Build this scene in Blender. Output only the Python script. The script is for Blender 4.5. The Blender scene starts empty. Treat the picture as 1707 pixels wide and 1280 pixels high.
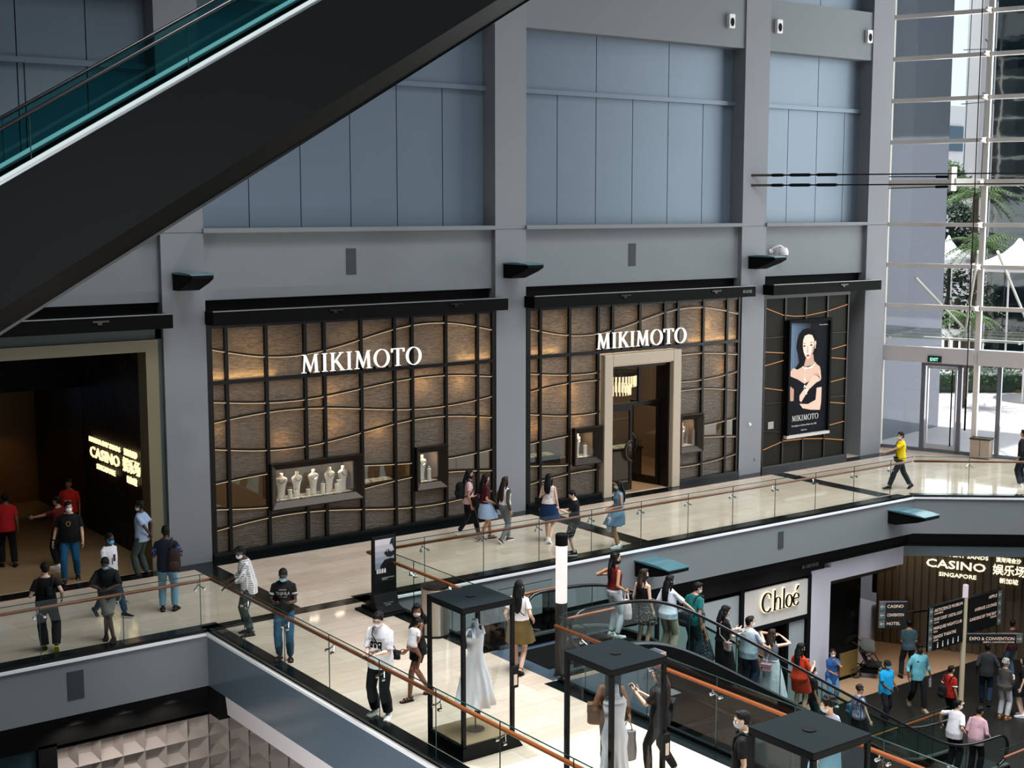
import bpy, bmesh, math, random
import numpy as np
from mathutils import Vector, Matrix, Quaternion
from mathutils.bvhtree import BVHTree

S = bpy.context.scene
COL = S.collection
rnd = random.Random(7)

# ---------------------------------------------------------------- camera
PITCH = math.radians(7.3215)
AX = math.radians(53.5274)
cd = bpy.data.cameras.new('camera')
cd.sensor_fit = 'HORIZONTAL'; cd.sensor_width = 36.0
cd.lens = 36.0 * 2296.0 / 1707.0
cd.clip_start = 0.1; cd.clip_end = 600
cam = bpy.data.objects.new('camera', cd); COL.objects.link(cam)
cam.location = (0, 0, 8.0)
_F = Vector((math.cos(AX) * math.cos(PITCH), math.sin(AX) * math.cos(PITCH), -math.sin(PITCH)))
cam.rotation_euler = _F.to_track_quat('-Z', 'Y').to_euler()
S.camera = cam

# ---------------------------------------------------------------- world, lights, exposure
S.view_settings.view_transform = 'Standard'
S.view_settings.look = 'None'
S.view_settings.gamma = 1.0
S.view_settings.use_curve_mapping = False
S.view_settings.exposure = 0.0
S.cycles.use_denoising = True
S.cycles.max_bounces = 7
S.cycles.diffuse_bounces = 3
S.cycles.glossy_bounces = 3
S.cycles.transmission_bounces = 4
S.cycles.transparent_max_bounces = 24
S.cycles.caustics_reflective = False
S.cycles.caustics_refractive = False
S.cycles.sample_clamp_indirect = 4.0
W = bpy.data.worlds.new('sky'); S.world = W
W.use_nodes = True
_n = W.node_tree.nodes; _n.clear()
_o = _n.new('ShaderNodeOutputWorld'); _b = _n.new('ShaderNodeBackground')
_b.inputs[0].default_value = (0.86, 0.93, 1.0, 1); _b.inputs[1].default_value = 1.25
W.node_tree.links.new(_b.outputs[0], _o.inputs[0])

def lamp(name, kind, loc, energy, color=(1, 1, 1), size=1.0, size_y=None, aim=None, spread=None, spot=None):
    l = bpy.data.lights.new(name, kind); l.energy = energy; l.color = color
    if kind == 'AREA':
        l.shape = 'RECTANGLE'; l.size = size; l.size_y = size_y or size
        if spread: l.spread = math.radians(spread)
    elif kind == 'SUN': l.angle = size
    else: l.shadow_soft_size = size
    if kind == 'SPOT' and spot:
        l.spot_size = math.radians(spot); l.spot_blend = 0.6
    o = bpy.data.objects.new(name, l); COL.objects.link(o); o.location = loc
    if aim is not None:
        o.rotation_euler = (Vector(aim) - Vector(loc)).to_track_quat('-Z', 'Y').to_euler()
    return o
# daylight through the glass roof of the atrium
lamp('skylight_atrium', 'AREA', (20.5, 14.5, 21.4), 5600, (0.92, 0.97, 1.0), 27, 12, aim=(20.5, 15.2, 0), spread=98)
# added fill light low behind the viewpoint, lifts fascias and lower columns
lamp('hall_fill', 'AREA', (18, -7.95, 4.5), 800, (0.95, 0.98, 1.0), 20, 8, aim=(20, 24, 0), spread=120)
# sun on the plaza outside
lamp('sun', 'SUN', (48, 44, 60), 6.0, (1, 0.97, 0.92), 0.02, aim=(52, 32, 0))
# daylight entering by the tall glazed facade
lamp('facade_daylight', 'AREA', (39.5, 23.9, 9.5), 1700, (0.96, 0.97, 1.0), 9.5, 17, aim=(39.5 - 9.4, 23.9 - 3.42, 9.5))
lamp('facade_daylight_near', 'AREA', (42.6, 18.0, 9.0), 2700, (0.95, 0.97, 1.0), 10, 17, aim=(24, 26, 7))

# ---------------------------------------------------------------- helpers
def lin(c):
    c = c / 255.0
    return c / 12.92 if c <= 0.04045 else ((c + 0.055) / 1.055) ** 2.4
def rgb(c): return (lin(c[0]), lin(c[1]), lin(c[2]), 1.0)
MATS = {}
def mat(name, color=(128, 128, 128), rough=0.6, metal=0.0, spec=0.5, emit=None, estr=0.0, noise=None, bump=None, alpha=None):
    """noise=(scale, amount[,stretch]) mottles the colour; bump=(scale, strength)"""
    if name in MATS: return MATS[name]
    m = bpy.data.materials.new(name); m.use_nodes = True
    nt = m.node_tree; b = nt.nodes['Principled BSDF']
    b.inputs['Base Color'].default_value = rgb(color)
    b.inputs['Roughness'].default_value = rough
    b.inputs['Metallic'].default_value = metal
    b.inputs['Specular IOR Level'].default_value = spec
    if emit:
        b.inputs['Emission Color'].default_value = rgb(emit); b.inputs['Emission Strength'].default_value = estr
    if noise or bump:
        tc = nt.nodes.new('ShaderNodeTexCoord')
    if noise:
        mp = nt.nodes.new('ShaderNodeMapping'); tx = nt.nodes.new('ShaderNodeTexNoise')
        tx.inputs['Scale'].default_value = noise[0]; tx.inputs['Detail'].default_value = 4
        if len(noise) > 2: mp.inputs['Scale'].default_value = noise[2]
        mx = nt.nodes.new('ShaderNodeMix'); mx.data_type = 'RGBA'
        a = noise[1]
        mx.inputs[6].default_value = tuple(x * (1 - a) for x in rgb(color)[:3]) + (1,)
        mx.inputs[7].default_value = tuple(min(1, x * (1 + a)) for x in rgb(color)[:3]) + (1,)
        nt.links.new(tc.outputs['Object'], mp.inputs[0]); nt.links.new(mp.outputs[0], tx.inputs['Vector'])
        nt.links.new(tx.outputs[0], mx.inputs[0]); nt.links.new(mx.outputs[2], b.inputs['Base Color'])
    if bump:
        mp = nt.nodes.new('ShaderNodeMapping'); tx = nt.nodes.new('ShaderNodeTexNoise')
        tx.inputs['Scale'].default_value = bump[0]; tx.inputs['Detail'].default_value = 3
        if len(bump) > 2: mp.inputs['Scale'].default_value = bump[2]
        bp = nt.nodes.new('ShaderNodeBump'); bp.inputs['Strength'].default_value = bump[1]; bp.inputs['Distance'].default_value = 0.05
        nt.links.new(tc.outputs['Object'], mp.inputs[0]); nt.links.new(mp.outputs[0], tx.inputs['Vector'])
        nt.links.new(tx.outputs[0], bp.inputs['Height']); nt.links.new(bp.outputs[0], b.inputs['Normal'])
    MATS[name] = m
    return m
def glass(name, tint=(235, 245, 243), refl=0.9, base=0.06, rough=0.0, wave=None):
    """thin sheet: see-through with a fresnel mirror layer"""
    if name in MATS: return MATS[name]
    m = bpy.data.materials.new(name); m.use_nodes = True
    nt = m.node_tree; nt.nodes.clear()
    o = nt.nodes.new('ShaderNodeOutputMaterial'); mx = nt.nodes.new('ShaderNodeMixShader')
    t = nt.nodes.new('ShaderNodeBsdfTransparent'); t.inputs[0].default_value = rgb(tint)
    g = nt.nodes.new('ShaderNodeBsdfGlossy'); g.inputs['Roughness'].default_value = rough
    g.inputs[0].default_value = (refl, refl, refl, 1)
    lw = nt.nodes.new('ShaderNodeLayerWeight'); lw.inputs[0].default_value = 0.5
    pw = nt.nodes.new('ShaderNodeMath'); pw.operation = 'POWER'; pw.inputs[1].default_value = 5.0
    f = nt.nodes.new('ShaderNodeMath'); f.operation = 'MULTIPLY_ADD'; f.inputs[1].default_value = 0.75; f.inputs[2].default_value = base
    nt.links.new(lw.outputs['Facing'], pw.inputs[0]); nt.links.new(pw.outputs[0], f.inputs[0])
    if wave:
        tc = nt.nodes.new('ShaderNodeTexCoord'); tx = nt.nodes.new('ShaderNodeTexNoise'); tx.inputs['Scale'].default_value = wave[0]
        bp = nt.nodes.new('ShaderNodeBump'); bp.inputs['Strength'].default_value = wave[1]
        nt.links.new(tc.outputs['Object'], tx.inputs['Vector']); nt.links.new(tx.outputs[0], bp.inputs['Height'])
        nt.links.new(bp.outputs[0], g.inputs['Normal'])
    nt.links.new(f.outputs[0], mx.inputs[0]); nt.links.new(t.outputs[0], mx.inputs[1]); nt.links.new(g.outputs[0], mx.inputs[2])
    nt.links.new(mx.outputs[0], o.inputs[0])
    MATS[name] = m
    return m
def emis(name, color, strength):
    if name in MATS: return MATS[name]
    m = bpy.data.materials.new(name); m.use_nodes = True
    nt = m.node_tree; b = nt.nodes['Principled BSDF']
    b.inputs['Base Color'].default_value = (0.02, 0.02, 0.02, 1)
    b.inputs['Emission Color'].default_value = rgb(color); b.inputs['Emission Strength'].default_value = strength
    MATS[name] = m
    return m

class MB:
    """collects shapes; build() links them as one mesh object"""
    def __init__(s): s.v = []; s.f = []; s.m = []; s.mi = 0; s.xf = None
    def add(s, vs, fs):
        n = len(s.v)
        if s.xf is not None: vs = [s.xf @ Vector(p) for p in vs]
        s.v += [tuple(p) for p in vs]
        s.f += [tuple(i + n for i in f) for f in fs]
        s.m += [s.mi] * len(fs)
        return s
    def box(s, x0, x1, y0, y1, z0, z1):
        x0, x1 = min(x0, x1), max(x0, x1); y0, y1 = min(y0, y1), max(y0, y1); z0, z1 = min(z0, z1), max(z0, z1)
        return s.add([(x0, y0, z0), (x1, y0, z0), (x1, y1, z0), (x0, y1, z0), (x0, y0, z1), (x1, y0, z1), (x1, y1, z1), (x0, y1, z1)],
                     [(3, 2, 1, 0), (4, 5, 6, 7), (0, 1, 5, 4), (1, 2, 6, 5), (2, 3, 7, 6), (3, 0, 4, 7)])
    def bar(s, a, b, w, h, up=(0, 0, 1)):
        """box beam from a to b, width w (sideways) and height h (along up)"""
        a = Vector(a); b = Vector(b); d = (b - a).normalized(); u = Vector(up)
        r = d.cross(u)
        if r.length < 1e-5: r = d.cross(Vector((1, 0, 0)))
        r.normalize(); u = r.cross(d)
        p = [a + r * (i * w / 2) + u * (j * h / 2) for i, j in ((-1, -1), (1, -1), (1, 1), (-1, 1))]
        q = [x + (b - a) for x in p]
        return s.add(p + q, [(3, 2, 1, 0), (4, 5, 6, 7), (0, 1, 5, 4), (1, 2, 6, 5), (2, 3, 7, 6), (3, 0, 4, 7)])
    def prism(s, poly, axis, a, b):
        """polygon in the other two axes (order xyz minus axis) extruded along axis"""
        def P(p, t):
            if axis == 'x': return (t, p[0], p[1])
            if axis == 'y': return (p[0], t, p[1])
            return (p[0], p[1], t)
        n = len(poly)
        ar = sum(poly[i][0] * poly[(i + 1) % n][1] - poly[(i + 1) % n][0] * poly[i][1] for i in range(n))
        if (ar > 0) == (axis == 'y'): poly = poly[::-1]
        lo, hi = min(a, b), max(a, b)
        vs = [P(p, lo) for p in poly] + [P(p, hi) for p in poly]
        fs = [tuple(range(n))[::-1], tuple(range(n, 2 * n))] + [(i, (i + 1) % n, n + (i + 1) % n, n + i) for i in range(n)]
        return s.add(vs, fs)
    def tube(s, pts, r, n=8, closed=False, caps=True, ry=None):
        pts = [Vector(p) for p in pts]; k = len(pts)
        rr = list(r) if hasattr(r, '__len__') else [r] * k
        vs = []; up = None
        for i, p in enumerate(pts):
            if closed: d = pts[(i + 1) % k] - pts[i - 1]
            else: d = pts[min(i + 1, k - 1)] - pts[max(i - 1, 0)]
            if d.length < 1e-9: d = Vector((0, 0, 1))
            d.normalize()
            if up is None:
                up = Vector((0, 0, 1)) if abs(d.z) < 0.9 else Vector((1, 0, 0))
            up = (up - d * up.dot(d))
            if up.length < 1e-4: up = d.orthogonal()
            up.normalize(); sd = d.cross(up)
            for j in range(n):
                t = 2 * math.pi * (j + .5) / n
                vs.append(p + sd * (math.cos(t) * rr[i]) + up * (math.sin(t) * rr[i] * (ry or 1)))
        fs = []
        for i in range(k if closed else k - 1):
            a = i * n; b = ((i + 1) % k) * n
            for j in range(n): fs.append((a + j, a + (j + 1) % n, b + (j + 1) % n, b + j))
        if caps and not closed:
            fs.append(tuple(range(n))[::-1]); fs.append(tuple(range((k - 1) * n, k * n)))
        return s.add(vs, fs)
    def lathe(s, prof, c=(0, 0, 0), n=24, sx=1, sy=1):
        vs = []; fs = []; k = len(prof)
        for r, z in prof:
            for j in range(n):
                t = 2 * math.pi * j / n
                vs.append((c[0] + max(r, 1e-4) * sx * math.cos(t), c[1] + max(r, 1e-4) * sy * math.sin(t), c[2] + z))
        for i in range(k - 1):
            for j in range(n): fs.append((i * n + j, i * n + (j + 1) % n, (i + 1) * n + (j + 1) % n, (i + 1) * n + j))
        fs.append(tuple(range(n))[::-1]); fs.append(tuple(range((k - 1) * n, k * n)))
        return s.add(vs, fs)
    def loft(s, secs, caps=True):
        n = len(secs[0]); vs = [p for q in secs for p in q]; fs = []
        for i in range(len(secs) - 1):
            for j in range(n): fs.append((i * n + j, i * n + (j + 1) % n, (i + 1) * n + (j + 1) % n, (i + 1) * n + j))
        if caps: fs.append(tuple(range(n))[::-1]); fs.append(tuple(range(len(vs) - n, len(vs))))
        return s.add(vs, fs)
    def ball(s, c, r, nu=12, nv=8, ax=None):
        """ellipsoid, r = (rx, ry, rz)"""
        if not hasattr(r, '__len__'): r = (r, r, r)
        vs = [(0, 0, -1)]; fs = []
        for i in range(1, nv):
            p = -math.pi / 2 + math.pi * i / nv
            for j in range(nu):
                t = 2 * math.pi * j / nu; vs.append((math.cos(p) * math.cos(t), math.cos(p) * math.sin(t), math.sin(p)))
        vs.append((0, 0, 1)); top = len(vs) - 1
        for j in range(nu):
            fs.append((0, 1 + (j + 1) % nu, 1 + j))
            b = 1 + (nv - 2) * nu
            fs.append((b + j, b + (j + 1) % nu, top))
        for i in range(nv - 2):
            for j in range(nu):
                a = 1 + i * nu; b = a + nu; fs.append((a + j, a + (j + 1) % nu, b + (j + 1) % nu, b + j))
        M = ax if ax is not None else Matrix.Identity(3)
        return s.add([Vector(c) + M @ Vector((x * r[0], y * r[1], z * r[2])) for x, y, z in vs], fs)
    def sheet(s, grid):
        """grid of rows of points"""
        r = len(grid); c = len(grid[0]); vs = [p for q in grid for p in q]
        return s.add(vs, [(i * c + j, i * c + j + 1, (i + 1) * c + j + 1, (i + 1) * c + j) for i in range(r - 1) for j in range(c - 1)])
    def build(s, name, m=None, parent=None, smooth=False, bevel=0.0, seg=2, label=None):
        me = bpy.data.meshes.new(name); me.from_pydata(s.v, [], s.f)
        ms = m if isinstance(m, (list, tuple)) else [m]
        for x in ms:
            if x is not None: me.materials.append(x)
        if len(ms) > 1: me.polygons.foreach_set('material_index', s.m)
        if smooth: me.polygons.foreach_set('use_smooth', [True] * len(me.polygons))
        me.update()
        o = bpy.data.objects.new(name, me); COL.objects.link(o)
        if bevel:
            b = o.modifiers.new('bevel', 'BEVEL'); b.width = bevel; b.segments = seg; b.limit_method = 'ANGLE'
        put(o, parent)
        if label: o['label'] = label
        return o
def put(o, parent):
    """parent without moving: geometry is given in world coordinates"""
    if parent is not None:
        o.parent = parent
        if not parent.get('_local'): o.matrix_parent_inverse = (wm(parent)).inverted()
    return o
def wm(o):
    M = o.matrix_basis.copy()
    if o.parent is not None: M = wm(o.parent) @ o.matrix_parent_inverse @ M
    return M
def tag(o, label, cat, group=None, kind=None):
    o['label'] = label; o['category'] = cat
    if group: o['group'] = group
    if kind: o['kind'] = kind
    return o
def thing(name, label, cat, loc=(0, 0, 0), rz=0.0, group=None):
    o = bpy.data.objects.new(name, None); COL.objects.link(o)
    o.empty_display_size = 0.2
    o.location = loc; o.rotation_euler = (0, 0, rz)
    return tag(o, label, cat, group)
def struct(name, mb, m, bevel=0.0, smooth=False, parent=None):
    o = mb.build(name, m, parent, smooth=smooth, bevel=bevel); o['kind'] = 'structure'
    return o
def dup(root, loc, rz=None, label=None, group=None):
    r = root.copy(); COL.objects.link(r); r.location = loc
    if rz is not None: r.rotation_euler = (0, 0, rz)
    if label: r['label'] = label
    if group: r['group'] = group
    for ch in list(root.children):
        c = ch.copy(); COL.objects.link(c); c.parent = r; c.matrix_parent_inverse = ch.matrix_parent_inverse.copy()
        for g in list(ch.children):
            d = g.copy(); COL.objects.link(d); d.parent = c; d.matrix_parent_inverse = g.matrix_parent_inverse.copy()
    return r
def place(o, M):
    """bake a matrix into a mesh"""
    o.data.transform(M); return o
SCR = bpy.data.scenes.new('scratch')
def evaluated(o):
    """mesh of an object with its modifiers, worked out in a scratch scene"""
    SCR.collection.objects.link(o)
    with bpy.context.temp_override(scene=SCR, view_layer=SCR.view_layers[0]):
        dg = bpy.context.evaluated_depsgraph_get(); dg.update()
    me = bpy.data.meshes.new_from_object(o.evaluated_get(dg))
    SCR.collection.objects.unlink(o)
    return me
def text_geo(txt, size=1.0, depth=0.0, align='LEFT', res=3, bold=0.0, shear=0.0, spacing=1.0):
    """verts, faces of flat lettering in the xy plane from Blender's own font"""
    c = bpy.data.curves.new('lettering', 'FONT'); c.body = txt; c.size = size; c.extrude = depth; c.align_x = align
    c.resolution_u = res; c.offset = bold; c.shear = shear; c.space_character = spacing; c.fill_mode = 'BOTH' if depth else 'FRONT'
    o = bpy.data.objects.new('lettering', c)
    me = evaluated(o)
    vs = [tuple(v.co) for v in me.vertices]; fs = [tuple(p.vertices) for p in me.polygons]
    bpy.data.objects.remove(o); bpy.data.curves.remove(c); bpy.data.meshes.remove(me)
    return vs, fs
def text_on(mb, txt, origin, right, up, size, width=None, depth=0.0, align='LEFT', bold=0.0, spacing=1.0, res=2):
    """lettering on a plane: origin = baseline start, right / up directions; width stretches the line to that length"""
    vs, fs = text_geo(txt, size, depth, 'LEFT', res, bold * size, 0, spacing)
    if not vs: return
    xs = [v[0] for v in vs]; x0, x1 = min(xs), max(xs)
    k = (width / (x1 - x0)) if width else 1.0
    off = {'LEFT': 0, 'CENTER': -(x1 - x0) * k / 2, 'RIGHT': -(x1 - x0) * k}[align]
    R = Vector(right).normalized(); U = Vector(up).normalized(); N = R.cross(U); O = Vector(origin)
    mb.add([O + R * ((v[0] - x0) * k + off) + U * v[1] + N * v[2] for v in vs], fs)

# ---------------------------------------------------------------- shared materials
def floor_mat():
    m = bpy.data.materials.new('marble_planks'); m.use_nodes = True
    nt = m.node_tree; b = nt.nodes['Principled BSDF']
    tc = nt.nodes.new('ShaderNodeTexCoord'); br = nt.nodes.new('ShaderNodeTexBrick')
    br.inputs['Scale'].default_value = 1.0; br.offset = 0.37
    br.inputs['Brick Width'].default_value = 1.35; br.inputs['Row Height'].default_value = 0.45
    br.inputs['Mortar Size'].default_value = 0.0025
    br.inputs['Color1'].default_value = rgb((214, 196, 180)); br.inputs['Color2'].default_value = rgb((200, 180, 163))
    br.inputs['Mortar'].default_value = rgb((140, 126, 112))
    mp = nt.nodes.new('ShaderNodeMapping'); mp.inputs['Scale'].default_value = (0.9, 5.0, 1)
    ns = nt.nodes.new('ShaderNodeTexNoise'); ns.inputs['Scale'].default_value = 2.2; ns.inputs['Detail'].default_value = 6
    ns.inputs['Distortion'].default_value = 0.6
    rp = nt.nodes.new('ShaderNodeValToRGB'); rp.color_ramp.elements[0].position = 0.3; rp.color_ramp.elements[1].position = 0.75
    rp.color_ramp.elements[0].color = (0.8, 0.77, 0.73, 1); rp.color_ramp.elements[1].color = (1.06, 1.04, 1.0, 1)
    mx = nt.nodes.new('ShaderNodeMix'); mx.data_type = 'RGBA'; mx.blend_type = 'MULTIPLY'; mx.inputs[0].default_value = 0.55
    nt.links.new(tc.outputs['Object'], br.inputs['Vector']); nt.links.new(tc.outputs['Object'], mp.inputs[0])
    nt.links.new(mp.outputs[0], ns.inputs['Vector']); nt.links.new(ns.outputs[0], rp.inputs[0])
    nt.links.new(br.outputs[0], mx.inputs[6]); nt.links.new(rp.outputs[0], mx.inputs[7])
    nt.links.new(mx.outputs[2], b.inputs['Base Color'])
    b.inputs['Roughness'].default_value = 0.07; b.inputs['Specular IOR Level'].default_value = 0.55
    return m
M_floor = floor_mat()
M_granite = mat('black_granite', (11, 16, 17), 0.2, 0, 0.3, noise=(30, 0.25))
M_wall = mat('grey_wall_paint', (118, 122, 124), 0.75, noise=(1.5, 0.04))
M_col = mat('grey_column_paint', (124, 126, 130), 0.7, noise=(1.2, 0.03))
M_panel = mat('blue_grey_wall_panel', (100, 114, 127), 0.42, 0.25, 0.5, noise=(0.7, 0.05))
M_joint = mat('joint_black', (6, 8, 10), 0.8)
M_black = mat('black_metal', (7, 7, 7), 0.7, 0.0, 0.08)
M_bronze = mat('dark_bronze_frame', (16, 13, 11), 0.4, 0.5)
M_dark = mat('matt_black', (5, 5, 6), 0.8, 0, .15)
M_soffit = mat('dark_soffit', (10, 9, 8), 0.7, 0, .2)
M_trim = mat('white_edge_trim', (236, 236, 238), 0.45)
M_chrome = mat('chrome', (200, 203, 205), 0.15, 1.0)
M_white = mat('white_paint', (226, 222, 222), 0.5)
M_wood = mat('oiled_teak_handrail', (124, 66, 32), 0.3, 0, 0.5, noise=(14, 0.22, (1, 1, 1)))
M_rail_glass = glass('railing_glass', (236, 244, 240), 0.8, 0.025)
M_edge = mat('green_glass_edge', (20, 52, 48), 0.2)
M_clear = glass('clear_glass', (240, 246, 244), 0.85, 0.05)
M_letter = emis('lit_white_letter', (255, 252, 246), 1.15)
M_warmletter = emis('lit_warm_letter', (255, 226, 170), 1.5)
M_signwhite = mat('sign_white', (225, 225, 220), 0.6)
# ================================================================ setting: slabs, walls, columns, glazed facade
YC = 28.65
PF = Vector((37.1, 29.5, 0)); DF = Vector((math.sin(math.radians(20)), -math.cos(math.radians(20)), 0)); NF = Vector((DF.y * -1, DF.x, 0))
def fac(t, z, off=0.0): return PF + DF * t + NF * off + Vector((0, 0, z))
ZL = -5.3
# upper floor slab (walkway + bridge + landing), fascia below its edges
edge = [(-4, 23.8), (10.4, 23.8), (10.4, 1.0), (14.15, 1.0), (14.15, 17.75), (16.6, 17.75), (16.6, 19.65), (14.15, 19.65), (14.15, 23.8),
        (31.4, 23.62), (33.75, 21.7), (40.5, 15.2), (42.2, 17.0), (37.95, 29.0), (37.1, 29.9), (37.1, 40), (-4, 40)]
mb = MB(); mb.prism(edge, 'z', -0.06, 0.0); struct('floor', mb, M_floor)
# fascia: grey painted band, one run per edge
def fascia(name, a, b, z0=-1.05, z1=-0.06, m=None):
    mb = MB(); d = Vector((b[0] - a[0], b[1] - a[1], 0)).normalized(); n = Vector((-d.y, d.x, 0))
    p = [Vector((a[0], a[1], 0)), Vector((b[0], b[1], 0)), Vector((b[0], b[1], 0)) + n * .18, Vector((a[0], a[1], 0)) + n * .18]
    mb.add([q + Vector((0, 0, z0)) for q in p] + [q + Vector((0, 0, z1)) for q in p], [(3, 2, 1, 0), (4, 5, 6, 7), (0, 1, 5, 4), (1, 2, 6, 5), (2, 3, 7, 6), (3, 0, 4, 7)])
    return struct(name, mb, m or M_wall)
fascia('wall_fascia_left', (-4, 23.8), (10.4, 23.8))
M_bridge = mat('polished_grey_bridge_panel', (96, 112, 124), 0.16, 0.1, 0.6)
fascia('wall_fascia_bridge_left', (10.4, 23.8), (10.4, 1.0), m=M_bridge)
fascia('wall_fascia_bridge_right', (14.15, 1.0), (14.15, 17.75), m=M_bridge)
fascia('wall_fascia_landing', (14.15, 17.75), (16.6, 17.75), m=M_bridge)
fascia('wall_fascia_landing_back', (16.6, 19.65), (14.15, 19.65), m=M_bridge)
fascia('wall_fascia_bridge_corner', (14.15, 19.65), (14.15, 23.8), m=M_bridge)
fascia('wall_fascia_front', (14.15, 23.8), (31.4, 23.62))
fascia('wall_fascia_turn', (31.4, 23.62), (33.75, 21.7))
fascia('wall_fascia_right', (33.75, 21.7), (40.5, 15.2))
mb = MB()   # slab underside
mb.prism([(-4, 23.97), (10.55, 23.97), (10.55, 1), (14.0, 1), (14.0, 23.97), (31.45, 23.8), (33.85, 21.85), (40.5, 15.5), (42.2, 17), (38, 29), (37, 40), (-4, 40)], 'z', -1.3, -1.0)
struct('ceiling_lower', mb, M_soffit)
# thin bright edge trims
def run(name, pts, w, h, m, z, kind='structure'):
    for i in range(len(pts) - 1):
        a = Vector((*pts[i], z)); b = Vector((*pts[i + 1], z)); mb = MB(); mb.bar(a, b, w, h)
        o = mb.build(name, m); o['kind'] = kind
run('trim_1', [(-4, 23.775), (10.37, 23.775)], .045, .05, M_trim, -.03)
run('trim_2', [(10.375, 23.8), (10.375, 1.0)], .045, .05, M_trim, -.03)
run('trim_3', [(14.175, 23.775), (31.4, 23.595), (33.73, 21.675), (40.5, 15.18)], .045, .05, M_trim, -.03)
run('trim_4', [(14.175, 17.7), (14.175, 1.0)], .045, .05, M_trim, -.03)
# black granite borders and cross bands let into the marble
def band(a, b, w):
    mb = MB(); a = Vector((*a, .0015)); b = Vector((*b, .0015)); d = (b - a).normalized(); n = Vector((-d.y, d.x, 0)) * w
    mb.add([a, b, b + n, a + n], [(0, 1, 2, 3)])
    struct('floor_granite_band', mb, M_granite)
band((-4, 23.81), (10.8, 23.81), .5)
band((10.80, 1), (10.80, 28.4), .36) if False else None
band((10.78, 1), (10.78, 23.81), .36)
band((14.15, 1), (14.15, 17.75), .36)
band((14.15, 19.65), (14.15, 23.81), .36)
band((13.8, 23.81), (31.3, 23.63), .5)
band((31.35, 23.64), (33.7, 21.72), .5); band((33.7, 21.72), (40.5, 15.2), .5)
band((-4, 28.2), (37, 28.2), .46)
for x in (12.6, 22.0, 31.1): band((x, 24.2), (x, 28.2), .53)
band((10.42, 23.81), (14.15, 23.81), .38)
# lower floor
M_carpet = mat('dark_lower_floor', (24, 23, 22), 0.4, 0, .3, noise=(2.2, 0.7, (1, 3, 1)))
mb = MB(); mb.prism([(-6, 4), (44, 4), (44, 40), (-6, 40)], 'z', ZL - .1, ZL); struct('floor_lower', mb, M_carpet)
M_tan = mat('tan_stone_floor', (176, 142, 112), 0.16, noise=(2.0, 0.08))
mb = MB(); mb.prism([(25.6, 23.5), (36.9, 23.5), (36.9, 36), (25.6, 36)], 'z', ZL, ZL + .004); struct('floor_casino_lower', mb, M_tan)

# ---- storefront wall: columns, spandrels, wall panels, upper beams
cols = [(2.7, 3.75), (11.7, 12.7), (20.65, 21.63), (29.57, 30.58)]
for x0, x1 in cols:
    mb = MB(); mb.box(x0, x1, YC, 29.9, 0, 7.43); mb.box(x0, x1, YC, 29.9, 7.445, 20); mb.box(x0 + .02, x1 - .02, YC + .02, 29.9, 7.42, 7.46)
    struct('column', mb, M_col)
mb = MB(); mb.prism([(35.2, YC), (36.15, YC), (37.0, 29.3), (37.0, 30.2), (35.2, 30.2)], 'z', 0, 7.43)
mb.prism([(35.2, YC), (36.15, YC), (37.0, 29.3), (37.0, 30.2), (35.2, 30.2)], 'z', 7.445, 20); mb.box(35.25, 36.1, YC + .05, 30, 7.4, 7.5)
struct('column', mb, M_col)
bays = [(3.75, 11.7), (12.7, 20.65), (21.63, 29.57), (30.58, 35.2)]
J = {0: [(41, 8.96), (0, 9.10), (0, 10.41), (0, 6.4), (0, 7.75), (0, 5.05)], 1: [14.06, 15.39, 16.73, 18.04, 19.38], 2: [23.04, 24.38, 25.70, 27.03, 28.39], 3: [31.97, 33.27, 34.54]}
for i, (a, b) in enumerate(bays):
    mb = MB(); mb.box(a, b, YC + .16, 29.9, 5.93, 7.43); struct('wall_spandrel', mb, M_wall)
    mb = MB(); mb.box(a - .02 if i else a, b + .0, YC - .06, 29.3, 7.43, 7.53); struct('trim_sill', mb, M_wall)
    # panels: lower and upper tier, separate boxes with open joints
    js = [j[1] if isinstance(j, tuple) else j for j in J[i]]
    js = sorted(js)
    back = MB(); back.box(a, b, YC + .56, 29.9, 7.5, 20); struct('wall_back', back, M_joint)
    xs = [a] + js + [b]
    mb = MB()
    for x0, x1 in zip(xs, xs[1:]): mb.box(x0 + .012, x1 - .012, YC + .5, YC + .58, 7.53, 10.93)
    struct('wall_panel_lower', mb, M_panel)
    xs = [a] + js[1::2] + [b] if i < 3 else [a, js[1], b]
    mb = MB()
    for x0, x1 in zip(xs, xs[1:]):
        mb.box(x0 + .012, x1 - .012, YC + .5, YC + .58, 11.06, 12.6)
        mb.box(x0 + .012, x1 - .012, YC + .5, YC + .58, 14.0, 17.4)
    struct('wall_panel_upper', mb, M_panel)
    mb = MB(); mb.box(a, b, YC + .38, 29.5, 10.93, 11.05); struct('trim_ledge', mb, M_panel)
    mb = MB(); mb.box(a, b, YC + .05, 29.9, 12.54, 14.0); mb.box(a, b, YC + .05, 29.9, 17.4, 19.5); struct('beam', mb, M_wall)
    # black recess and roller canopy above each shopfront
    mb = MB(); mb.box(a, b, YC + .3, 29.9, 5.6, 5.93); struct('wall_recess', mb, M_dark)

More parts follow.
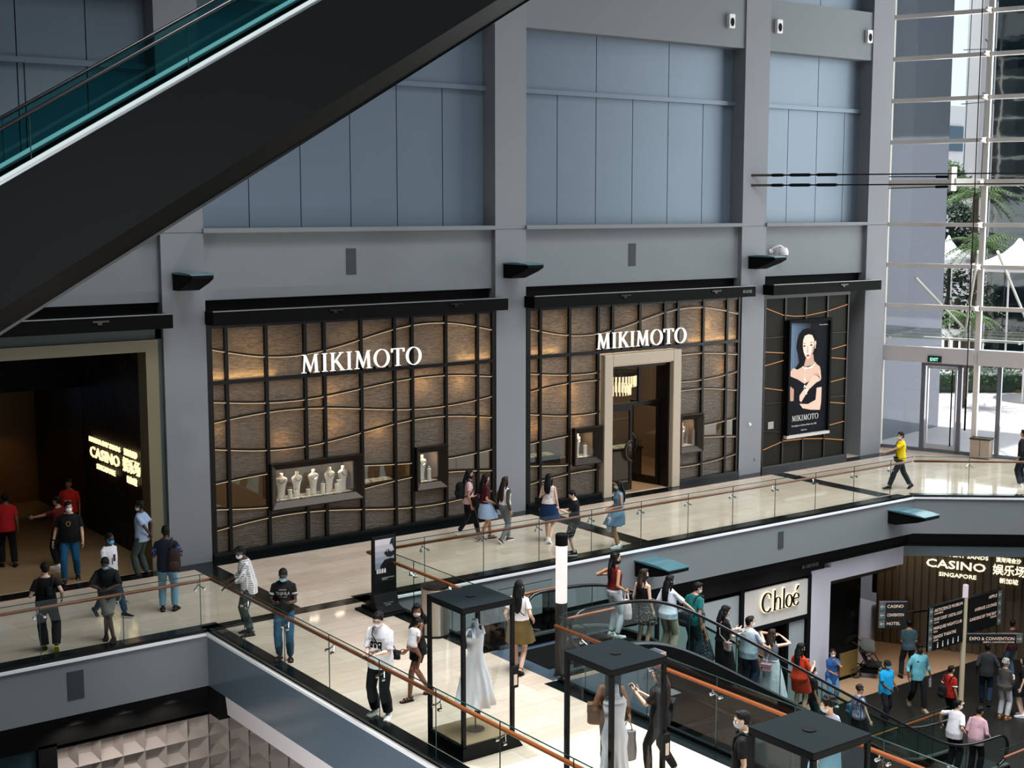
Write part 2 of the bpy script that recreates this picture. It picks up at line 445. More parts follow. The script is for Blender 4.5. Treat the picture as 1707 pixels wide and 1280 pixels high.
# ---- the rest of the atrium shell (behind and beside the viewpoint)
M_shell = mat('shell_grey', (70, 76, 80), 0.8)
mb = MB(); mb.box(-6.4, -6, -8, 40, -5, 22); struct('wall_left', mb, M_shell)
mb = MB(); mb.box(-6, 8, -8.4, -8, ZL, 22); mb.box(28, 53, -8.4, -8, ZL, 22); mb.box(8, 28, -8.4, -8, ZL, .5); mb.box(8, 28, -8.4, -8, 8.5, 22); struct('wall_behind', mb, M_shell)  # opening in the unseen wall added to hold the fill light
mb = MB()
mb.box(-6.4, 46, -8, 4, 21.6, 22); mb.box(-6.4, 37.5, 20, 40, 21.6, 22); mb.box(-6.4, 6, 4, 20, 21.6, 22); mb.box(38, 44, 4, 20, 21.6, 22)
struct('ceiling', mb, M_shell)
mb = MB(); mb.box(-6, 36.9, 39.6, 40, ZL, 22); mb.box(36.7, 37.0, 29.9, 39.6, ZL, 22); struct('wall_back_of_shops', mb, M_dark)
mb = MB(); a = fac(16, 0, .15); mb.bar(a + Vector((0, 0, 8)), Vector((52, -8, 8)), .4, 27); struct('wall_right', mb, M_shell)
mb = MB(); mb.bar(fac(0, -2.6, .12), fac(16, -2.6, .12), .25, 4.9); struct('wall_right_lower', mb, M_shell)

# ---- glazed facade
M_mull = mat('cream_steel', (205, 198, 190), 0.45, 0.1)
M_beam = mat('pale_grey_beam', (186, 180, 180), 0.5)
M_doorfr = mat('grey_door_steel', (112, 116, 126), 0.35, 0.6)
win = bpy.data.objects.new('window_1', None); COL.objects.link(win); win['kind'] = 'structure'
TM = [0.0, 3.13, 6.26, 9.39, 12.52]
for t in TM:
    mb = MB(); mb.bar(fac(t + .06, 0), fac(t + .06, 21), .17, .16, up=DF); struct('window_mullion', mb, M_mull, parent=win)
ZT = [3.46 + 1.325 * k for k in range(1, 13)]
for a, b in zip(TM, TM[1:]):
    for k, z in enumerate(ZT):
        h = .13 if k != 3 else .22
        mb = MB(); mb.bar(fac(a - (.1 if a == 0 else -.12), z, -.1), fac(b, z, -.1), .14, h); struct('window_transom', mb, M_mull, parent=win)
        if a > 0:
            mb = MB(); mb.prism([(0, -.1), (0, .1), (.55, .05), (.55, -.03)], 'y', -.03, .03)
            o = struct('window_bracket', mb, M_mull, parent=win); 
            o.data.transform(Matrix.Translation(fac(a + .06, z, -.1)) @ Matrix((( -NF.x, DF.x, 0, 0), (-NF.y, DF.y, 0, 0), (0, 0, 1, 0), (0, 0, 0, 1))))
    zs = [3.46] + ZT
    for z0, z1 in zip(zs, zs[1:]):
        mb = MB(); mb.add([fac(a, z0, .02), fac(b, z0, .02), fac(b, z1, .02), fac(a, z1, .02)], [(0, 1, 2, 3)])
        struct('window_pane', mb, M_clear, parent=win)
mb = MB()
for a, b in zip(TM[1:-1], TM[2:]): pass
for t in (3.05,):   # tie rod standing in front of the first inner mullion
    mb.tube([fac(t, .9, -.62), fac(t, 21, -.62)], .016, 6); mb.tube([fac(t, .9, -.62), fac(t, 1.9, -.62)], .03, 6)
struct('window_tie_rod', mb, M_black, parent=win)
mb = MB(); mb.bar(fac(-.2, 3.21, -.05), fac(3.12, 3.21, -.05), .34, .5); mb.bar(fac(3.26, 3.21, -.05), fac(16, 3.21, -.05), .34, .5); struct('beam', mb, M_beam)
# entrance level: side pane, door, side pane, post, more doors
def glassrect(name, t0, t1, z0, z1, m=M_clear, parent=None, off=.02):
    mb = MB(); mb.add([fac(t0, z0, off), fac(t1, z0, off), fac(t1, z1, off), fac(t0, z1, off)], [(0, 1, 2, 3)]); return struct(name, mb, m, parent=parent)
glassrect('window_2', .15, 1.42, .06, 2.95)
door = bpy.data.objects.new('door_1', None); COL.objects.link(door); door['kind'] = 'structure'
mb = MB()
for t, w in ((1.5, .15), (2.68, .12)): mb.bar(fac(t, 0), fac(t, 2.95), w, .14, up=DF)
mb.bar(fac(.14, .05), fac(3.1, .05), .12, .1); mb.bar(fac(1.5, 2.9), fac(3.1, 2.9), .12, .1)
struct('door_frame', mb, M_doorfr, parent=door)
mb = MB()
for t in (1.64, 2.56): mb.bar(fac(t, .1), fac(t, 2.84), .1, .05, up=DF)
mb.bar(fac(1.6, .19), fac(2.6, .19), .05, .16); mb.bar(fac(1.6, 2.8), fac(2.6, 2.8), .05, .08)
struct('door_stile', mb, mat('pale_door_steel', (190, 192, 200), .35, .5), parent=door)
glassrect('door_glass', 1.68, 2.52, .27, 2.77, parent=door)
mb = MB(); mb.tube([fac(2.44, .25, -.08), fac(2.44, 2.75, -.08)], .022, 8)
for z in (.3, 1.1, 1.9, 2.7): mb.tube([fac(2.44, z, -.08), fac(2.44, z, .02)], .012, 6)
struct('door_handle', mb, M_black, parent=door)
glassrect('window_3', 2.74, 3.1, .1, 2.85)
glassrect('window_4', 3.3, 3.87, .1, 2.95)
mb = MB(); mb.bar(fac(3.92, 0), fac(3.92, 2.95), .12, .14, up=DF); mb.bar(fac(6.2, 0), fac(6.2, 2.95), .12, .14, up=DF); mb.bar(fac(3.3, .05), fac(9, .05), .12, .1); struct('trim_post', mb, M_doorfr)
glassrect('window_5', 3.98, 6.1, .1, 2.95)
glassrect('window_6', 6.3, 9.3, .1, 2.95)

# ---- lower storey: shop plane under the walkway, casino mouth, coffered wall
M_lgrey = mat('pale_shop_panel', (176, 174, 172), 0.55)
M_lilac = mat('pale_lilac_paint', (190, 187, 196), 0.6)
mb = MB(); mb.box(-4, 10.6, 24.3, 24.6, -1.75, -1.0); struct('wall_lintel_left', mb, M_soffit)
mb = MB(); mb.box(14, 28.2, 24.02, 24.4, -1.72, -1.0); struct('wall_lintel_front', mb, M_soffit)
mb = MB(); mb.prism([(28.2, 24.02), (31.7, 24.02), (34.0, 22.1), (41, 15.6), (41, 16.2), (34.2, 22.5), (31.9, 24.4), (28.2, 24.4)], 'z', -1.5, -1.0); struct('wall_lintel_right', mb, M_soffit)
mb = MB(); mb.box(27.66, 28.42, 23.98, 24.5, ZL, -1.62); mb.box(28.1, 28.42, 24.5, 25.2, ZL, -1.62); struct('column_lower', mb, M_lilac)
# sloping pale soffit over the casino mouth
mb = MB(); mb.prism([(23.99, -1.5), (23.99, -2.02), (24.25, -2.1), (24.6, -2.1), (24.6, -1.5)], 'x', 28.42, 31.5)
struct('beam_casino', mb, M_lilac)
mb = MB(); mb.box(28.42, 31.6, 24.3, 24.6, -2.24, -2.1); struct('trim_casino_lower', mb, mat('dull_bronze', (70, 60, 40), .4, .3))
mb = MB()
P = [(31.5, 24.0), (34.0, 21.95), (41, 15.4)]; Q = [(31.5, 24.6), (34.3, 22.3), (41.3, 15.8)]
mb.add([(*p, -1.5) for p in P] + [(*p, -1.78) for p in P] + [(*q, -1.78) for q in Q] + [(*q, -1.5) for q in Q],
       [(0, 1, 4, 3), (1, 2, 5, 4), (3, 4, 7, 6), (4, 5, 8, 7), (6, 7, 10, 9), (7, 8, 11, 10)])
struct('beam_turn', mb, mat('teal_grey_paint', (96, 108, 112), .6))
# ================================================================ shopfronts
YS = 28.70
def ell(cx, cy, rx, ry, n=28, a0=0, a1=2 * math.pi):
    return [(cx + rx * math.cos(a0 + (a1 - a0) * i / n), cy + ry * math.sin(a0 + (a1 - a0) * i / n)) for i in range(n)]
def ring(mb, cx, cy, ro, ri, P, d, n=32, shift=(0, 0)):
    """oval letter stroke: outer radii ro, inner radii ri, P maps (x, y, depth) to the world"""
    vs = []
    for k in range(n):
        t = 2 * math.pi * k / n; c, s_ = math.cos(t), math.sin(t)
        for (r, sh) in ((ro, (0, 0)), (ri, shift)):
            for z in (0, d): vs.append(P(cx + r[0] * c + sh[0], cy + r[1] * s_ + sh[1], z))
    fs = []
    for k in range(n):
        a = 4 * k; b = 4 * ((k + 1) % n)
        fs += [(a + 1, b + 1, b + 3, a + 3), (a, a + 2, b + 2, b), (a, b, b + 1, a + 1), (a + 2, a + 3, b + 3, b + 2)]
    mb.add(vs, fs)
def serif(x0, x1, y, t=.03): return [(x0, y), (x1, y), (x1, y + t), (x0, y + t)]
GL = {
    'I': (.32, [[(.11, .02), (.21, .02), (.21, .98), (.11, .98)], serif(.02, .3, 0), serif(.02, .3, .97)]),
    'M': (1.02, [[(.13, .02), (.165, .02), (.225, .95), (.19, .95)], serif(.03, .27, 0), serif(.08, .24, .97),
                 [(.15, .99), (.26, .99), (.545, .2), (.50, .03)], [(.50, .03), (.545, .2), (.80, .99), (.765, .99)],
                 [(.755, .98), (.85, .98), (.905, .02), (.80, .02)], serif(.72, .99, 0), serif(.77, .94, .97)]),
    'K': (.80, [[(.11, .02), (.21, .02), (.21, .98), (.11, .98)], serif(.02, .3, 0), serif(.02, .3, .97),
                [(.21, .44), (.26, .44), (.66, .97), (.61, .97)], serif(.52, .76, .97),
                [(.30, .53), (.38, .62), (.77, .03), (.64, .03)], serif(.58, .84, 0)]),
    'T': (.76, [[(.33, .02), (.43, .02), (.43, .98), (.33, .98)], serif(.23, .53, 0), [(0, .955), (.76, .955), (.76, 1), (0, 1)],
                [(0, .78), (.04, .78), (.07, .95), (.0, .95)], [(.72, .78), (.76, .78), (.76, .95), (.69, .95)]]),
    'O': (.90, 'O'),
}
def mikimoto(root, x0, width, z0, y, cap, mt, name='letter', depth=.06):
    tot = sum(GL[c][0] for c in 'MIKIMOTO') + .13 * 7
    k = width / tot; x = x0
    for c in 'MIKIMOTO':
        w, g = GL[c]; mb = MB()
        P = lambda a, b, d: (x + a * k, y - d, z0 + b * cap)
        if g == 'O': ring(mb, .45, .5, (.45, .52), (.34, .485), P, depth)
        else:
            for poly in g:
                n = len(poly); vs = [P(a, b, 0) for a, b in poly] + [P(a, b, depth) for a, b in poly]
                mb.add(vs, [tuple(range(n))[::-1], tuple(range(n, 2 * n))] + [(i, (i + 1) % n, n + (i + 1) % n, n + i) for i in range(n)])
        mb.build(name, mt, root); x += (w + .13) * k

def woven():
    m = bpy.data.materials.new('rippled_bronze_glass'); m.use_nodes = True
    nt = m.node_tree; nt.nodes.clear()
    o = nt.nodes.new('ShaderNodeOutputMaterial'); tc = nt.nodes.new('ShaderNodeTexCoord')
    mp = nt.nodes.new('ShaderNodeMapping'); mp.inputs['Scale'].default_value = (4.5, 4.5, 26)
    tx = nt.nodes.new('ShaderNodeTexNoise'); tx.inputs['Scale'].default_value = 1.3; tx.inputs['Detail'].default_value = 3; tx.inputs['Distortion'].default_value = 1.2
    bp = nt.nodes.new('ShaderNodeBump'); bp.inputs['Strength'].default_value = 0.55; bp.inputs['Distance'].default_value = 0.05
    nt.links.new(tc.outputs['Object'], mp.inputs[0]); nt.links.new(mp.outputs[0], tx.inputs['Vector']); nt.links.new(tx.outputs[0], bp.inputs['Height'])
    tr = nt.nodes.new('ShaderNodeBsdfTranslucent'); df = nt.nodes.new('ShaderNodeBsdfDiffuse'); gl = nt.nodes.new('ShaderNodeBsdfGlossy')
    rp = nt.nodes.new('ShaderNodeValToRGB'); rp.color_ramp.elements[0].position = .36; rp.color_ramp.elements[1].position = .62
    rp.color_ramp.elements[0].color = rgb((150, 136, 116)); rp.color_ramp.elements[1].color = rgb((200, 184, 160))
    nt.links.new(tx.outputs[0], rp.inputs[0]); nt.links.new(rp.outputs[0], tr.inputs[0])
    df.inputs[0].default_value = rgb((102, 96, 84)); gl.inputs[0].default_value = (.55, .52, .5, 1); gl.inputs['Roughness'].default_value = .2
    for n in (df, gl): nt.links.new(bp.outputs[0], n.inputs['Normal'])
    a = nt.nodes.new('ShaderNodeMixShader'); a.inputs[0].default_value = .36
    b = nt.nodes.new('ShaderNodeMixShader'); b.inputs[0].default_value = .10
    nt.links.new(tr.outputs[0], a.inputs[1]); nt.links.new(df.outputs[0], a.inputs[2]); nt.links.new(a.outputs[0], b.inputs[1]); nt.links.new(gl.outputs[0], b.inputs[2])
    nt.links.new(b.outputs[0], o.inputs[0])
    return m
M_woven = woven()
M_led = emis('warm_led_line', (255, 220, 172), .8)
M_amber = emis('amber_led_line', (240, 160, 80), .55)
M_gun = mat('gunmetal_frame', (52, 46, 40), 0.32, 0.75)
M_cream = mat('cream_stone', (172, 158, 138), 0.55, noise=(5, .06))
M_velvet = mat('cream_display_leather', (232, 214, 196), 0.6)
M_warmwall = mat('warm_plaster', (132, 110, 90), 0.7)
M_pearl = mat('pearl', (236, 228, 220), 0.2, 0, .6)
M_tray = mat('jewellery_tray', (228, 200, 170), 0.5)
WAVES = [(4.87, -.29), (3.675, -.15), (3.18, .15), (2.60, -.19), (1.785, .105), (1.21, -.14), (.70, .15)]
def wz(k, u): return WAVES[k][0] + WAVES[k][1] * math.sin(2 * math.pi * u / 7.9)
POSTS = [.43, 1.42, 2.42, 2.93, 3.93, 4.87, 5.38, 6.38, 7.35]

M_num = mat('grey_shop_number', (150, 150, 148), 0.5)
def canopy(x0, x1, label, num=None):
    t = thing('roller_canopy', label, 'canopy', (x0, 28.6, 5.39), 0)
    mb = MB(); mb.box(x0, x1, 28.22, 28.72, 5.40, 5.70); mb.build('fascia_box', M_black, t, bevel=.01)
    mb = MB(); mb.box(x0, x1, 28.2, 28.24, 5.70, 5.725); mb.build('front_lip', mat('dull_lip', (120, 122, 124), .5, .4), t)
    n = 2 if x1 - x0 > 6 else 1
    for k in range(n):
        xx = x0 + (x1 - x0) * (.36 + .42 * k if n == 2 else .6)
        mb = MB(); mb.box(xx, xx + .35, 28.19, 28.24, 5.60, 5.64); mb.box(xx + .1, xx + .2, 28.19, 28.23, 5.55, 5.6); mb.build('lock_plate', M_gun, t)
    if num:
        mb = MB(); text_on(mb, num, (x1 - .55, 28.195, 5.52), (1, 0, 0), (0, 0, 1), .12, width=.36); mb.build('shop_number', M_num, t)
    return t

def front(X, label, skip, cases, door=None):
    t = thing('shopfront', label, 'shopfront', (X, 28.75, 0))
    Wd = 7.9
    # backing frame: posts, head, plinth, straight rail
    ps = [0.02] + POSTS + [7.86]
    for u in ps:
        if door and door[0] - .05 < X + u < door[1] + .05:
            mb = MB(); mb.box(X + u - .045, X + u + .045, YS - .05, YS + .07, 4.02, 5.38)
        else:
            z0 = .1; w = .04 if u not in (0.02, 7.86) else .065
            mb = MB(); zz = [(.1, 5.38)]
            for (a, b, c, d) in cases:
                if a < X + u < b: zz = [(.1, c), (d, 5.38)]
            for a, b in zz: mb.box(X + u - w, X + u + w, YS - .05, YS + .07, a, b)
        mb.build('post', M_bronze, t)
    mb = MB(); mb.box(X - .03, X + 7.9, YS - .03, YS + .1, 5.30, 5.42); mb.build('head_rail', M_bronze, t)
    seg = [(X - .03, X + 7.9)] if not door else [(X - .03, door[0]), (door[1], X + 7.9)]
    for a, b in seg:
        mb = MB(); mb.box(a, b, YS - .1, YS + .1, 0, .17); mb.build('plinth', M_granite, t)
    mb = MB(); mb.box(X, X + 7.88, YS - .06, YS + .07, 4.03, 4.11); mb.build('transom', M_bronze, t)
    # curved strips with a light line along their lower edge
    for k in range(7):
        runs = []; cur = []
        for i in range(80):
            u = 7.86 * i / 79; z = wz(k, u); x = X + u
            hid = (door and k > 0 and door[0] < x < door[1]) or any(a - .02 < x < b + .02 and c - .02 < z < d + .02 for a, b, c, d in cases)
            if hid:
                if len(cur) > 1: runs.append(cur)
                cur = []
            else: cur.append((x, z))
        if len(cur) > 1: runs.append(cur)
        for r in runs:
            mb = MB(); ml = MB()
            mb.loft([[(x, YS - .045, z - .02), (x, YS + .02, z - .02), (x, YS + .02, z + .022), (x, YS - .045, z + .022)] for x, z in r])
            ml.loft([[(x, YS - .03, z - .036), (x, YS + .0, z - .036), (x, YS + .0, z - .021), (x, YS - .03, z - .021)] for x, z in r])
            s_ = mb.build('curved_strip', M_bronze, t); ml.build('light_line', M_led, s_)
    # rippled sheets, clear glass between the fifth and sixth curves
    us = [0.02] + POSTS + [7.86]
    for a, b in zip(us, us[1:]):
        if door and door[0] - .3 < X + (a + b) / 2 < door[1] + .3:
            mb = MB(); mb.box(X + a, X + b, YS + .03, YS + .04, 4.05, 5.35); mb.build('rippled_sheet', M_woven, t); continue
        if door:
            if X + a < door[0] < X + b: b = door[0] - X
            if X + a < door[1] < X + b: a = door[1] - X
        n = 7; U = [a + (b - a) * i / (n - 1) for i in range(n)]
        cs = [c for c in cases if c[0] < X + (a + b) / 2 < c[1]]
        def piece(lo, hi, m, nm):
            mb = MB(); mb.loft([[(X + u, YS + .03, lo(u)), (X + u, YS + .04, lo(u)), (X + u, YS + .04, hi(u)), (X + u, YS + .03, hi(u))] for u in U]); mb.build(nm, m, t)
        if cs:
            c = cs[0]
            piece(lambda u: .16, lambda u: c[2] + .02, M_woven, 'rippled_sheet'); piece(lambda u: c[3] - .02, lambda u: 5.35, M_woven, 'rippled_sheet')
        elif (a, b) in skip or any(abs(a - q) < .01 for q in skip):
            piece(lambda u: .16, lambda u: 5.35, M_woven, 'rippled_sheet')
        else:
            piece(lambda u: .16, lambda u: wz(5, u), M_woven, 'rippled_sheet'); piece(lambda u: wz(4, u), lambda u: 5.35, M_woven, 'rippled_sheet')
            piece(lambda u: wz(5, u), lambda u: wz(4, u), M_clear, 'clear_pane')
    return t
C1 = (14.17, 16.64, .98, 2.09); C2 = (18.16, 19.10, .95, 2.06); C3 = (23.22, 24.22, 1.02, 2.06); C4 = (27.13, 28.06, .93, 2.07)
DR = (24.25, 27.13)
f1 = front(12.75, 'wide rippled bronze shopfront with two jewellery windows and no door', [], [C1, C2])
f2 = front(21.70, 'rippled bronze shopfront with the stone-framed open doorway', [], [C3, C4], DR)
canopy(12.68, 20.75, 'long black canopy box above the shopfront without a door')
canopy(21.58, 29.75, 'long black canopy box above the stone-framed shop door', '01-51/52')
canopy(30.5, 35.45, 'short black canopy box above the portrait poster')
canopy(3.7, 11.76, 'black canopy box above the dark casino mouth on the upper floor')
for X, z0, lb in ((15.01, 4.15, 'large white letters on the shopfront without a door'), (23.99, 4.16, 'large white letters above the stone-framed shop door')):
    t = thing('shop_sign', lb, 'sign', (X, YS - .1, z0))
    mikimoto(t, X, 3.32, z0, YS - .09, .43, M_letter)
    mb = MB()
    for k in range(9): mb.box(X + .2 + k * .36, X + .23 + k * .36, YS - .1, YS - .03, z0 - .05, z0 + .02)
    mb.build('fixing_pin', M_black, t)

# ---- shop interiors (rooms behind the glass) and their lamps
M_sfloor = mat('shop_timber_floor', (150, 116, 86), 0.3, noise=(4, .1, (1, 6, 1)))
M_ceil = mat('shop_ceiling', (150, 128, 106), 0.8)
for a, b in ((12.7, 20.65), (21.65, 29.57)):
    mb = MB(); mb.box(a, b, 33.4, 33.5, 0, 5.5); struct('wall_shop_back', mb, M_warmwall)
    mb = MB(); mb.box(a - .02, a + .03, 28.85, 33.4, 0, 5.5); mb.box(b - .03, b + .02, 28.85, 33.4, 0, 5.5); struct('wall_shop_side', mb, M_warmwall)
    mb = MB(); mb.box(a, b, 28.82, 33.4, 5.42, 5.5); struct('ceiling_shop', mb, M_ceil)
    mb = MB(); mb.box(a, b, 28.8, 33.4, .002, .006); struct('floor_shop', mb, M_sfloor)
    for k, xx in enumerate((a + 1.2, (a + b) / 2, b - 1.2)):
        lamp('shop_downlight', 'AREA', (xx, 30.0, 5.38), 62, (1, .85, .68), 1.2, 1.6, aim=(xx, 30.3, 0))
for xx, zz, e in ((14.5, 2.6, 7), (17.1, 2.6, 9), (18.4, 3.62, 11), (19.6, 3.6, 10), (15.85, 3.56, 9), (15.9, 2.85, 8), (22.2, 3.3, 14), (23.2, 3.1, 16), (23.4, 2.3, 9), (28.3, 4.6, 12), (28.9, 3.3, 8), (22.0, 2.2, 8), (20.2, 2.6, 6), (12.95, 3.0, 4)):
    lamp('shop_wall_sconce', 'POINT', (xx, 29.0, zz), e * 1.5, (1, .70, .42), .09)
for xx, w in ((13.6, 1.6), (20.0, 1.0), (28.5, 1.9), (22.3, 1.0)):
    lamp('transom_uplight', 'AREA', (xx, 28.82, 4.13), 24 if w > 1.2 else 12, (1, .78, .48), w, .06, aim=(xx, 28.80, 5.3))
def counter(x0, x1, y0, label, trays=5):
    t = thing('display_counter', label, 'counter', (x0, y0, 0))
    mb = MB(); mb.box(x0, x1, y0, y0 + .6, .08, .92); mb.build('cabinet', mat('dark_timber', (52, 36, 26), .35), t, bevel=.01)
    mb = MB(); mb.box(x0 - .03, x1 + .03, y0 - .03, y0 + .63, .92, .97); mb.build('counter_top', M_gun, t, bevel=.006)
    mb = MB(); mb.box(x0, x1, y0, y0 + .6, .97, 1.16); mb.build('glass_case', M_clear, t)
    mb = MB(); mb.box(x0 + .05, x1 - .05, y0 + .05, y0 + .55, 0, .08); mb.build('foot_rail', M_black, t)
    n = trays
    for k in range(n):
        xa = x0 + .1 + (x1 - x0 - .2) * k / n; w = (x1 - x0 - .2) / n - .06
        tr = thing('jewellery_tray', 'cream tray of pearl jewellery lying in a shop counter', 'tray', (xa, y0 + .1, .972), 0, 'jewellery trays in the shop counters')
        mb = MB(); mb.box(xa, xa + w, y0 + .08, y0 + .52, .972, 1.0); mb.build('tray_base', M_tray, tr)
        mb = MB()
        for q in range(3): mb.tube([(xa + w * (.2 + .3 * q) + .035 * math.cos(s_ * .7), y0 + .3 + .12 * math.sin(s_ * .7), 1.012) for s_ in range(9)], .012, 5, closed=True)
        mb.build('pearl_strand', M_pearl, tr)
counter(17.4, 18.6, 30.0, 'timber jewellery counter behind the first shopfront, between its two windows', 3)
counter(22.6, 24.2, 30.4, 'timber jewellery counter at the left end of the shop with the door', 4)
counter(25.9, 27.0, 30.05, 'timber jewellery counter seen through the open shop door', 3)
counter(28.3, 29.4, 30.2, 'timber jewellery counter at the right end of the shop with the door', 3)
# hanging crystal lamp inside the door
t = thing('chandelier', 'round tiered crystal chandelier inside the stone-framed door', 'lamp', (26.7, 30.9, 3.0))
mb = MB(); mb.lathe([(.62, 0), (.66, .02), (.66, .1), (.6, .12)], (26.7, 30.9, 3.05), 32); mb.build('crown_ring', M_gun, t)
mb = MB()
for rr, z0, z1, n in ((.6, 3.62, 3.95, 36), (.44, 3.36, 3.66, 28)):
    for k in range(n):
        c, s_ = math.cos(2 * math.pi * k / n), math.sin(2 * math.pi * k / n)
        mb.tube([(26.7 + rr * c, 30.9 + rr * s_, z0 - .9), (26.7 + rr * c, 30.9 + rr * s_, z1 - .9)], .018, 5)
mb.build('crystal_drop', emis('crystal_glow', (255, 224, 180), 1.6), t)
mb = MB(); mb.tube([(26.7, 30.9, 3.15), (26.7, 30.9, 5.42)], .02, 6); mb.build('suspension_rod', M_black, t)

# ---- bevelled jewellery windows set into the fronts
def showcase(c, label, y=YS):
    x0, x1, z0, z1 = c; t = thing('showcase', label, 'display window', (x0, y, z0))
    w = .17; d = .16
    O = [(x0, z0), (x1, z0), (x1, z1), (x0, z1)]; I = [(x0 + w, z0 + w), (x1 - w, z0 + w), (x1 - w, z1 - w), (x0 + w, z1 - w)]
    mb = MB(); vs = [(a, y - .02, b) for a, b in O] + [(a, y - d, b) for a, b in O] + [(a, y - .05, b) for a, b in I] + [(a, y + .1, b) for a, b in I]
    O2 = [(a + (.03 if i in (0, 3) else -.03), b + (.03 if i < 2 else -.03)) for i, (a, b) in enumerate(O)]
    vs += [(a, y - d, b) for a, b in O2]
    fs = []
    for i in range(4):
        j = (i + 1) % 4; fs += [(i, j, 4 + j, 4 + i), (4 + i, 4 + j, 16 + j, 16 + i), (16 + i, 16 + j, 8 + j, 8 + i), (8 + i, 8 + j, 12 + j, 12 + i)]
    mb.add(vs, fs); mb.build('bevelled_frame', M_gun, t)
    a, b, e, f = x0 + w, x1 - w, z0 + w, z1 - w
    mb = MB(); mb.box(a, b, y + .56, y + .6, e, f); mb.build('back_panel', mat('taupe_silk', (84, 74, 64), .6), t)
    mb = MB(); mb.box(a - .03, a, y + .1, y + .6, e, f); mb.box(b, b + .03, y + .1, y + .6, e, f); mb.build('side_panel', M_warmwall, t)
    mb = MB(); mb.box(a, b, y + .06, y + .6, e - .03, e); mb.build('display_floor', M_velvet, t)
    mb = MB(); mb.box(a, b, y + .06, y + .6, f, f + .03); mb.build('top_panel', M_gun, t)
    n = max(1, round((b - a) / .7))
    for k in range(n):
        xx = a + (b - a) * (k + .5) / n
        lamp('showcase_spot', 'AREA', (xx, y + .2, f - .02), 2.8, (1, .82, .64), .25, .12, aim=(xx, y + .34, e))
    mb = MB(); mb.add([(a, y + .0, e), (b, y + .0, e), (b, y + .0, f), (a, y + .0, f)], [(0, 1, 2, 3)]); mb.build('glass_pane', M_clear, t)
    return a, b, e, f
def bust(x, y, z, h, label, group=None, m=None, turn=0.0):
    t = thing('necklace_bust', label, 'bust', (x, y, z), turn, group); t['_local'] = 1
    prof = [(0, .16, .07), (.08, .15, .07), (.3, .145, .075), (.5, .17, .08), (.66, .23, .085), (.76, .25, .08), (.82, .2, .07), (.86, .1, .05), (.9, .065, .05), (1.0, .07, .052)]
    mb = MB(); mb.loft([[(h * w * math.cos(2 * math.pi * k / 20), h * d * 1.2 * math.sin(2 * math.pi * k / 20) - h * .05 * q, h * q) for k in range(20)] for q, w, d in prof])
    mb.build('torso', m or M_velvet, t, smooth=True)
    mb = MB(); mb.tube([(h * (.13 * math.sin(a)), -h * (.145 + .0 * abs(math.cos(a))), h * (.78 - .16 * (1 - abs(a) / 1.5) ** .6)) for a in [(-1.5 + 3 * k / 16) for k in range(17)]], h * .014, 6)
    mb.build('necklace', M_chrome, t)
    return t
def stand(x, y, z, h, label, group):
    t = thing('ring_stand', label, 'stand', (x, y, z), 0, group); t['_local'] = 1
    mb = MB(); mb.lathe([(.05, 0), (.05, h * .8), (.055, h * .8), (.055, h * .88)], n=16); mb.build('plinth', M_velvet, t)
    mb = MB(); mb.tube([(.028 * math.cos(k * .785), 0, h * .88 + .03 + .028 * math.sin(k * .785)) for k in range(8)], .006, 5, closed=True); mb.build('ring', M_chrome, t)
a, b, e, f = showcase(C1, 'long low jewellery window with five necklace busts')
busts = ['first necklace bust from the left in the long jewellery window', 'second necklace bust from the left in the long jewellery window', 'middle necklace bust of five in the long jewellery window', 'fourth necklace bust from the left in the long jewellery window', 'necklace bust at the right end of the long jewellery window']
for k, xx in enumerate((14.62, 15.02, 15.46, 15.9, 16.27)): bust(xx, YS + .26, e, .62, busts[k], 'necklace busts in the long window', turn=(-.25, .2, .1, .15, .2)[k])
for k, (xx, hh) in enumerate(((14.80, .25), (14.95, .2), (15.28, .2), (15.68, .3), (16.06, .24), (16.12, .34))):
    stand(xx, YS + .16, e, hh, 'small cream ring stand between the busts of the long jewellery window', 'ring stands in the long window')
mb = MB()
for k in range(6): mb.box(14.5 + .29 * k, 14.7 + .29 * k, YS + .07, YS + .16, e, e + .018)
tag(mb.build('price_plaque', M_velvet), 'row of cream plaques along the sill of the long jewellery window', 'plaque')
for c, nm, turn in ((C2, 'small square jewellery window right of the long one, with one bust', 0.1), (C3, 'small square jewellery window left of the stone door frame', .3)):
    a, b, e, f = showcase(c, nm); bust(a + .22, YS + .28, e, .66, 'single white necklace bust in ' + ('the small window right of the long one' if c is C2 else 'the small window left of the door'), None, turn=turn)
    stand(b - .18, YS + .2, e, .34, 'cream ring stand beside ' + ('the bust right of the long window' if c is C2 else 'the bust left of the door'), None)
a, b, e, f = showcase(C4, 'small square jewellery window right of the stone door frame')
bust(a + .24, YS + .28, e, .66, 'pinkish bust in the small window right of the door', None, mat('blush_fabric', (214, 170, 160), .6))

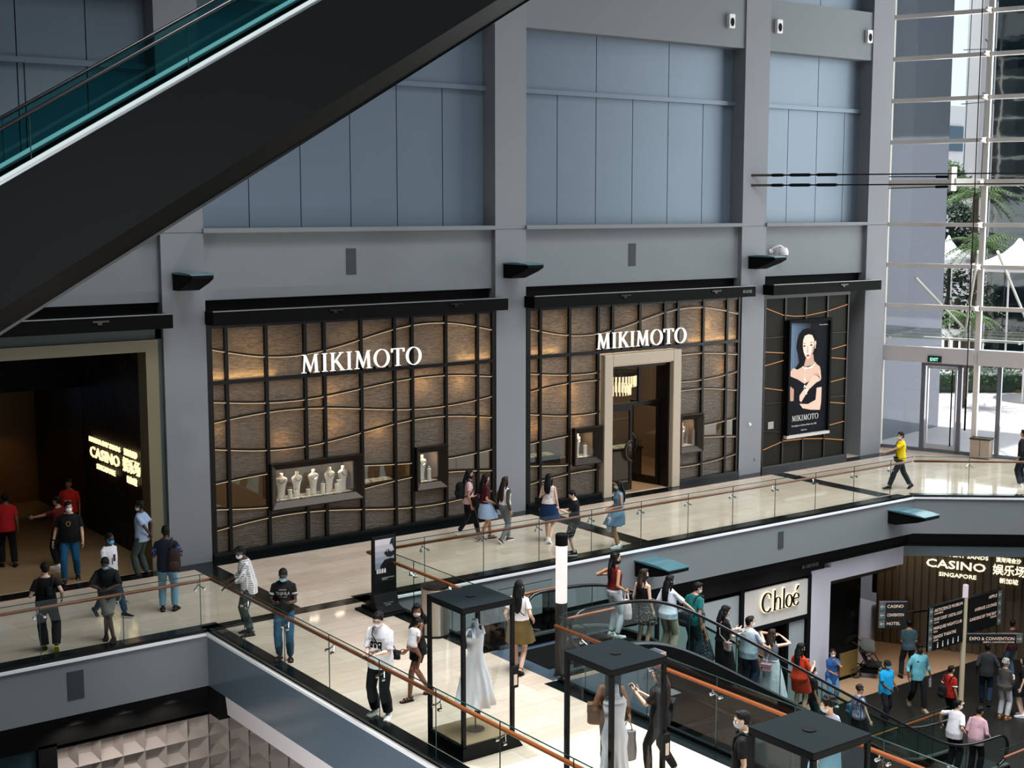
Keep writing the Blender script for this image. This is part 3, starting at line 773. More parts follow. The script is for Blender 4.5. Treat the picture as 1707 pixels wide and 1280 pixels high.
# ---- stone door surround and glass double door
t = thing('door_surround', 'cream stone frame around the open shop door', 'door frame', (25.7, YS, 0))
mb = MB(); x0, x1 = 24.26, 27.12
for (a, b) in ((x0, x0 + .30), (x1 - .30, x1)): mb.box(a, b, YS - .16, YS + .3, 0, 3.98)
mb.box(x0 + .30, x1 - .30, YS - .16, YS + .3, 3.66, 3.98); mb.build('stone_casing', M_cream, t, bevel=.02)
mb = MB()
for (a, b) in ((x0 + .30, x0 + .37), (x1 - .37, x1 - .30)): mb.box(a, b, YS + .0, YS + .5, 0, 3.6)
mb.box(x0 + .3, x1 - .3, YS + .0, YS + .5, 3.55, 3.66); mb.build('bronze_reveal', M_bronze, t)
mb = MB(); mb.box(x0 + .32, x1 - .32, YS - .06, YS - .02, 3.635, 3.655); mb.build('light_line', M_led, t)
mb = MB(); mb.box(x0 + .37, x1 - .37, YS + .3, YS + .38, 2.42, 2.52); mb.box(25.9, 25.98, YS + .3, YS + .38, 2.5, 3.55); mb.build('overlight_rail', M_bronze, t)
mb = MB(); mb.box(x0 + .37, x1 - .37, YS + .33, YS + .345, 2.52, 3.55); mb.build('overlight_glass', M_clear, t)
def leaf(hx, w, ang, label, hs):
    t = thing('shop_door', label, 'door', (hx, YS + .34, 0.02), ang); t['_local'] = 1
    s_ = 1 if w > 0 else -1; w = abs(w)
    mb = MB()
    for a, b, c, d in ((0, .09, 0, 2.4), (w - .09, w, 0, 2.4), (.09, w - .09, 0, .22), (.09, w - .09, 2.28, 2.4)): mb.box(s_ * a, s_ * b, -.03, .03, c, d)
    mb.build('leaf_frame', M_bronze, t)
    mb = MB(); mb.box(s_ * .09, s_ * (w - .09), -.006, .006, .22, 2.28); mb.build('leaf_glass', M_clear, t)
    mb = MB(); cx = s_ * (w - .02)
    mb.tube([(cx - s_ * .27 * math.cos(q), -.07, 1.12 + .3 * math.sin(q)) for q in [(-1.5 + 3 * k / 12) for k in range(13)]], .045, 8)
    mb.prism([(cx - s_ * .25 * math.cos(q), 1.12 + .28 * math.sin(q)) for q in [(-1.5 + 3 * k / 12) for k in range(13)]], 'y', -.075, -.06); mb.build('half_round_handle', M_gun, t, smooth=True)
leaf(24.64, 1.05, 0, 'closed left leaf of the shop door with half-round handle', 1)
leaf(26.74, -1.05, math.radians(-80), 'right leaf of the shop door standing open inward', -1)

# ---- poster bay
t = thing('poster_wall', 'dark bronze panelled bay with amber light lines around a portrait poster', 'wall panel', (32.5, 28.75, 0))
mb = MB(); mb.box(30.62, 34.48, YS + .02, YS + .1, .1, 5.36); mb.build('bronze_panel', mat('brown_bronze_panel', (30, 28, 22), .7, 0, .15), t)
mb = MB()
for x in (30.66, 31.55, 32.47, 33.46, 34.44): mb.box(x - .03, x + .03, YS - .03, YS + .02, .1, 5.36)
mb.box(30.6, 34.5, YS - .04, YS + .04, 5.26, 5.40); mb.build('grid_bar', M_bronze, t)
mb = MB(); mb.box(30.6, 34.5, YS - .08, YS + .06, 0, .16); mb.build('plinth', M_granite, t)
AM = [[(30.71, 4.98), (31.47, 4.74), (32.0, 4.68), (32.46, 4.67), (33.46, 4.77), (34.44, 4.95)], [(30.7, 3.66), (31.63, 3.57)], [(30.71, 3.24), (31.6, 3.36)], [(33.52, 3.54), (34.43, 3.66)], [(33.53, 3.32), (34.43, 3.21)],
      [(33.55, 2.51), (34.44, 2.60)], [(30.74, 2.56), (31.63, 2.41)], [(33.55, 1.9), (34.43, 1.78)], [(33.54, 1.13), (34.43, 1.21)], [(30.73, .66), (31.62, .85), (32.53, .83), (33.48, .74), (34.43, .6)], [(30.69, 4.08), (31.6, 4.08)], [(33.53, 4.08), (34.43, 4.07)], [(30.74, 2.08), (31.6, 2.05)], [(33.55, 2.05), (34.43, 2.03)], [(30.71, 1.23), (31.6, 1.13)]]
for i, pts in enumerate(AM):
    mb = MB(); mb.tube([(x, YS - .0, z) for x, z in pts], .014, 6); mb.build('light_line' if i < 10 else 'thin_strip', M_amber if i < 10 else M_gun, t)
mb = MB(); mb.box(30.92, 31.16, YS, YS + .03, 1.28, 1.5); mb.build('notice_plate', mat('pale_notice', (150, 146, 136), .5), t)

t = thing('poster', 'tall lit portrait poster of a dark-haired woman in a black dress', 'poster', (32.57, YS, 1.0))
mb = MB()
for a, b, c, d in ((31.6, 31.68, .98, 4.58), (33.46, 33.54, .98, 4.58), (31.68, 33.46, 4.5, 4.58)): mb.box(a, b, YS - .16, YS + .02, c, d)
mb.box(31.68, 33.46, YS - .08, YS + .02, 1.0, 4.52); mb.build('light_box', M_black, t)
mb = MB(); mb.box(31.58, 33.54, YS - .17, YS + .0, .93, 1.02); mb.build('bottom_ledge', mat('pale_ledge', (190, 186, 182), .4), t)
def pp(x, y, k):
    u = (x - (128 - (y - 95) * .0215)) / 372; v = 1 - (y - (95 - (x - 128) * .066)) / 1088
    return (31.68 + 1.78 * u, YS - .0815 - .0012 * k, 1.02 + 3.48 * v)
def pm(c, e=.04):
    return mat('poster_ink_%d_%d_%d' % c, c, .75, 0, .1, emit=c, estr=e)
mb = MB(); mats = []
def ink(c, k, *polys):
    m = pm(c)
    if m not in mats: mats.append(m)
    mb.mi = mats.index(m)
    for p in polys: mb.add([pp(x, y, k) for x, y in p], [tuple(range(len(p)))[::-1] if sum(p[i][0] * p[(i + 1) % len(p)][1] - p[(i + 1) % len(p)][0] * p[i][1] for i in range(len(p))) > 0 else tuple(range(len(p)))])
ink((14, 18, 24), 0, [(128, 95), (500, 71), (478, 1157), (105, 1181)])
for i in range(8):
    s_ = i / 8.0; c = (int(104 - 66 * s_), int(124 - 80 * s_), int(150 - 94 * s_)); ink(c, 1, [(128 + 24 * i, 100), (153 + 24 * i, 98), (153 + 24 * i, 560), (126 + 24 * i, 560)])
ink((9, 9, 12), 2, [(250, 160), (300, 145), (350, 165), (382, 215), (392, 300), (380, 400), (350, 480), (300, 500), (280, 525), (200, 548), (178, 535), (215, 480), (203, 400), (188, 340), (195, 270), (215, 200)])
ink((196, 158, 138), 3, [(280, 440), (350, 400), (357, 465), (385, 500), (258, 525)])
ink((214, 178, 158), 3, [(128, 575), (160, 530), (200, 548), (262, 512), (300, 532), (372, 488), (415, 525), (425, 580), (405, 650), (270, 690), (200, 640), (128, 612)])
ink((190, 150, 130), 3, [(130, 690), (168, 700), (165, 850), (132, 850)])
ink((238, 210, 192), 4, [(268, 222), (302, 206), (338, 214), (357, 255), (360, 312), (353, 368), (336, 410), (312, 440), (292, 446), (272, 418), (256, 372), (249, 312), (254, 258)])
ink((226, 190, 170), 4, [(361, 278), (375, 268), (379, 298), (367, 338)])
ink((12, 15, 22), 5, [(126, 606), (200, 642), (268, 688), (330, 652), (430, 645), (456, 570), (482, 700), (474, 1010), (122, 1010), (124, 860), (166, 860), (170, 740), (126, 700)])
ink((224, 190, 170), 6, [(220, 800), (296, 690), (338, 620), (398, 578), (412, 572), (424, 600), (428, 640), (420, 662), (380, 680), (312, 742), (236, 866), (220, 850)], [(384, 732), (432, 726), (428, 880), (416, 952), (330, 946), (250, 926), (220, 880), (300, 888), (374, 850)])
for i in range(4): ink((150, 112, 96), 7, [(352 + 14 * i, 600 - 6 * i), (356 + 14 * i, 598 - 6 * i), (412 + 3 * i, 622 + 12 * i), (410 + 3 * i, 626 + 12 * i)])
ink((22, 16, 16), 6, [(250, 318), (262, 312), (278, 320), (264, 330)], [(314, 312), (328, 303), (346, 310), (330, 321)], [(246, 302), (262, 292), (284, 298), (262, 298)], [(312, 294), (330, 282), (352, 290), (330, 289)], [(286, 385), (296, 389), (306, 383), (296, 393)])
ink((160, 46, 52), 6, [(278, 412), (296, 404), (318, 408), (298, 428)])
ink((196, 160, 142), 5, [(292, 320), (298, 318), (303, 378), (290, 384)], [(340, 330), (358, 316), (352, 370), (336, 408), (318, 434), (332, 380)])
ink((240, 236, 228), 7, [(246, 515), (272, 532), (330, 524), (372, 484), (376, 492), (332, 536), (270, 545), (243, 524)], [(256, 720), (266, 712), (300, 750), (290, 756)], [(262, 700), (276, 700), (292, 790), (280, 792)], [(262, 634), (276, 634), (276, 660), (262, 660)], [(365, 322), (371, 322), (371, 346), (365, 346)], [(265, 545), (268, 545), (271, 636), (268, 636)])
mb.build('printed_sheet', mats, t)
mt_ = emis('poster_lettering', (240, 238, 232), 1.0)
mikimoto(t, 31.87, 1.2, 1.44, YS - .092, .17, mt_, 'brand_lettering', .004)
mb = MB(); text_on(mb, 'The Originator of Cultured Pearls. Since 1893.', (31.86, YS - .094, 1.27), (1, 0, 0), (0, 0, 1), .07, width=1.15); mb.build('small_print', mt_, t)
mb = MB(); text_on(mb, 'mikimoto.com', (32.3, YS - .094, 1.12), (1, 0, 0), (0, 0, 1), .06, width=.26); mb.build('small_print', mt_, t)
mb = MB(); text_on(mb, 'Princess Collection', (33.02, YS - .094, 4.36), (1, 0, 0), (0, 0, 1), .05, width=.38)
mb.build('small_print', mt_, t)

# ---- casino mouth on the upper floor (left)
mb = MB()
mb.box(11.28, 11.56, YC - .02, 29.1, 0, 5.14); mb.box(3.7, 11.28, YC - .02, 29.1, 4.88, 5.14); struct('trim_casino_frame', mb, mat('beige_frame', (112, 104, 78), .5))
mb = MB(); mb.box(11.56, 11.72, YC + .12, 29.9, 0, 5.6); mb.box(3.7, 11.72, YC + .12, 29.9, 5.14, 5.6); struct('wall_casino_surround', mb, mat('teal_grey_surround', (70, 80, 78), .7))
mb = MB(); mb.box(11.62, 11.75, 29.1, 38, 0, 5.6)
for k in range(40): mb.box(11.55, 11.62, 29.15 + k * .115, 29.2 + k * .115, 0, 5.2)
M_slat = mat('dark_walnut_slats', (46, 36, 24), .45)
struct('wall_casino_right', mb, M_slat)
mb = MB(); mb.box(2, 11.7, 37.6, 38, 0, 5.6); struct('wall_casino_back', mb, mat('ochre_wall', (120, 84, 44), .7))
mb = MB(); mb.box(2, 11.7, 28.9, 38, 4.9, 5.6); mb.box(8.5, 11.6, 33.4, 38, 3.6, 5.0); struct('ceiling_casino', mb, M_dark)
mb = MB(); mb.box(2, 2.4, 28.7, 38, 0, 5.6); struct('wall_casino_left', mb, M_dark)
mb = MB(); mb.box(2, 11.6, 28.7, 37.6, .002, .005); struct('floor_casino', mb, mat('casino_brown_marble', (150, 124, 92), .1, noise=(1.5, .15)))
lamp('casino_downlight', 'SPOT', (9.6, 35.6, 3.5), 40, (1, .72, .35), .1, aim=(9.6, 37.5, .5), spot=80)
lamp('casino_downlight', 'SPOT', (8.9, 31.5, 4.8), 40, (1, .8, .55), .1, aim=(8.9, 31.5, 0), spot=90)
def casino_sign(label, P, right, mt, loc, k=1.0):
    """P(s, z) gives a point on the wall; s runs along the reading direction"""
    t = thing('casino_sign', label, 'sign', loc)
    for txt, s0, z, w, size, nm in (('CASINO', .03, 0, 1.95, .37, 'large_word'), ('MARINA BAY SANDS', 0, .37, 2.05, .17, 'small_word'), ('SINGAPORE', .46, -.25, 1.23, .18, 'small_word'),
                                    ('娱乐场', 2.21, -.0, 1.04, .36, 'large_word'), ('滨海湾金沙', 2.3, .37, .8, .17, 'small_word'), ('新加坡', 2.44, -.26, .6, .18, 'small_word')):
        mb = MB(); text_on(mb, txt, P(s0, z), right, (0, 0, 1), size * (.5 + .5 * k), width=w * k, depth=.015, bold=.012, res=2); mb.build(nm, mt, t)
    return t
casino_sign('lit casino lettering on the slatted wall of the upper entrance', lambda s, z: (11.49, 33.0 - s, 1.94 + z), (0, -1, 0), M_warmletter, (11.5, 31.5, 1.9))
# blue screen and notice board deep in the casino
t = thing('wall_screen', 'wide pale blue screen deep inside the upper casino entrance', 'screen', (8.7, 36.0, 2.5))
mb = MB(); mb.box(7.2, 10.3, 36.5, 36.6, 2.75, 3.25); mb.build('bezel', M_black, t); mb = MB(); mb.box(7.25, 10.25, 36.47, 36.5, 2.79, 3.21); mb.build('display', emis('blue_screen', (110, 150, 215), .7), t)
t = thing('notice_stand', 'dim standing notice board inside the upper casino entrance', 'sign', (9.1, 33.4, 0))
mb = MB(); mb.box(8.85, 9.35, 33.4, 33.46, .6, 2.0); mb.build('board', mat('dim_notice', (70, 76, 66), .6), t); mb = MB(); mb.box(9.05, 9.15, 33.4, 33.46, 0, .6); mb.box(8.9, 9.3, 33.3, 33.6, 0, .03); mb.build('stand_foot', M_black, t)
# ================================================================ glass railings
def railing(a, b, inward, joints, label, group=None, end_rail=(0, 0)):
    """glass balustrade from a to b (xy); inward = unit normal towards the floor; joints = distances of the panel joints from a"""
    A = Vector((*a, 0)); B = Vector((*b, 0)); L = (B - A).length; d = (B - A).normalized(); n = Vector((*inward, 0))
    t = thing('glass_railing', label, 'railing', A, 0, group)
    G = n * .05; zt = 1.13
    mb = MB(); mb.bar(A + G + Vector((0, 0, .03)), B + G + Vector((0, 0, .03)), .07, .06); mb.build('base_channel', M_granite, t)
    ks = [0] + joints + [L]
    for s, e in zip(ks, ks[1:]):
        if e - s < .05: continue
        mb = MB(); p = A + G + d * (s + .006); q = A + G + d * (e - .006)
        mb.add([p + Vector((0, 0, .04)), q + Vector((0, 0, .04)), q + Vector((0, 0, zt)), p + Vector((0, 0, zt))], [(0, 1, 2, 3)])
        g = mb.build('glass_panel', M_rail_glass, t)
        mb = MB(); mb.bar(p + Vector((0, 0, zt)), q + Vector((0, 0, zt)), .014, .012); mb.build('top_edge', M_edge, g)
    for s in joints:
        mb = MB(); p = A + G + d * s; mb.bar(p + Vector((0, 0, .04)), p + Vector((0, 0, zt)), .012, .012, up=d); mb.build('joint_edge', M_edge, t)
        mb = MB(); r = A + G + n * .085 + d * s + Vector((0, 0, .97))
        for k in (-1, 1):
            q = A + G + d * (s + .09 * k) + Vector((0, 0, .84))
            mb.tube([r, r + Vector((0, 0, -.05)), q + n * .03], .011, 6); mb.tube([q + n * .035, q - n * .02], .026, 10)
        mb.build('bracket', M_chrome, t)
    mb = MB(); z = Vector((0, 0, .985)); mb.tube([A + G + n * .085 + z - d * end_rail[0], B + G + n * .085 + z + d * end_rail[1]], .032, 10)
    mb.build('handrail', M_wood, t, smooth=True)
    return t
def js(first, step, L): 
    r = []; x = first
    while x < L - .05:
        r.append(x); x += step
    return r
railing((-4, 23.78), (10.4, 23.78), (0, 1), js(.75, 1.505, 14.4), 'wood-capped glass railing along the walkway edge below the casino entrance', end_rail=(0, .155))
railing((10.42, 23.8), (10.42, 1.2), (1, 0), js(1.49, 1.575, 22.6), 'wood-capped glass railing on the near left side of the footbridge', end_rail=(.115, 0))
railing((14.13, 1.2), (14.13, 17.7), (-1, 0), js(.6, 1.52, 16.5), 'wood-capped glass railing on the escalator side of the footbridge')
railing((14.13, 19.72), (14.13, 23.8), (-1, 0), [1.22, 2.57], 'short wood-capped glass railing between the tall advertising stand and the escalator landing', end_rail=(0, .11))
railing((14.15, 23.78), (31.35, 23.6), (0, 1), js(1.17, 1.506, 17.2), 'long wood-capped glass railing in front of the jewellery shop', end_rail=(.155, 0))
railing((31.35, 23.6), (33.72, 21.68), (.63, .776), [1.5], 'short angled wood-capped glass railing by the person in yellow')
railing((33.72, 21.68), (40.5, 15.2), (.69, .723), js(1.5, 1.5, 9.3), 'wood-capped glass railing at the far right edge of the upper floor')
railing((14.2, 17.75), (15.45, 17.75), (0, 1), [], 'stub of glass railing with wood rail on the near side of the escalator landing')
railing((14.2, 19.68), (15.45, 19.68), (0, -1), [], 'stub of glass railing with wood rail on the far side of the escalator landing')
# around the escalator pit on the lower floor
def lower_rail(a, b, inward, joints, label):
    t = railing(a, b, inward, joints, label); t.location.z = ZL; return t
lower_rail((23.5, 19.75), (28.0, 19.75), (0, 1), [1.3, 2.6, 3.9], 'lower-floor glass railing behind the couple leaving the escalator')
lower_rail((26.6, 17.45), (31.0, 17.45), (0, -1), [1.2, 2.4, 3.6], 'lower-floor glass railing in front of the couple leaving the escalator')

# ================================================================ escalators
M_rubber = mat('black_rubber_handrail', (9, 9, 10), 0.28, 0, .5)
M_clad = mat('black_escalator_cladding', (6, 8, 8), 0.42, 0.0, .15, noise=(.5, .12), bump=(.8, .06))
M_clad2 = mat('dark_glossy_cladding', (9, 10, 10), 0.2, 0.0, .3)
M_step = mat('grooved_step', (44, 46, 48), 0.5, .5)
M_esc_glass = glass('escalator_glass', (212, 232, 228), .8, .05)
M_esc_glass_teal = glass('teal_escalator_glass', (112, 182, 186), .8, .05)
M_skirtlight = emis('skirt_light_line', (226, 236, 236), .85)
M_deck = mat('brushed_steel_deck', (176, 182, 184), 0.3, 0.95)
def soft(x, k=.45): return k * math.log(1 + math.exp(max(-40, min(40, x / k))))
def escalator(name, label, X0, X1, z0fn, ys, rail_h, deck_h, depth, gx0, gx1, cap=True, light=False, clad=None, dw=.05, pane=None):
    t = thing(name, label, 'escalator', (X0, (ys[0] + ys[1]) / 2, z0fn(X0)))
    n = 72; xs = [X0 + (X1 - X0) * i / n for i in range(n + 1)]
    for s, y in ((-1, ys[0]), (1, ys[1])):
        # deck with polished edge, outer cladding, glass, moving handrail
        mb = MB(); mb.loft([[(x, y - dw, z0fn(x) + deck_h - .02), (x, y + dw, z0fn(x) + deck_h - .02), (x, y + dw, z0fn(x) + deck_h + .02), (x, y - dw, z0fn(x) + deck_h + .02)] for x in xs])
        mb.build('deck_board', M_deck, t, smooth=False)
        mb = MB(); yo = y + s * dw
        mb.loft([[(x, yo, z0fn(x) + deck_h - .02), (x, yo + s * .012, z0fn(x) + deck_h - .02), (x, yo + s * .012, z0fn(x) - depth * .78), (x, yo - s * .35, z0fn(x) - depth), (x, yo - s * .37, z0fn(x) - depth), (x, yo, z0fn(x) - depth * .77)][::s] for x in xs])
        mb.build('side_cladding', clad or M_clad, t)
        if light:
            mb = MB(); mb.loft([[(x, y - .035, z0fn(x) + deck_h + .02), (x, y + .035, z0fn(x) + deck_h + .02), (x, y + .035, z0fn(x) + deck_h + .075), (x, y - .035, z0fn(x) + deck_h + .075)] for x in xs]); mb.build('skirt_light', M_skirtlight, t)
        gs = [gx0 + (gx1 - gx0) * i / 60 for i in range(61)]
        step = 6
        for i in range(0, 60, step):
            mb = MB(); mb.sheet([[(x, y, z0fn(x) + deck_h) for x in gs[i:i + step + 1]], [(x, y, z0fn(x) + rail_h - .03) for x in gs[i:i + step + 1]]])
            mb.build('balustrade_glass', pane or M_esc_glass, t)
            x = gs[i]; mb = MB()
            if i: mb.bar((x, y, z0fn(x) + deck_h), (x, y, z0fn(x) + rail_h - .04), .012, .012, up=(1, 0, 0)); mb.build('joint_edge', M_edge, t)
        P = [Vector((x, y, z0fn(x) + rail_h)) for x in gs]
        if cap:
            r = (rail_h - deck_h) / 2 * .92
            def newel(x, z, sg): return [Vector((x + sg * r * math.sin(a), y, z - r + r * math.cos(a))) for a in [math.pi * k / 8 for k in range(8, 0, -1)]]
            P = newel(gx0, P[0].z, -1) + P + newel(gx1, P[-1].z, 1)[::-1]
            for gx, zz, sg in ((gx0, P[8].z, -1), (gx1, P[-9].z, 1)):
                mb = MB(); mb.add([(gx, y, zz - r)] + [(gx + sg * (r - .03) * math.sin(math.pi * k / 10), y, zz - r + (r - .03) * math.cos(math.pi * k / 10)) for k in range(11)], [(0, k + 1, k + 2) for k in range(10)]); mb.build('balustrade_glass', pane or M_esc_glass, t)
        mb = MB(); mb.tube(P, .042, 8, ry=.75); mb.build('moving_handrail', M_rubber, t, smooth=True)
    # treads
    mb = MB(); x = X0; pitch = .4
    while x < X1 - .01:
        z = z0fn(x + pitch / 2) 
        mb.box(x, x + pitch, ys[0] + .11, ys[1] - .11, z - .25, z); x += pitch
    mb.build('step_band', M_step, t)
    mb = MB(); mb.loft([[(x, ys[0] + .2, z0fn(x) - depth), (x, ys[1] - .2, z0fn(x) - depth), (x, ys[1] - .2, z0fn(x) - depth + .05), (x, ys[0] + .2, z0fn(x) - depth + .05)] for x in xs]); mb.build('soffit', M_clad2, t)
    return t
TN = math.tan(math.radians(30))
def z_down(x): return -TN * (soft(x - 16.75) - soft(x - 16.75 + 5.3 / -TN))
def z_dn(x): return -TN * (soft(x - 16.75) - soft(x - (16.75 + 5.3 / TN)))
escalator('escalator', 'crowded escalator going down from the footbridge landing', 14.7, 28.0, z_dn, (18.12, 19.45), 1.0, .22, .62, 15.0, 27.6)
t = thing('landing_plate', 'ridged black metal plate at the top of the crowded escalator', 'plate', (15.2, 18.8, 0))
mb = MB(); mb.box(14.3, 16.6, 18.25, 19.32, .002, .012)
for k in range(24): mb.box(15.2 + k * .056, 15.22 + k * .056, 18.3, 19.27, .012, .018)
mb.build('plate', M_black, t)
t = thing('button_panel', 'black panel with six round openings beside the escalator handrail', 'panel', (15.35, 19.6, .25))
mb = MB(); mb.box(15.2, 15.55, 19.58, 19.62, .3, .95); mb.box(15.33, 15.42, 19.56, 19.64, 0, .3); mb.build('plate', M_black, t)
for i in range(2):
    for k in range(3):
        mb = MB(); mb.lathe([(.05, 0), (.062, 0), (.062, .014), (.05, .014)], n=18); o = mb.build('round_opening', M_gun, t)
        o.data.transform(Matrix.Translation((15.29 + .17 * i, 19.578, .42 + .2 * k)) @ Matrix.Rotation(math.pi / 2, 4, 'X'))
# blue-grey landing carpet beside the marble
mb = MB(); mb.box(14.0, 16.58, 17.77, 19.63, .001, .004); struct('floor_landing', mb, mat('blue_grey_landing', (62, 76, 88), .3))
# second escalator further below, seen through the pit
def z_dn2(x): return -5.3 + TN * (soft(x - 17.0) - soft(x - 26.5)) - 5.5
escalator('escalator', 'lower empty escalator beneath the crowded one', 15.5, 27.5, lambda x: z_dn(x - .2) - 1.9 if False else -3.2 - TN * (x - 16.0) * .62, (15.6, 16.9), .95, .2, .6, 15.7, 27.2)
# upper escalator crossing the left of the hall
def z_up(x): return 8.30 + TN * (x - 5.84) - .15
escalator('escalator', 'huge dark escalator climbing across the upper left of the hall', -3.5, 21.0, z_up, (20.1, 21.4), .90, .17, 1.98, -3.4, 20.9, cap=False, light=True, dw=.11, pane=M_esc_glass_teal)
# ================================================================ fixtures on walls and columns
def wall_lamp(x, y, z, label, group, w=.5, L=1.05):
    t = thing('wall_lamp', label, 'lamp', (x, y, z), 0, group); t['_local'] = 1
    mb = MB(); mb.prism([(0, 0), (0, -.36), (-.28, -.36), (-L * .8, -.17), (-L, -.07), (-L, 0)], 'x', -w / 2, w / 2); mb.build('housing', M_dark, t, bevel=.008)
    n = 8; mb = MB()
    mb.loft([[(w * .55 * i, 0 if 0 else -L * k / n, .02 + .035 * math.sin(math.pi * k / n)) for i in (-1, -.5, 0, .5, 1)] + [(w * .55 * i, -L * k / n, 0) for i in (1, .5, 0, -.5, -1)] for k in range(n + 1)])
    mb.build('lens_cover', mat('teal_lens', (74, 116, 126), .18, 0, .6), t)
    return t
g = 'wedge uplights on the shop wall columns'
for x, lb in ((12.2, 'black wedge uplight on the column left of the shop without a door'), (21.15, 'black wedge uplight on the column between the two bronze shopfronts'), (30.1, 'black wedge uplight on the column beside the dome camera')):
    wall_lamp(x, 28.65, 6.55, lb, g)
wall_lamp(21.45, 23.8, -.27, 'teal-topped wedge uplight on the walkway fascia above the escalator queue', None, .62, 1.25)
wall_lamp(30.6, 23.66, -.25, 'teal-topped wedge uplight on the walkway fascia below the person in yellow', None, .62, 1.25)
M_grille = mat('speaker_grille', (52, 58, 60), 0.7, bump=(160, .4))
for x, y, z, w, h, lb in ((16.52, 28.81, 6.71, .27, .62, 'grey speaker grille above the shopfront without a door'), (25.43, 28.81, 6.69, .26, .62, 'grey speaker grille above the shop with the stone door'),
                          (7.86, 23.8, -.5, .3, .52, 'grey speaker grille on the fascia below the leaning people'), (26.07, 23.67, -.47, .19, .44, 'narrow grey speaker grille on the fascia above the lower shop sign')):
    t = thing('speaker_grille', lb, 'speaker', (x, y, z)); t['_local'] = 1
    mb = MB(); mb.box(-w / 2, w / 2, -.012, .0, -h / 2, h / 2); mb.build('grille', M_grille, t)
for x, lb in ((28.93, 'small white wall device left of the third column'), (30.9, 'small white wall device just right of the third column'), (34.96, 'small white wall device beside the glazed facade')):
    t = thing('wall_device', lb, 'speaker', (x, 28.7, 13.25)); t['_local'] = 1
    mb = MB(); mb.box(-.12, .12, -.12, 0, -.2, .2); mb.build('case', M_white, t, bevel=.02); mb = MB(); mb.lathe([(.07, 0), (.07, .012)], sy=1.7); o = mb.build('oval_opening', M_dark, t); o.data.transform(Matrix.Translation((0, -.12, -.03)) @ Matrix.Rotation(math.pi / 2, 4, 'X'))
t = thing('dome_camera', 'white dome security camera on a curved arm above the wedge lamp', 'camera', (30.95, 28.81, 6.68)); t['_local'] = 1
mb = MB(); mb.tube([(0, 0, 0), (.05, -.1, .12), (.2, -.2, .17), (.3, -.25, .1)], .03, 8); mb.tube([(0, .0, 0), (0, -.05, 0)], .08, 12); mb.build('curved_arm', M_white, t, smooth=True)
mb = MB(); mb.lathe([(.03, .12), (.11, .1), (.15, 0), (.15, -.1), (.13, -.12)], (.3, -.25, 0), 20); mb.build('hood', M_white, t, smooth=True)
mb = MB(); mb.lathe([(.125, -.12), (.11, -.18), (.06, -.22), (.0, -.235)], (.3, -.25, 0), 20); mb.build('lens_dome', M_dark, t, smooth=True)
for z, lb in ((1.52, 'small round switch on the column beside the poster bay'), (.44, 'tiny square plate low on the column beside the poster bay')):
    t = thing('switch_plate', lb, 'switch', (30.05 if z > 1 else 30.32, 28.65, z)); t['_local'] = 1
    mb = MB(); mb.box(-.05, .05, -.02, 0, -.05, .05); mb.build('plate', M_white if z > 1 else M_wall, t, bevel=.01)
    if z > 1:
        mb = MB(); mb.tube([(0, -.02, 0), (0, -.05, 0)], .03, 10); mb.build('button', M_chrome, t)
# tension cables to the facade
for i, (za, zb) in enumerate(((8.92, 9.02), (8.63, 8.70))):
    A = Vector((29.92, 28.63, za)); B = Vector((38.72, 22.9, zb)); d = (B - A).normalized()
    t = thing('tension_cable', ('upper' if i == 0 else 'lower') + ' black tension cable running from the third column to the glass facade', 'cable', A)
    mb = MB(); mb.bar(A + Vector((0, .03, 0)), A + d * .55, .06, .07); mb.build('anchor_plate', M_gun, t)
    mb = MB(); mb.tube([A + d * .5, B], .02, 6); mb.build('cable', M_black, t)
    mb = MB()
    for s, e in ((.55, .95), (1.1, 1.75), (1.9, 2.55)): mb.tube([A + d * s, A + d * (s + .06), A + d * (e - .06), A + d * e], [.025, .05, .05, .025], 8)
    mb.build('turnbuckle', M_black, t)
t = thing('gusset_plate', 'pale steel plate holding the tension cables at the glass facade', 'plate', fac(2.55, 8.8, -.9))
mb = MB(); P0 = fac(2.45, 8.8, -.95); mb.box(P0.x - .14, P0.x + .14, P0.y - .05, P0.y + .05, 8.5, 9.25); mb.build('plate', M_mull, t, bevel=.01)
mb = MB(); mb.bar(fac(2.5, 8.78, -.9), fac(3.15, 8.78, -.1), .12, .22); mb.build('strut_arm', M_mull, t)
for dz in (.14, -.16):
    mb = MB(); a = fac(-.35, 8.8 + dz * 1.3, -.35); b = P0 + Vector((0, 0, dz)); mb.tube([a, b], .015, 6)
    for q in (.05, .8): mb.tube([a.lerp(b, q), a.lerp(b, q + .14)], .045, 8)
    mb.build('tie_cable', M_black, t)
# exit sign above the glass door
t = thing('exit_sign', 'green lit EXIT sign above the glass door', 'sign', fac(1.9, 3.1, -.22))
mb = MB(); a = fac(1.68, 3.1, -.25); b = fac(2.12, 3.1, -.25); mb.bar(a, b, .06, .2); mb.build('case', mat('dark_green_case', (6, 40, 34), .4), t)
mb = MB(); text_on(mb, 'EXIT', fac(1.76, 3.04, -.285), DF, (0, 0, 1), .14, width=.26, bold=.02); mb.build('lettering', emis('exit_green', (150, 255, 220), 1.8), t)
t = thing('steel_cabinet', 'low two-door steel cabinet beside the glass door post', 'cabinet', fac(3.5, 0, -.3))
mb = MB(); c = fac(3.5, .32, -.28); mb.bar(fac(3.2, .32, -.28), fac(3.82, .32, -.28), .42, .6); mb.build('body', mat('beige_steel', (176, 160, 146), .35, .5), t, bevel=.01)
mb = MB(); mb.bar(fac(3.505, .32, -.495), fac(3.515, .32, -.495), .01, .56); mb.build('door_gap', M_dark, t)
mb = MB(); mb.bar(fac(3.18, .64, -.28), fac(3.84, .64, -.28), .46, .04); mb.build('top', M_gun, t)

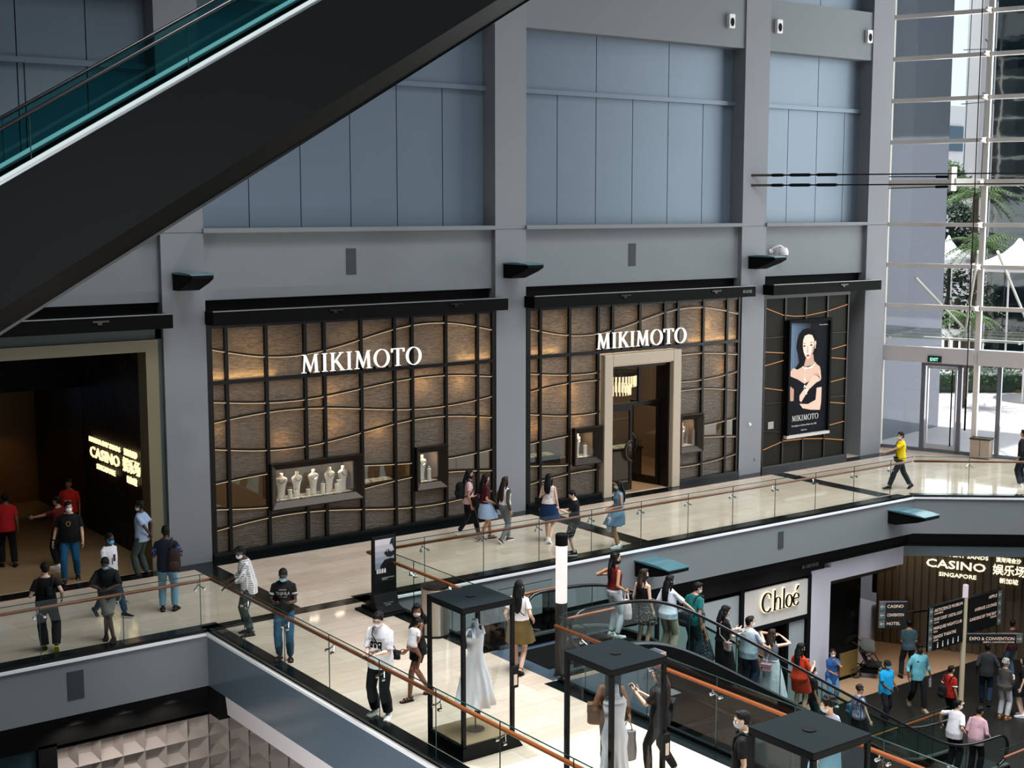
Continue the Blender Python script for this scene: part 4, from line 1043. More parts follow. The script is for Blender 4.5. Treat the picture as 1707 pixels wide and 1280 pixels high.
# ================================================================ things on the footbridge
M_caseblack = mat('case_black_steel', (6, 8, 9), 0.6, 0, .2)
M_casetop = mat('case_top_teal_black', (8, 17, 20), 0.75, 0, .1)
M_dress = mat('white_satin', (236, 238, 246), 0.5, 0, .4)
M_caseglass = glass('vitrine_glass', (246, 249, 248), .8, .04)
def vitrine(y0, label):
    x0, x1, y1 = 10.80, 11.73, y0 + .94; h = 2.3
    t = thing('glass_vitrine', label, 'display case', ((x0 + x1) / 2, (y0 + y1) / 2, 0)); o = t.location
    mb = MB(); mb.prism([(x0 - .0, 0), (x1 + .16, 0), (x1, .22), (x0, .22)], 'y', y0, y1); mb.build('base_box', M_caseblack, t)
    mb = MB(); mb.box(x0 + .04, x1 - .04, y0 + .04, y1 - .04, .22, .235); mb.build('timber_deck', mat('herringbone_oak', (172, 146, 112), .5, noise=(9, .1, (1, 3, 1))), t)
    for x in (x0, x1 - .055):
        for y in (y0, y1 - .055):
            mb = MB(); mb.box(x, x + .055, y, y + .055, .2, h - .08); mb.build('corner_post', M_caseblack, t)
    mb = MB(); mb.box(x0, x1, y0, y1, h - .09, h - .012); mb.build('top_frame', M_caseblack, t)
    mb = MB(); mb.box(x0, x1, y0, y1, h - .012, h); mb.build('lid', M_casetop, t)
    mb = MB(); mb.lathe([(.055, 0), (.075, 0), (.075, .012), (.055, .012)], ((x0 + x1) / 2, (y0 + y1) / 2, h), 20); mb.build('lid_ring', M_dark, t)
    for q in ([(x0 + .02, y0 + .05), (x0 + .02, y1 - .05)], [(x1 - .02, y0 + .05), (x1 - .02, y1 - .05)], [(x0 + .05, y0 + .02), (x1 - .05, y0 + .02)], [(x0 + .05, y1 - .02), (x1 - .05, y1 - .02)]):
        mb = MB(); a, b = q; mb.add([(*a, .22), (*b, .22), (*b, h - .09), (*a, h - .09)], [(0, 1, 2, 3)]); mb.build('glass_side', M_caseglass, t)
    mb = MB(); mb.box(x1 - .08, x1 + .03, y0 - .06, y0, .95, 1.28); mb.build('lock_box', M_caseblack, t, bevel=.01); mb = MB(); mb.box(x1 - .06, x1 - .0, y0 - .065, y0 - .06, 1.0, 1.16); mb.build('lock_label', M_velvet, t)
    return (x0 + x1) / 2, (y0 + y1) / 2
def gown(cx, cy, label, flare, rz, high=False, drop=0):
    """headless form wearing a long white dress on a thin stand"""
    t = thing('dress_form', label, 'dress form', (cx, cy, .236), rz); t['_local'] = 1
    top = 1.62 - drop
    mb = MB(); mb.tube([(0, 0, .012), (0, 0, .4)], .012, 8); mb.build('stand_rod', M_gun, t); mb = MB(); mb.lathe([(.14, 0), (.14, .012), (.02, .02)], n=24); mb.build('stand_foot', M_gun, t)
    N = 64
    prof = [(.40, flare, flare * .9, .06), (.6, flare * .86, flare * .78, .05), (.8, flare * .68 + .02, flare * .6 + .02, .035), (.98 - drop * .4, .185, .15, .012), (1.08 - drop * .5, .16, .125, .005), (1.2 - drop * .6, .132, .102, 0), (1.34 - drop * .7, .15, .108, 0), (1.43 - drop, .165, .112, 0), (1.48 - drop, .16, .10, 0)]
    mb = MB(); mb.loft([[((rx * (1 + p * 2.2 * math.sin(11 * q + z * 2))) * math.cos(q), (ry * (1 + p * 2.2 * math.sin(11 * q + z * 2 + .4))) * math.sin(q), z) for q in [2 * math.pi * k / N for k in range(N)]] for z, rx, ry, p in prof])
    if high: mb.loft([[(rx * math.cos(q), ry * math.sin(q), z) for q in [2 * math.pi * k / N for k in range(N)]] for z, rx, ry in ((1.48 - drop, .168, .1), (1.54 - drop, .12, .085), (1.575 - drop, .058, .055), (1.64 - drop, .05, .05), (1.645 - drop, .046, .046))])
    else:
        for s_ in (-1, 1): mb.tube([(s_ * .12, -.075, 1.46 - drop), (s_ * .105, -.05, 1.56 - drop), (s_ * .085, .0, 1.585 - drop), (s_ * .105, .05, 1.56 - drop), (s_ * .12, .07, 1.46 - drop)], .028, 8)
    mb.build('gown', M_dress, t, smooth=True)
    mb = MB(); mb.loft([[(rx * math.cos(q), ry * math.sin(q), z) for q in [2 * math.pi * k / 24 for k in range(24)]] for z, rx, ry in ((1.3 - drop, .1, .08), (1.45 - drop, .158, .092), (1.52 - drop, .14, .08), (1.56 - drop, .06, .055), (1.66 - drop, .05, .05), (1.70 - drop, .045, .045), (1.71 - drop, .02, .02))]); mb.build('torso_form', mat('pale_form_cloth', (196, 204, 220), .6), t, smooth=True)
    mb = MB(); mb.lathe([(.13, 0), (.135, .01), (.12, .02)], (0, 0, 1.2 - drop * .6), 32, sx=.97, sy=.76); mb.build('waist_band', M_dress, t)
    mb = MB(); mb.box(.05, .08, -.06, -.045, 1.5 - drop, 1.6 - drop); mb.build('swing_tag', M_dark, t)
cx, cy = vitrine(15.8, 'glass vitrine farthest from the viewpoint, with the flared white gown')
gown(cx + .08, cy, 'white strappy gown with a wide flared skirt in the farthest vitrine', .31, .3)
cx, cy = vitrine(12.53, 'middle glass vitrine with the slim high-necked white dress')
gown(cx, cy, 'slim high-necked white dress on a form in the middle vitrine', .2, -.2, True, .06)
cx, cy = vitrine(9.27, 'nearest glass vitrine at the bottom edge, only its top in view')

t = thing('lamp_post', 'black lamp post with a tall white glowing cylinder by the escalator landing', 'lamp', (14.28, 17.9, 0))
mb = MB(); mb.lathe([(.135, 0), (.105, .03), (.105, 1.3)], (14.28, 17.9, 0), 24); mb.build('post', mat('lamp_post_black', (22, 24, 24), .5), t, smooth=False)
mb = MB(); mb.lathe([(.1, 1.3), (.1, 2.3)], (14.28, 17.9, 0), 24); mb.build('glowing_cylinder', emis('lamp_glow', (255, 240, 236), 1.05), t, smooth=True)
mb = MB(); mb.lathe([(.108, 2.3), (.108, 2.48), (.09, 2.5)], (14.28, 17.9, 0), 24); mb.build('cap', M_dark, t)
t = thing('litter_bin', 'brushed steel cylinder bin behind the flared gown vitrine', 'bin', (13.85, 21.1, 0))
mb = MB(); mb.lathe([(.26, .03), (.26, .92), (.24, .93)], (13.8, 21.1, 0), 32); mb.build('body', mat('brushed_steel', (186, 178, 168), .32, .85), t, smooth=False)
mb = MB(); mb.lathe([(.27, 0), (.27, .04)], (13.8, 21.1, 0), 32); mb.build('foot_ring', M_dark, t); mb = MB(); mb.lathe([(.265, .93), (.265, .97), (.15, 1.0)], (13.8, 21.1, 0), 32); mb.build('lid', M_gun, t)
# advertising totem
t = thing('advertising_stand', 'tall black advertising stand with a grey picture at the bridge head', 'advert', (13.95, 23.1, 0))
mb = MB(); q = [(-.42, 0), (.02, 0), (.02, .06), (-.0, .1), (-.05, .28), (-.07, .3)]; x0, x1 = 13.52, 14.06
mb.prism([(22.62, 0), (23.38, 0), (23.38, .09), (23.1, .14), (22.98, .4), (22.96, 1.55), (22.9, 1.55), (22.9, .4), (22.8, .16), (22.62, .09)], 'x', x0, x1); mb.build('stand_body', M_caseblack, t, bevel=.006)
mb = MB(); mb.box(x0 - .14, x1 + .12, 22.58, 23.4, 0, .05); mb.build('base_plate', M_caseblack, t, bevel=.01)
mb = MB(); mats = []
def tk(c, k, *polys):
    m = mat('totem_ink_%d_%d_%d' % c, c, .35, 0, .5)
    if m not in mats: mats.append(m)
    mb.mi = mats.index(m)
    for p in polys: mb.add([(x0 + .035 + .47 * u, 22.899 - .0012 * k, .62 + .91 * v) for u, v in p], [tuple(range(len(p)))])
tk((16, 20, 24), 0, [(0, 0), (1, 0), (1, 1), (0, 1)])
for i in range(6): tk(tuple(int(a + (b - a) * i / 5) for a, b in ((96, 208), (112, 200), (130, 204))), 1, [(.04, .18 + .13 * i), (.96, .18 + .13 * i), (.96, .31 + .13 * i), (.04, .31 + .13 * i)])
tk((12, 14, 17), 2, [(.04, .18), (.96, .18), (.96, .5), (.8, .52), (.5, .5), (.3, .38), (.26, .3), (.1, .28), (.04, .3)])
tk((30, 22, 22), 3, [(.5, .62), (.62, .56), (.8, .54), (.96, .58), (.96, .68), (.8, .66), (.72, .7), (.68, .75), (.66, .67), (.62, .66), (.6, .74), (.57, .68), (.48, .67)])
tk((24, 26, 30), 3, [(.76, .86), (.84, .95), (.95, .96), (.96, .7), (.86, .84), (.74, .82)])
tk((206, 206, 204), 4, *[[(.1 + .12 * i, .21), (.19 + .12 * i, .21), (.19 + .12 * i, .29), (.145 + .12 * i, .32), (.1 + .12 * i, .29)] for i in range(4)])
mb.build('picture', mats, t)
mb = MB(); text_on(mb, 'COLORS & TAKES THE NEW\nFRAGRANCE', (x0 + .2, 22.893, .7), (1, 0, 0), (0, 0, 1), .03, width=.28); text_on(mb, 'THE SHOPPES', (x0 + .14, 22.762, .22), (1, 0, 0), (0, -.25, .97), .045, width=.24); text_on(mb, 'MARINA', (x0 + .2, 22.772, .18), (1, 0, 0), (0, -.25, .97), .04, width=.13)
mb.build('white_print', M_signwhite, t)
t = thing('counter_screen', 'small dark screen standing on the casino floor by the left edge', 'screen', (6.9, 34, 0)) if False else None

# ================================================================ lower storey shops and signs
M_shopwhite = mat('pale_sign_board', (196, 190, 184), .6)
t = thing('shop_sign_board', 'pale board with black glowing-edged lettering above the lower shop door', 'sign', (26.3, 24.05, -2.3))
mb = MB(); mb.box(25.13, 27.53, 24.0, 24.1, -2.76, -1.80); mb.build('board', M_shopwhite, t)
bl = MB(); gl = MB()
def G(x, z, d): return (25.72 + x * .56, 24.0 - .02 - d, -2.42 + z * .5)
def bar2(a, b, c, d): 
    for q, dd, e in ((bl, .03, 0), (gl, .0, .035)):
        vs = [G(a - e, b - e, dd), G(c + e, b - e, dd), G(c + e, d + e, dd), G(a - e, d + e, dd), G(a - e, b - e, dd + .02), G(c + e, b - e, dd + .02), G(c + e, d + e, dd + .02), G(a - e, d + e, dd + .02)]
        q.add(vs, [(0, 3, 2, 1), (4, 5, 6, 7), (0, 1, 5, 4), (1, 2, 6, 5), (2, 3, 7, 6), (3, 0, 4, 7)])
def arc2(cx, cz, rx, rz, a0, a1, th, n=22):
    for q, dd, e in ((bl, .03, 0), (gl, 0, .035)):
        secs = []
        for k in range(n + 1):
            a = a0 + (a1 - a0) * k / n; c, s_ = math.cos(a), math.sin(a); w = th * (.4 + .5 * abs(c)) / 2 + e
            p = (cx + (rx - w) * c, cz + (rz - w) * s_); o_ = (cx + (rx + w) * c, cz + (rz + w) * s_)
            secs.append([G(*p, dd), G(*o_, dd), G(*o_, dd + .02), G(*p, dd + .02)])
        q.loft(secs)
arc2(.36, .52, .32, .5, .75, 2 * math.pi - .75, .13); bar2(.56, .72, .6, .95)          # C
bar2(.815, .0, .905, 1.08); arc2(1.07, .42, .16, .26, 0, math.pi, .1); bar2(1.185, 0, 1.27, .44); bar2(.76, 0, .96, .04); bar2(1.13, 0, 1.32, .04)   # h
bar2(1.43, 0, 1.52, 1.08); bar2(1.38, 0, 1.57, .04)                                      # l
arc2(1.83, .34, .2, .33, 0, 2 * math.pi, .12)                                            # o
arc2(2.32, .34, .19, .33, .3, 2 * math.pi - .6, .11); bar2(2.14, .36, 2.5, .42)          # e
for q, dd, e in ((bl, .03, 0), (gl, 0, .04)):
    q.add([G(2.3 - e, .84 - e, dd), G(2.36 + e, .84 - e, dd), G(2.52 + e, 1.06 + e, dd), G(2.4 - e, 1.06 + e, dd)] + [G(2.3 - e, .84 - e, dd + .02), G(2.36 + e, .84 - e, dd + .02), G(2.52 + e, 1.06 + e, dd + .02), G(2.4 - e, 1.06 + e, dd + .02)], [(0, 3, 2, 1), (4, 5, 6, 7), (0, 1, 5, 4), (1, 2, 6, 5), (2, 3, 7, 6), (3, 0, 4, 7)])
bl.build('black_lettering', M_dark, t); gl.build('halo_light', emis('halo_glow', (255, 230, 184), 1.8), t)
def shop_panel(x0, x1, z0, z1, label, m=None):
    mb = MB(); mb.box(x0, x1, 24.06, 24.12, z0, z1); return tag(mb.build('shopfront_cladding', m or M_shopwhite), label, 'panel')
shop_panel(22.2, 25.0, -4.0, -1.85, 'plain pale shop panel left of the lettered board', mat('pale_teal_panel', (150, 156, 158), .6))
shop_panel(19.6, 22.1, -5.2, -2.0, 'plain pale shop panel behind the escalator queue', mat('pale_teal_panel', (150, 156, 158), .6))
shop_panel(25.13, 25.65, -5.2, -2.9, 'narrow pale panel left of the lower shop door', mat('pale_teal_panel', (150, 156, 158), .6))
shop_panel(26.85, 27.5, -5.2, -2.9, 'narrow pale panel right of the lower shop door', mat('pale_teal_panel', (150, 156, 158), .6))
mb = MB(); mb.box(25.0, 25.12, 23.98, 24.2, ZL, -1.7); mb.box(27.53, 27.66, 23.98, 24.2, ZL, -1.7); mb.box(22.1, 22.2, 24.0, 24.2, ZL, -1.7); mb.box(25.1, 27.6, 23.99, 24.2, -2.88, -2.78); mb.box(26.76, 26.84, 24.0, 24.2, ZL, -2.8); mb.box(19.4, 25.0, 24.1, 24.3, ZL, ZL + .3); struct('trim_shop_frame', mb, M_dark)
mb = MB(); mb.box(14, 27.9, 24.9, 25.0, ZL, -1.0); struct('wall_lower_shop_back', mb, M_dark)
t = thing('window_poster', 'tall pink poster inside the lower shop doorway', 'poster', (26.4, 24.5, ZL))
mb = MB(); mb.box(25.75, 26.5, 24.5, 24.54, -5.2, -2.95); mb.build('backing', M_dark, t)
mb = MB(); mb.add([(x, 24.49, z) for x, z in ((26.05, -5.0), (26.42, -5.0), (26.46, -3.4), (26.3, -2.98), (26.16, -3.0), (26.2, -3.5))], [(0, 1, 2, 3, 4, 5)]); mb.build('printed_figure', mat('salmon_print', (206, 140, 124), .5), t)
mb = MB(); text_on(mb, 'B1-118/119/120', (27.3, 24.0, -1.5), (1, 0, 0), (0, 0, 1), .14, width=.62); tag(mb.build('unit_number', M_num), 'small grey unit number on the dark lintel right of the lettered board', 'number')
# casino mouth on the lower floor: slatted angled wall, dark interior
t0 = Vector((33.2, 27.0, 0)); WD = Vector((math.sin(math.radians(28)), -math.cos(math.radians(28)), 0)); WN = Vector((-math.cos(math.radians(28)), -math.sin(math.radians(28)), 0))
def wl(s, z, o=0): return Vector((34.2, 25.2, 0)) + WD * s + WN * o + Vector((0, 0, z))
mb = MB(); mb.bar(wl(-1.45, -3.4, -.1), wl(9, -3.4, -.1), .16, 4.0)
for k in range(44):
    mb.bar(wl(-1.4 + k * .22, -3.35, 0), wl(-1.4 + k * .22 + .165, -3.35, 0), .06, 3.9)
struct('wall_casino_lower', mb, mat('khaki_slats', (84, 70, 50), .5))
mb = MB(); mb.box(28.4, 33.8, 29.5, 29.7, ZL, -1); mb.box(28.4, 28.6, 25.2, 29.6, ZL, -1.2); struct('wall_casino_lower_back', mb, M_dark)
for s_, w, txt, dz, nm in ((.0, 0, '', 0, ''),): pass
casino_sign('lit casino lettering on the slatted wall above the lower floor', lambda s, z: wl(-.02 + s * .875, -2.75 + z, .05), WD, emis('casino_letter_glow', (255, 240, 206), 1.5), wl(1, -2.7), .875)
lamp('casino_lower_downlight', 'AREA', (33.2, 25.4, -1.7), 18, (1, .78, .52), 1.2, 2.5, aim=(33.0, 25.6, -5.3))
lamp('casino_lower_downlight', 'AREA', (30.6, 26.6, -1.4), 9, (1, .76, .5), 2.0, 2.0, aim=(30.6, 26.4, -5.3))
t = thing('mirror_column', 'dark reflective column clad at the left of the lower casino mouth', 'column', (29.9, 25.0, ZL))
mb = MB(); mb.box(29.3, 30.55, 24.72, 25.3, ZL + 1.0, -1.3); mb.build('dark_cladding', mat('mirror_black', (16, 15, 12), .1, .3), t); mb = MB(); mb.box(29.75, 30.5, 24.68, 24.72, ZL + .12, ZL + .8); mb.build('brass_panel', mat('brass_panel', (150, 124, 72), .35, .4), t); mb = MB(); mb.box(29.3, 30.55, 24.72, 25.3, ZL, ZL + 1.0); mb.build('base_box', M_dark, t)
for i in range(5):
    x = 30.4 + .62 * i
    mb = MB(); mb.loft([[(x + .3 * k / 8, 28.9 + .05 * math.sin(k * 2.4), z - .25 * math.sin(math.pi * k / 8) * (z < -2)) for k in range(9)] for z in (-1.5, -3.4)], caps=False); tag(mb.build('red_curtain', mat('dim_red_cloth', (90, 26, 16), .7)), 'dim red drape hanging in the back of the lower casino mouth', 'curtain', 'red drapes in the casino mouth')

# wayfinding post
M_signblack = mat('sign_black', (12, 12, 13), .35)
M_arrow = mat('sign_arrow_plate', (92, 100, 98), .4, .2)
SB = Vector((31.05, 21.6, ZL))
t = thing('signpost', 'cream wayfinding post with black direction boards on the lower floor', 'signpost', SB)
mb = MB(); mb.lathe([(.1, 0), (.1, .02), (.07, .03), (.07, 2.95)], SB, 20); mb.build('post', mat('cream_post', (196, 180, 150), .5), t); mb = MB(); mb.lathe([(.072, 2.95), (.072, 3.28), (.05, 3.3)], SB, 20); mb.build('lit_cap', emis('post_cap', (230, 214, 224), .8), t)
def board(ox, oy, dx, dy, L, z0, z1, rows, flip, name='direction_board'):
    """board starting beside the post running along (dx, dy); rows of text from the top; arrows at the far end"""
    d = Vector((dx, dy, 0)).normalized(); n = Vector((d.y, -d.x, 0)); n = n if n.y < 0 else -n
    o = SB + Vector((ox, oy, 0)); o.z = 0
    m_ = MB(); a, b = o + Vector((0, 0, (z0 + z1) / 2)), o + d * L + Vector((0, 0, (z0 + z1) / 2)); m_.bar(a, b, .05, z1 - z0); bd = m_.build(name, M_signblack, t)
    m_ = MB(); m_.bar(a + Vector((0, 0, (z1 - z0) / 2 + .012)), b + Vector((0, 0, (z1 - z0) / 2 + .012)), .07, .024); m_.build('top_rail', M_chrome, bd)
    R = d if d.dot(Vector((.8, -.6, 0))) > 0 else -d; U = Vector((0, 0, 1))
    ar = MB(); aw = MB(); hh = (z1 - z0) / len(rows)
    far = o + d * L
    for i, (txt, rot, sub) in enumerate(rows):
        z = z1 - hh * (i + .5); tx = MB()
        c = far - d * .09 + Vector((0, 0, z)) + n * .032
        ar.bar(far - d * .17 + Vector((0, 0, z)), far + Vector((0, 0, z)), .062, hh * .92)
        def Q(x, y, e=0): 
            ca, sa = math.cos(rot), math.sin(rot); return c + R * (x * ca - y * sa) + U * (x * sa + y * ca) + n * .002
        aw.add([Q(-.055, -.008), Q(.055, -.008), Q(.055, .008), Q(-.055, .008)], [(0, 1, 2, 3)])
        for sg in (-1, 1): aw.add([Q(.055, .0), Q(.045, .01 * sg), Q(.005, .05 * sg), Q(.015, .056 * sg)], [(0, 1, 2, 3)])
        s = min(.125, hh * .5)
        if txt == '#':
            for k in range(5):
                x0 = (.1 + .2 * k) * (L - .4) / 1.0
                p = (o + d * (L - .3 - x0) if not flip else o + d * (.15 + x0)) + Vector((0, 0, z)) + n * .03
                aw.add([p + R * -.025 + U * -.07, p + R * .025 + U * -.07, p + R * .02 + U * .035, p + R * -.02 + U * .035], [(0, 1, 2, 3)]); aw.add([p + R * (.022 * math.cos(q)) + U * (.065 + .022 * math.sin(q)) for q in [k2 * .785 for k2 in range(8)]], [tuple(range(8))])
        elif txt:
            if flip: org = far - R * .22 + Vector((0, 0, z - s * .3)) + n * .03; text_on(tx, txt, org, R, U, s, align='RIGHT', width=min(L - .3, len(txt) * s * .62))
            else: org = far + R * .22 + Vector((0, 0, z - s * .3)) + n * .03; text_on(tx, txt, org, R, U, s, width=min(L - .3, len(txt) * s * .62))
            if sub: text_on(tx, sub, org - U * s * .6 + (R * 0), R, U, s * .45, align='RIGHT' if flip else 'LEFT')
            tx.build('lettering', mat('sign_copper_white', (236, 206, 186), .5, emit=(236, 206, 186), estr=.35), bd)
    ar.build('arrow_plate', M_arrow, bd); aw.build('arrow', M_signwhite, bd)
PI = math.pi
board(-.1, -.02, -1, 0, 1.5, -3.56, -2.36, [('ARTSCIENCE MUSEUM', PI, '艺术科学博物馆'), ('FOOD COURT  DIGITAL LIGHT', PI, 'CANVAS'), ('MARQUEE NIGHTCLUB', PI, '夜总会'), ('SANDS THEATRE', PI, '金沙剧院'), ('#', PI, '')], False)
board(.09, -.02, 1, 0, 1.5, -3.38, -2.40, [('APPLE', PI, ''), ('AVENUE LOUNGE', PI * .75, ''), ('GARDENS BY THE BAY', -PI * .25, '滨海湾花园'), ('', -PI * .25, '')], True)
board(.05, -.05, .8, -.6, 1.5, -3.62, -3.36, [('EXPO & CONVENTION', 0, '会展中心 CONVENTION CENTRE')], True)
board(-1.75, .55, -.55, .35, .75, -3.0, -2.3, [('CASINO', PI, ''), ('CONVENTION', PI, ''), ('HOTEL', PI, '')], False)
mb = MB(); mb.bar(SB + Vector((-.05, .03, 2.7)), SB + Vector((-1.75, .55, 2.7)), .03, .05); mb.build('board_arm', M_chrome, t)

# pushchair
t = thing('pushchair', 'black pushchair with a grey hood parked in the lower casino mouth', 'pushchair', (30.75, 24.45, ZL), .6); t['_local'] = 1
mb = MB()
for s in (-.26, .26):
    mb.tube([(s, -.42, .12), (s, -.1, .62), (s, .38, 1.02), (s * .9, .5, 1.05)], .016, 8); mb.tube([(s, .36, .12), (s, .1, .5), (s, -.1, .62)], .016, 8)
mb.tube([(-.24, .5, 1.05), (.24, .5, 1.05)], .02, 8); mb.tube([(-.26, .36, .14), (.26, .36, .14)], .014, 6); mb.build('frame', M_gun, t)
for s in (-.27, .27):
    for y, r in ((-.42, .11), (.36, .14)):
        mb = MB(); mb.tube([(s + r * 0, y + r * math.cos(q), r + .005 + r * .88 * math.sin(q)) for q in [PI * k / 9 for k in range(18)]], .02, 6, closed=True)
        for q in range(5): mb.tube([(s, y, r), (s, y + (r - .02) * math.cos(q * 1.257), r + (r - .03) * math.sin(q * 1.257))], .006, 4)
        mb.build('wheel', M_rubber, t)
mb = MB(); mb.loft([[(-.22, -.34, .42), (.22, -.34, .42), (.22, -.3, .36), (-.22, -.3, .36)], [(-.22, .05, .42), (.22, .05, .42), (.22, .05, .36), (-.22, .05, .36)], [(-.22, .25, .85), (.22, .25, .85), (.22, .3, .83), (-.22, .3, .83)]]); mb.build('seat', mat('black_canvas', (14, 14, 16), .8), t)
mb = MB(); mb.loft([[(.25 * math.cos(q), .26 - .42 * math.sin(b), .72 + .36 * math.sin(q) * math.cos(b * .6) + .05) for q in [PI * k / 12 for k in range(13)]] for b in [k * 1.3 / 8 for k in range(9)]], caps=False); o = mb.build('hood', mat('grey_hood', (92, 90, 82), .8), t, smooth=True)
m = o.modifiers.new('s', 'SOLIDIFY'); m.thickness = .02
mb = MB(); mb.box(-.2, .2, -.25, .25, .16, .3); mb.build('basket', M_dark, t)

# coffered wall and pale beam under the footbridge
mb = MB(); x0 = 7.66; P = .43; Y0 = 24.5; zt = -1.9
for i in range(13):
    for k in range(8):
        a, b = x0 + P * i, x0 + P * (i + 1); c, d = zt - P * (k + 1), zt - P * k
        o = [(a, Y0, c), (b, Y0, c), (b, Y0, d), (a, Y0, d)]; q = [(a + .03, Y0 + .17, c + .17), (b - .13, Y0 + .17, c + .17), (b - .13, Y0 + .17, d - .03), (a + .03, Y0 + .17, d - .03)]
        mb.add(o + q, [(0, 1, 5, 4), (1, 2, 6, 5), (2, 3, 7, 6), (3, 0, 4, 7), (4, 5, 6, 7)])
struct('wall_coffered', mb, mat('coffer_plaster', (176, 164, 156), .7))
mb = MB(); mb.box(-4, 7.66, 24.4, 24.6, ZL, -1.7); struct('wall_lower_left', mb, mat('teal_shop_glass', (34, 58, 66), .2))
mb = MB(); mb.box(7.3, 7.64, 24.3, 24.5, ZL, -1.7); mb.box(10.42, 10.7, 23.4, 23.9, -1.62, -1.05); struct('trim_dark_pier', mb, M_soffit)
mb = MB(); mb.prism([(10.46, -1.06), (10.95, -1.06), (10.95, -1.5), (10.5, -1.47)], 'y', 1, 23.2); struct('beam_under_bridge', mb, M_white)
mb = MB(); mb.box(-4, 10.4, 24.24, 24.32, -1.32, -1.28); struct('trim_lower_rail', mb, M_gun)

# lamps under the walkway washing the lower shop fronts
for x in (7.9, 8.8, 9.7): lamp('lower_wash', 'SPOT', (x, 23.75, -1.25), 34, (1, .95, .9), .1, aim=(x, 24.6, -3.2), spot=110)
for x in (21, 24, 26.4): lamp('lower_wash', 'SPOT', (x, 22.4, -1.1), 45, (1, .97, .94), .15, aim=(x, 24.1, -3.0), spot=90)

lamp('bridge_beam_fill', 'SPOT', (5.5, 15.5, -3.6), 1900, (1, .97, .97), .3, aim=(10.5, 16.5, -1.2), spot=120)  # added spot in open air, brightens the pale beam under the bridge
# ================================================================ outside the glazed facade
mb = MB(); mb.prism([(37.5, 31), (40.5, 14), (140, -60), (140, 110), (40, 110)], 'z', -.12, -.02)
struct('ground_plaza', mb, mat('white_plaza_paving', (206, 200, 206), .5, noise=(.6, .12, (1, 3, 1))))
M_mirror = mat('grey_mirror_cladding', (124, 130, 142), .04, .55, .8, bump=(.5, .06))
M_tealmirror = mat('teal_mirror_glass', (10, 26, 32), .03, .1, 1.0, bump=(.5, .12))
mb = MB(); mb.bar((37.6, 30.35, 9), (42.4, 31.2, 9), .4, 18.1); struct('wall_outside_wing', mb, M_mirror)
def block(p, h, m, name, z0=0): 
    mb = MB(); mb.prism(p, 'z', z0, h); return struct(name, mb, m)
block([(60, 41.3), (67, 33), (72, 37), (66, 45)], 27, M_tealmirror, 'wall_outside_glass_tower')
mb = MB()
t = thing('lattice_mast', 'thin lattice of cables and struts against the sky beyond the facade', 'mast', (66, 45.5, 0))
for x in (63.6, 65.2, 66.6, 68.0): mb.tube([(x, 45.5, 9), (x + .25, 45.5, 24)], .03, 5)
for z in (13.4, 16.2, 18.8, 21.5): mb.tube([(63.2, 45.5, z), (68.6, 45.5, z + .5)], .025, 5); mb.tube([(65.0, 45.5, z + .7), (66.2, 45.5, z + .1)], .05, 5)
mb.tube([(65.9, 45.5, 0), (65.9, 45.5, 24)], .05, 6); mb.build('lattice', mat('blue_grey_steel', (120, 140, 160), .4, .3), t)
t = thing('outside_reflected_tower', 'unseen dark tower on a pale podium, added for reflections in the outside wing', 'building', (95, 5, 0))
mb = MB(); mb.box(92, 110, -25, 24, 0, 13); mb.build('podium', M_white, t); mb = MB(); mb.box(93, 110, -25, 22, 13, 60); mb.build('tower_shaft', mat('dark_tower_glass', (34, 42, 50), .2, .2), t)  # out-of-view block added so the grey wing mirrors dark above, pale below
t = thing('office_building', 'white building with glass bands beyond the plaza', 'building', (77, 56, 0))
mb = MB(); mb.box(60, 95, 56, 66, 0, 14.5); mb.build('facade_wall', mat('white_render', (232, 232, 236), .7), t)
for z in (4.6, 8.6, 11.6): 
    mb = MB(); mb.box(60.1, 78, 55.9, 56, z, z + 1.6); mb.build('window_band', mat('blue_window_band', (52, 88, 110), .1, .1, .8), t)
t = thing('pylon', 'slim white pylon standing beyond the glass facade', 'pylon', (71, 50, 0)); mb = MB(); mb.box(70.5, 72, 49.5, 50.5, 0, 26); mb.build('shaft', M_white, t)
M_leaf = mat('leaf_green', (44, 84, 34), .5, noise=(3, .5)); M_leafd = mat('dark_leaf_green', (22, 52, 32), .5, noise=(2.5, .5)); M_trunk = mat('palm_trunk', (74, 62, 50), .9, noise=(12, .5)); M_frond = mat('palm_frond', (86, 112, 62), .5)
r_ = random.Random(3)
def leafball(mb, c, r, n, s):
    for _ in range(n):
        q = r_.uniform(0, 6.28); w = r_.uniform(-1, 1); k = r_.uniform(.65, 1) ; e = math.sqrt(1 - w * w)
        p = Vector((c[0] + r[0] * k * e * math.cos(q), c[1] + r[1] * k * e * math.sin(q), c[2] + r[2] * k * w)); a = Vector((r_.gauss(0, 1), r_.gauss(0, 1), r_.gauss(0, 1))).normalized(); b = a.orthogonal().normalized(); L = s * r_.uniform(.6, 1.3)
        mb.add([p, p + a * L * .5 + b * L * .22, p + a * L, p + a * L * .5 - b * L * .22], [(0, 1, 2, 3)])
t = thing('hedge', 'clipped green hedge with pink flowers across the plaza', 'hedge', (51, 36.4, 0))
mb = MB()
D = Vector((math.cos(-.65), math.sin(-.65), 0))
for i in range(46): leafball(mb, (Vector((51.2, 36.3, .62)) + D * (i * .3 - 7)), (.35, .4, .62), 60, .2)
mb.build('foliage', M_leaf, t); mb = MB()
for i in range(46): leafball(mb, (Vector((51.2, 36.3, 1.28)) + D * (i * .3 - 7)), (.3, .35, .12), 9, .16)
mb.build('flowers', mat('pink_flower', (206, 120, 96), .6), t); mb = MB(); a = Vector((51.2, 36.5, .35)) - D * 7; mb.bar(a, a + D * 13.8, .6, .7); mb.build('hedge_core', M_leafd, t)
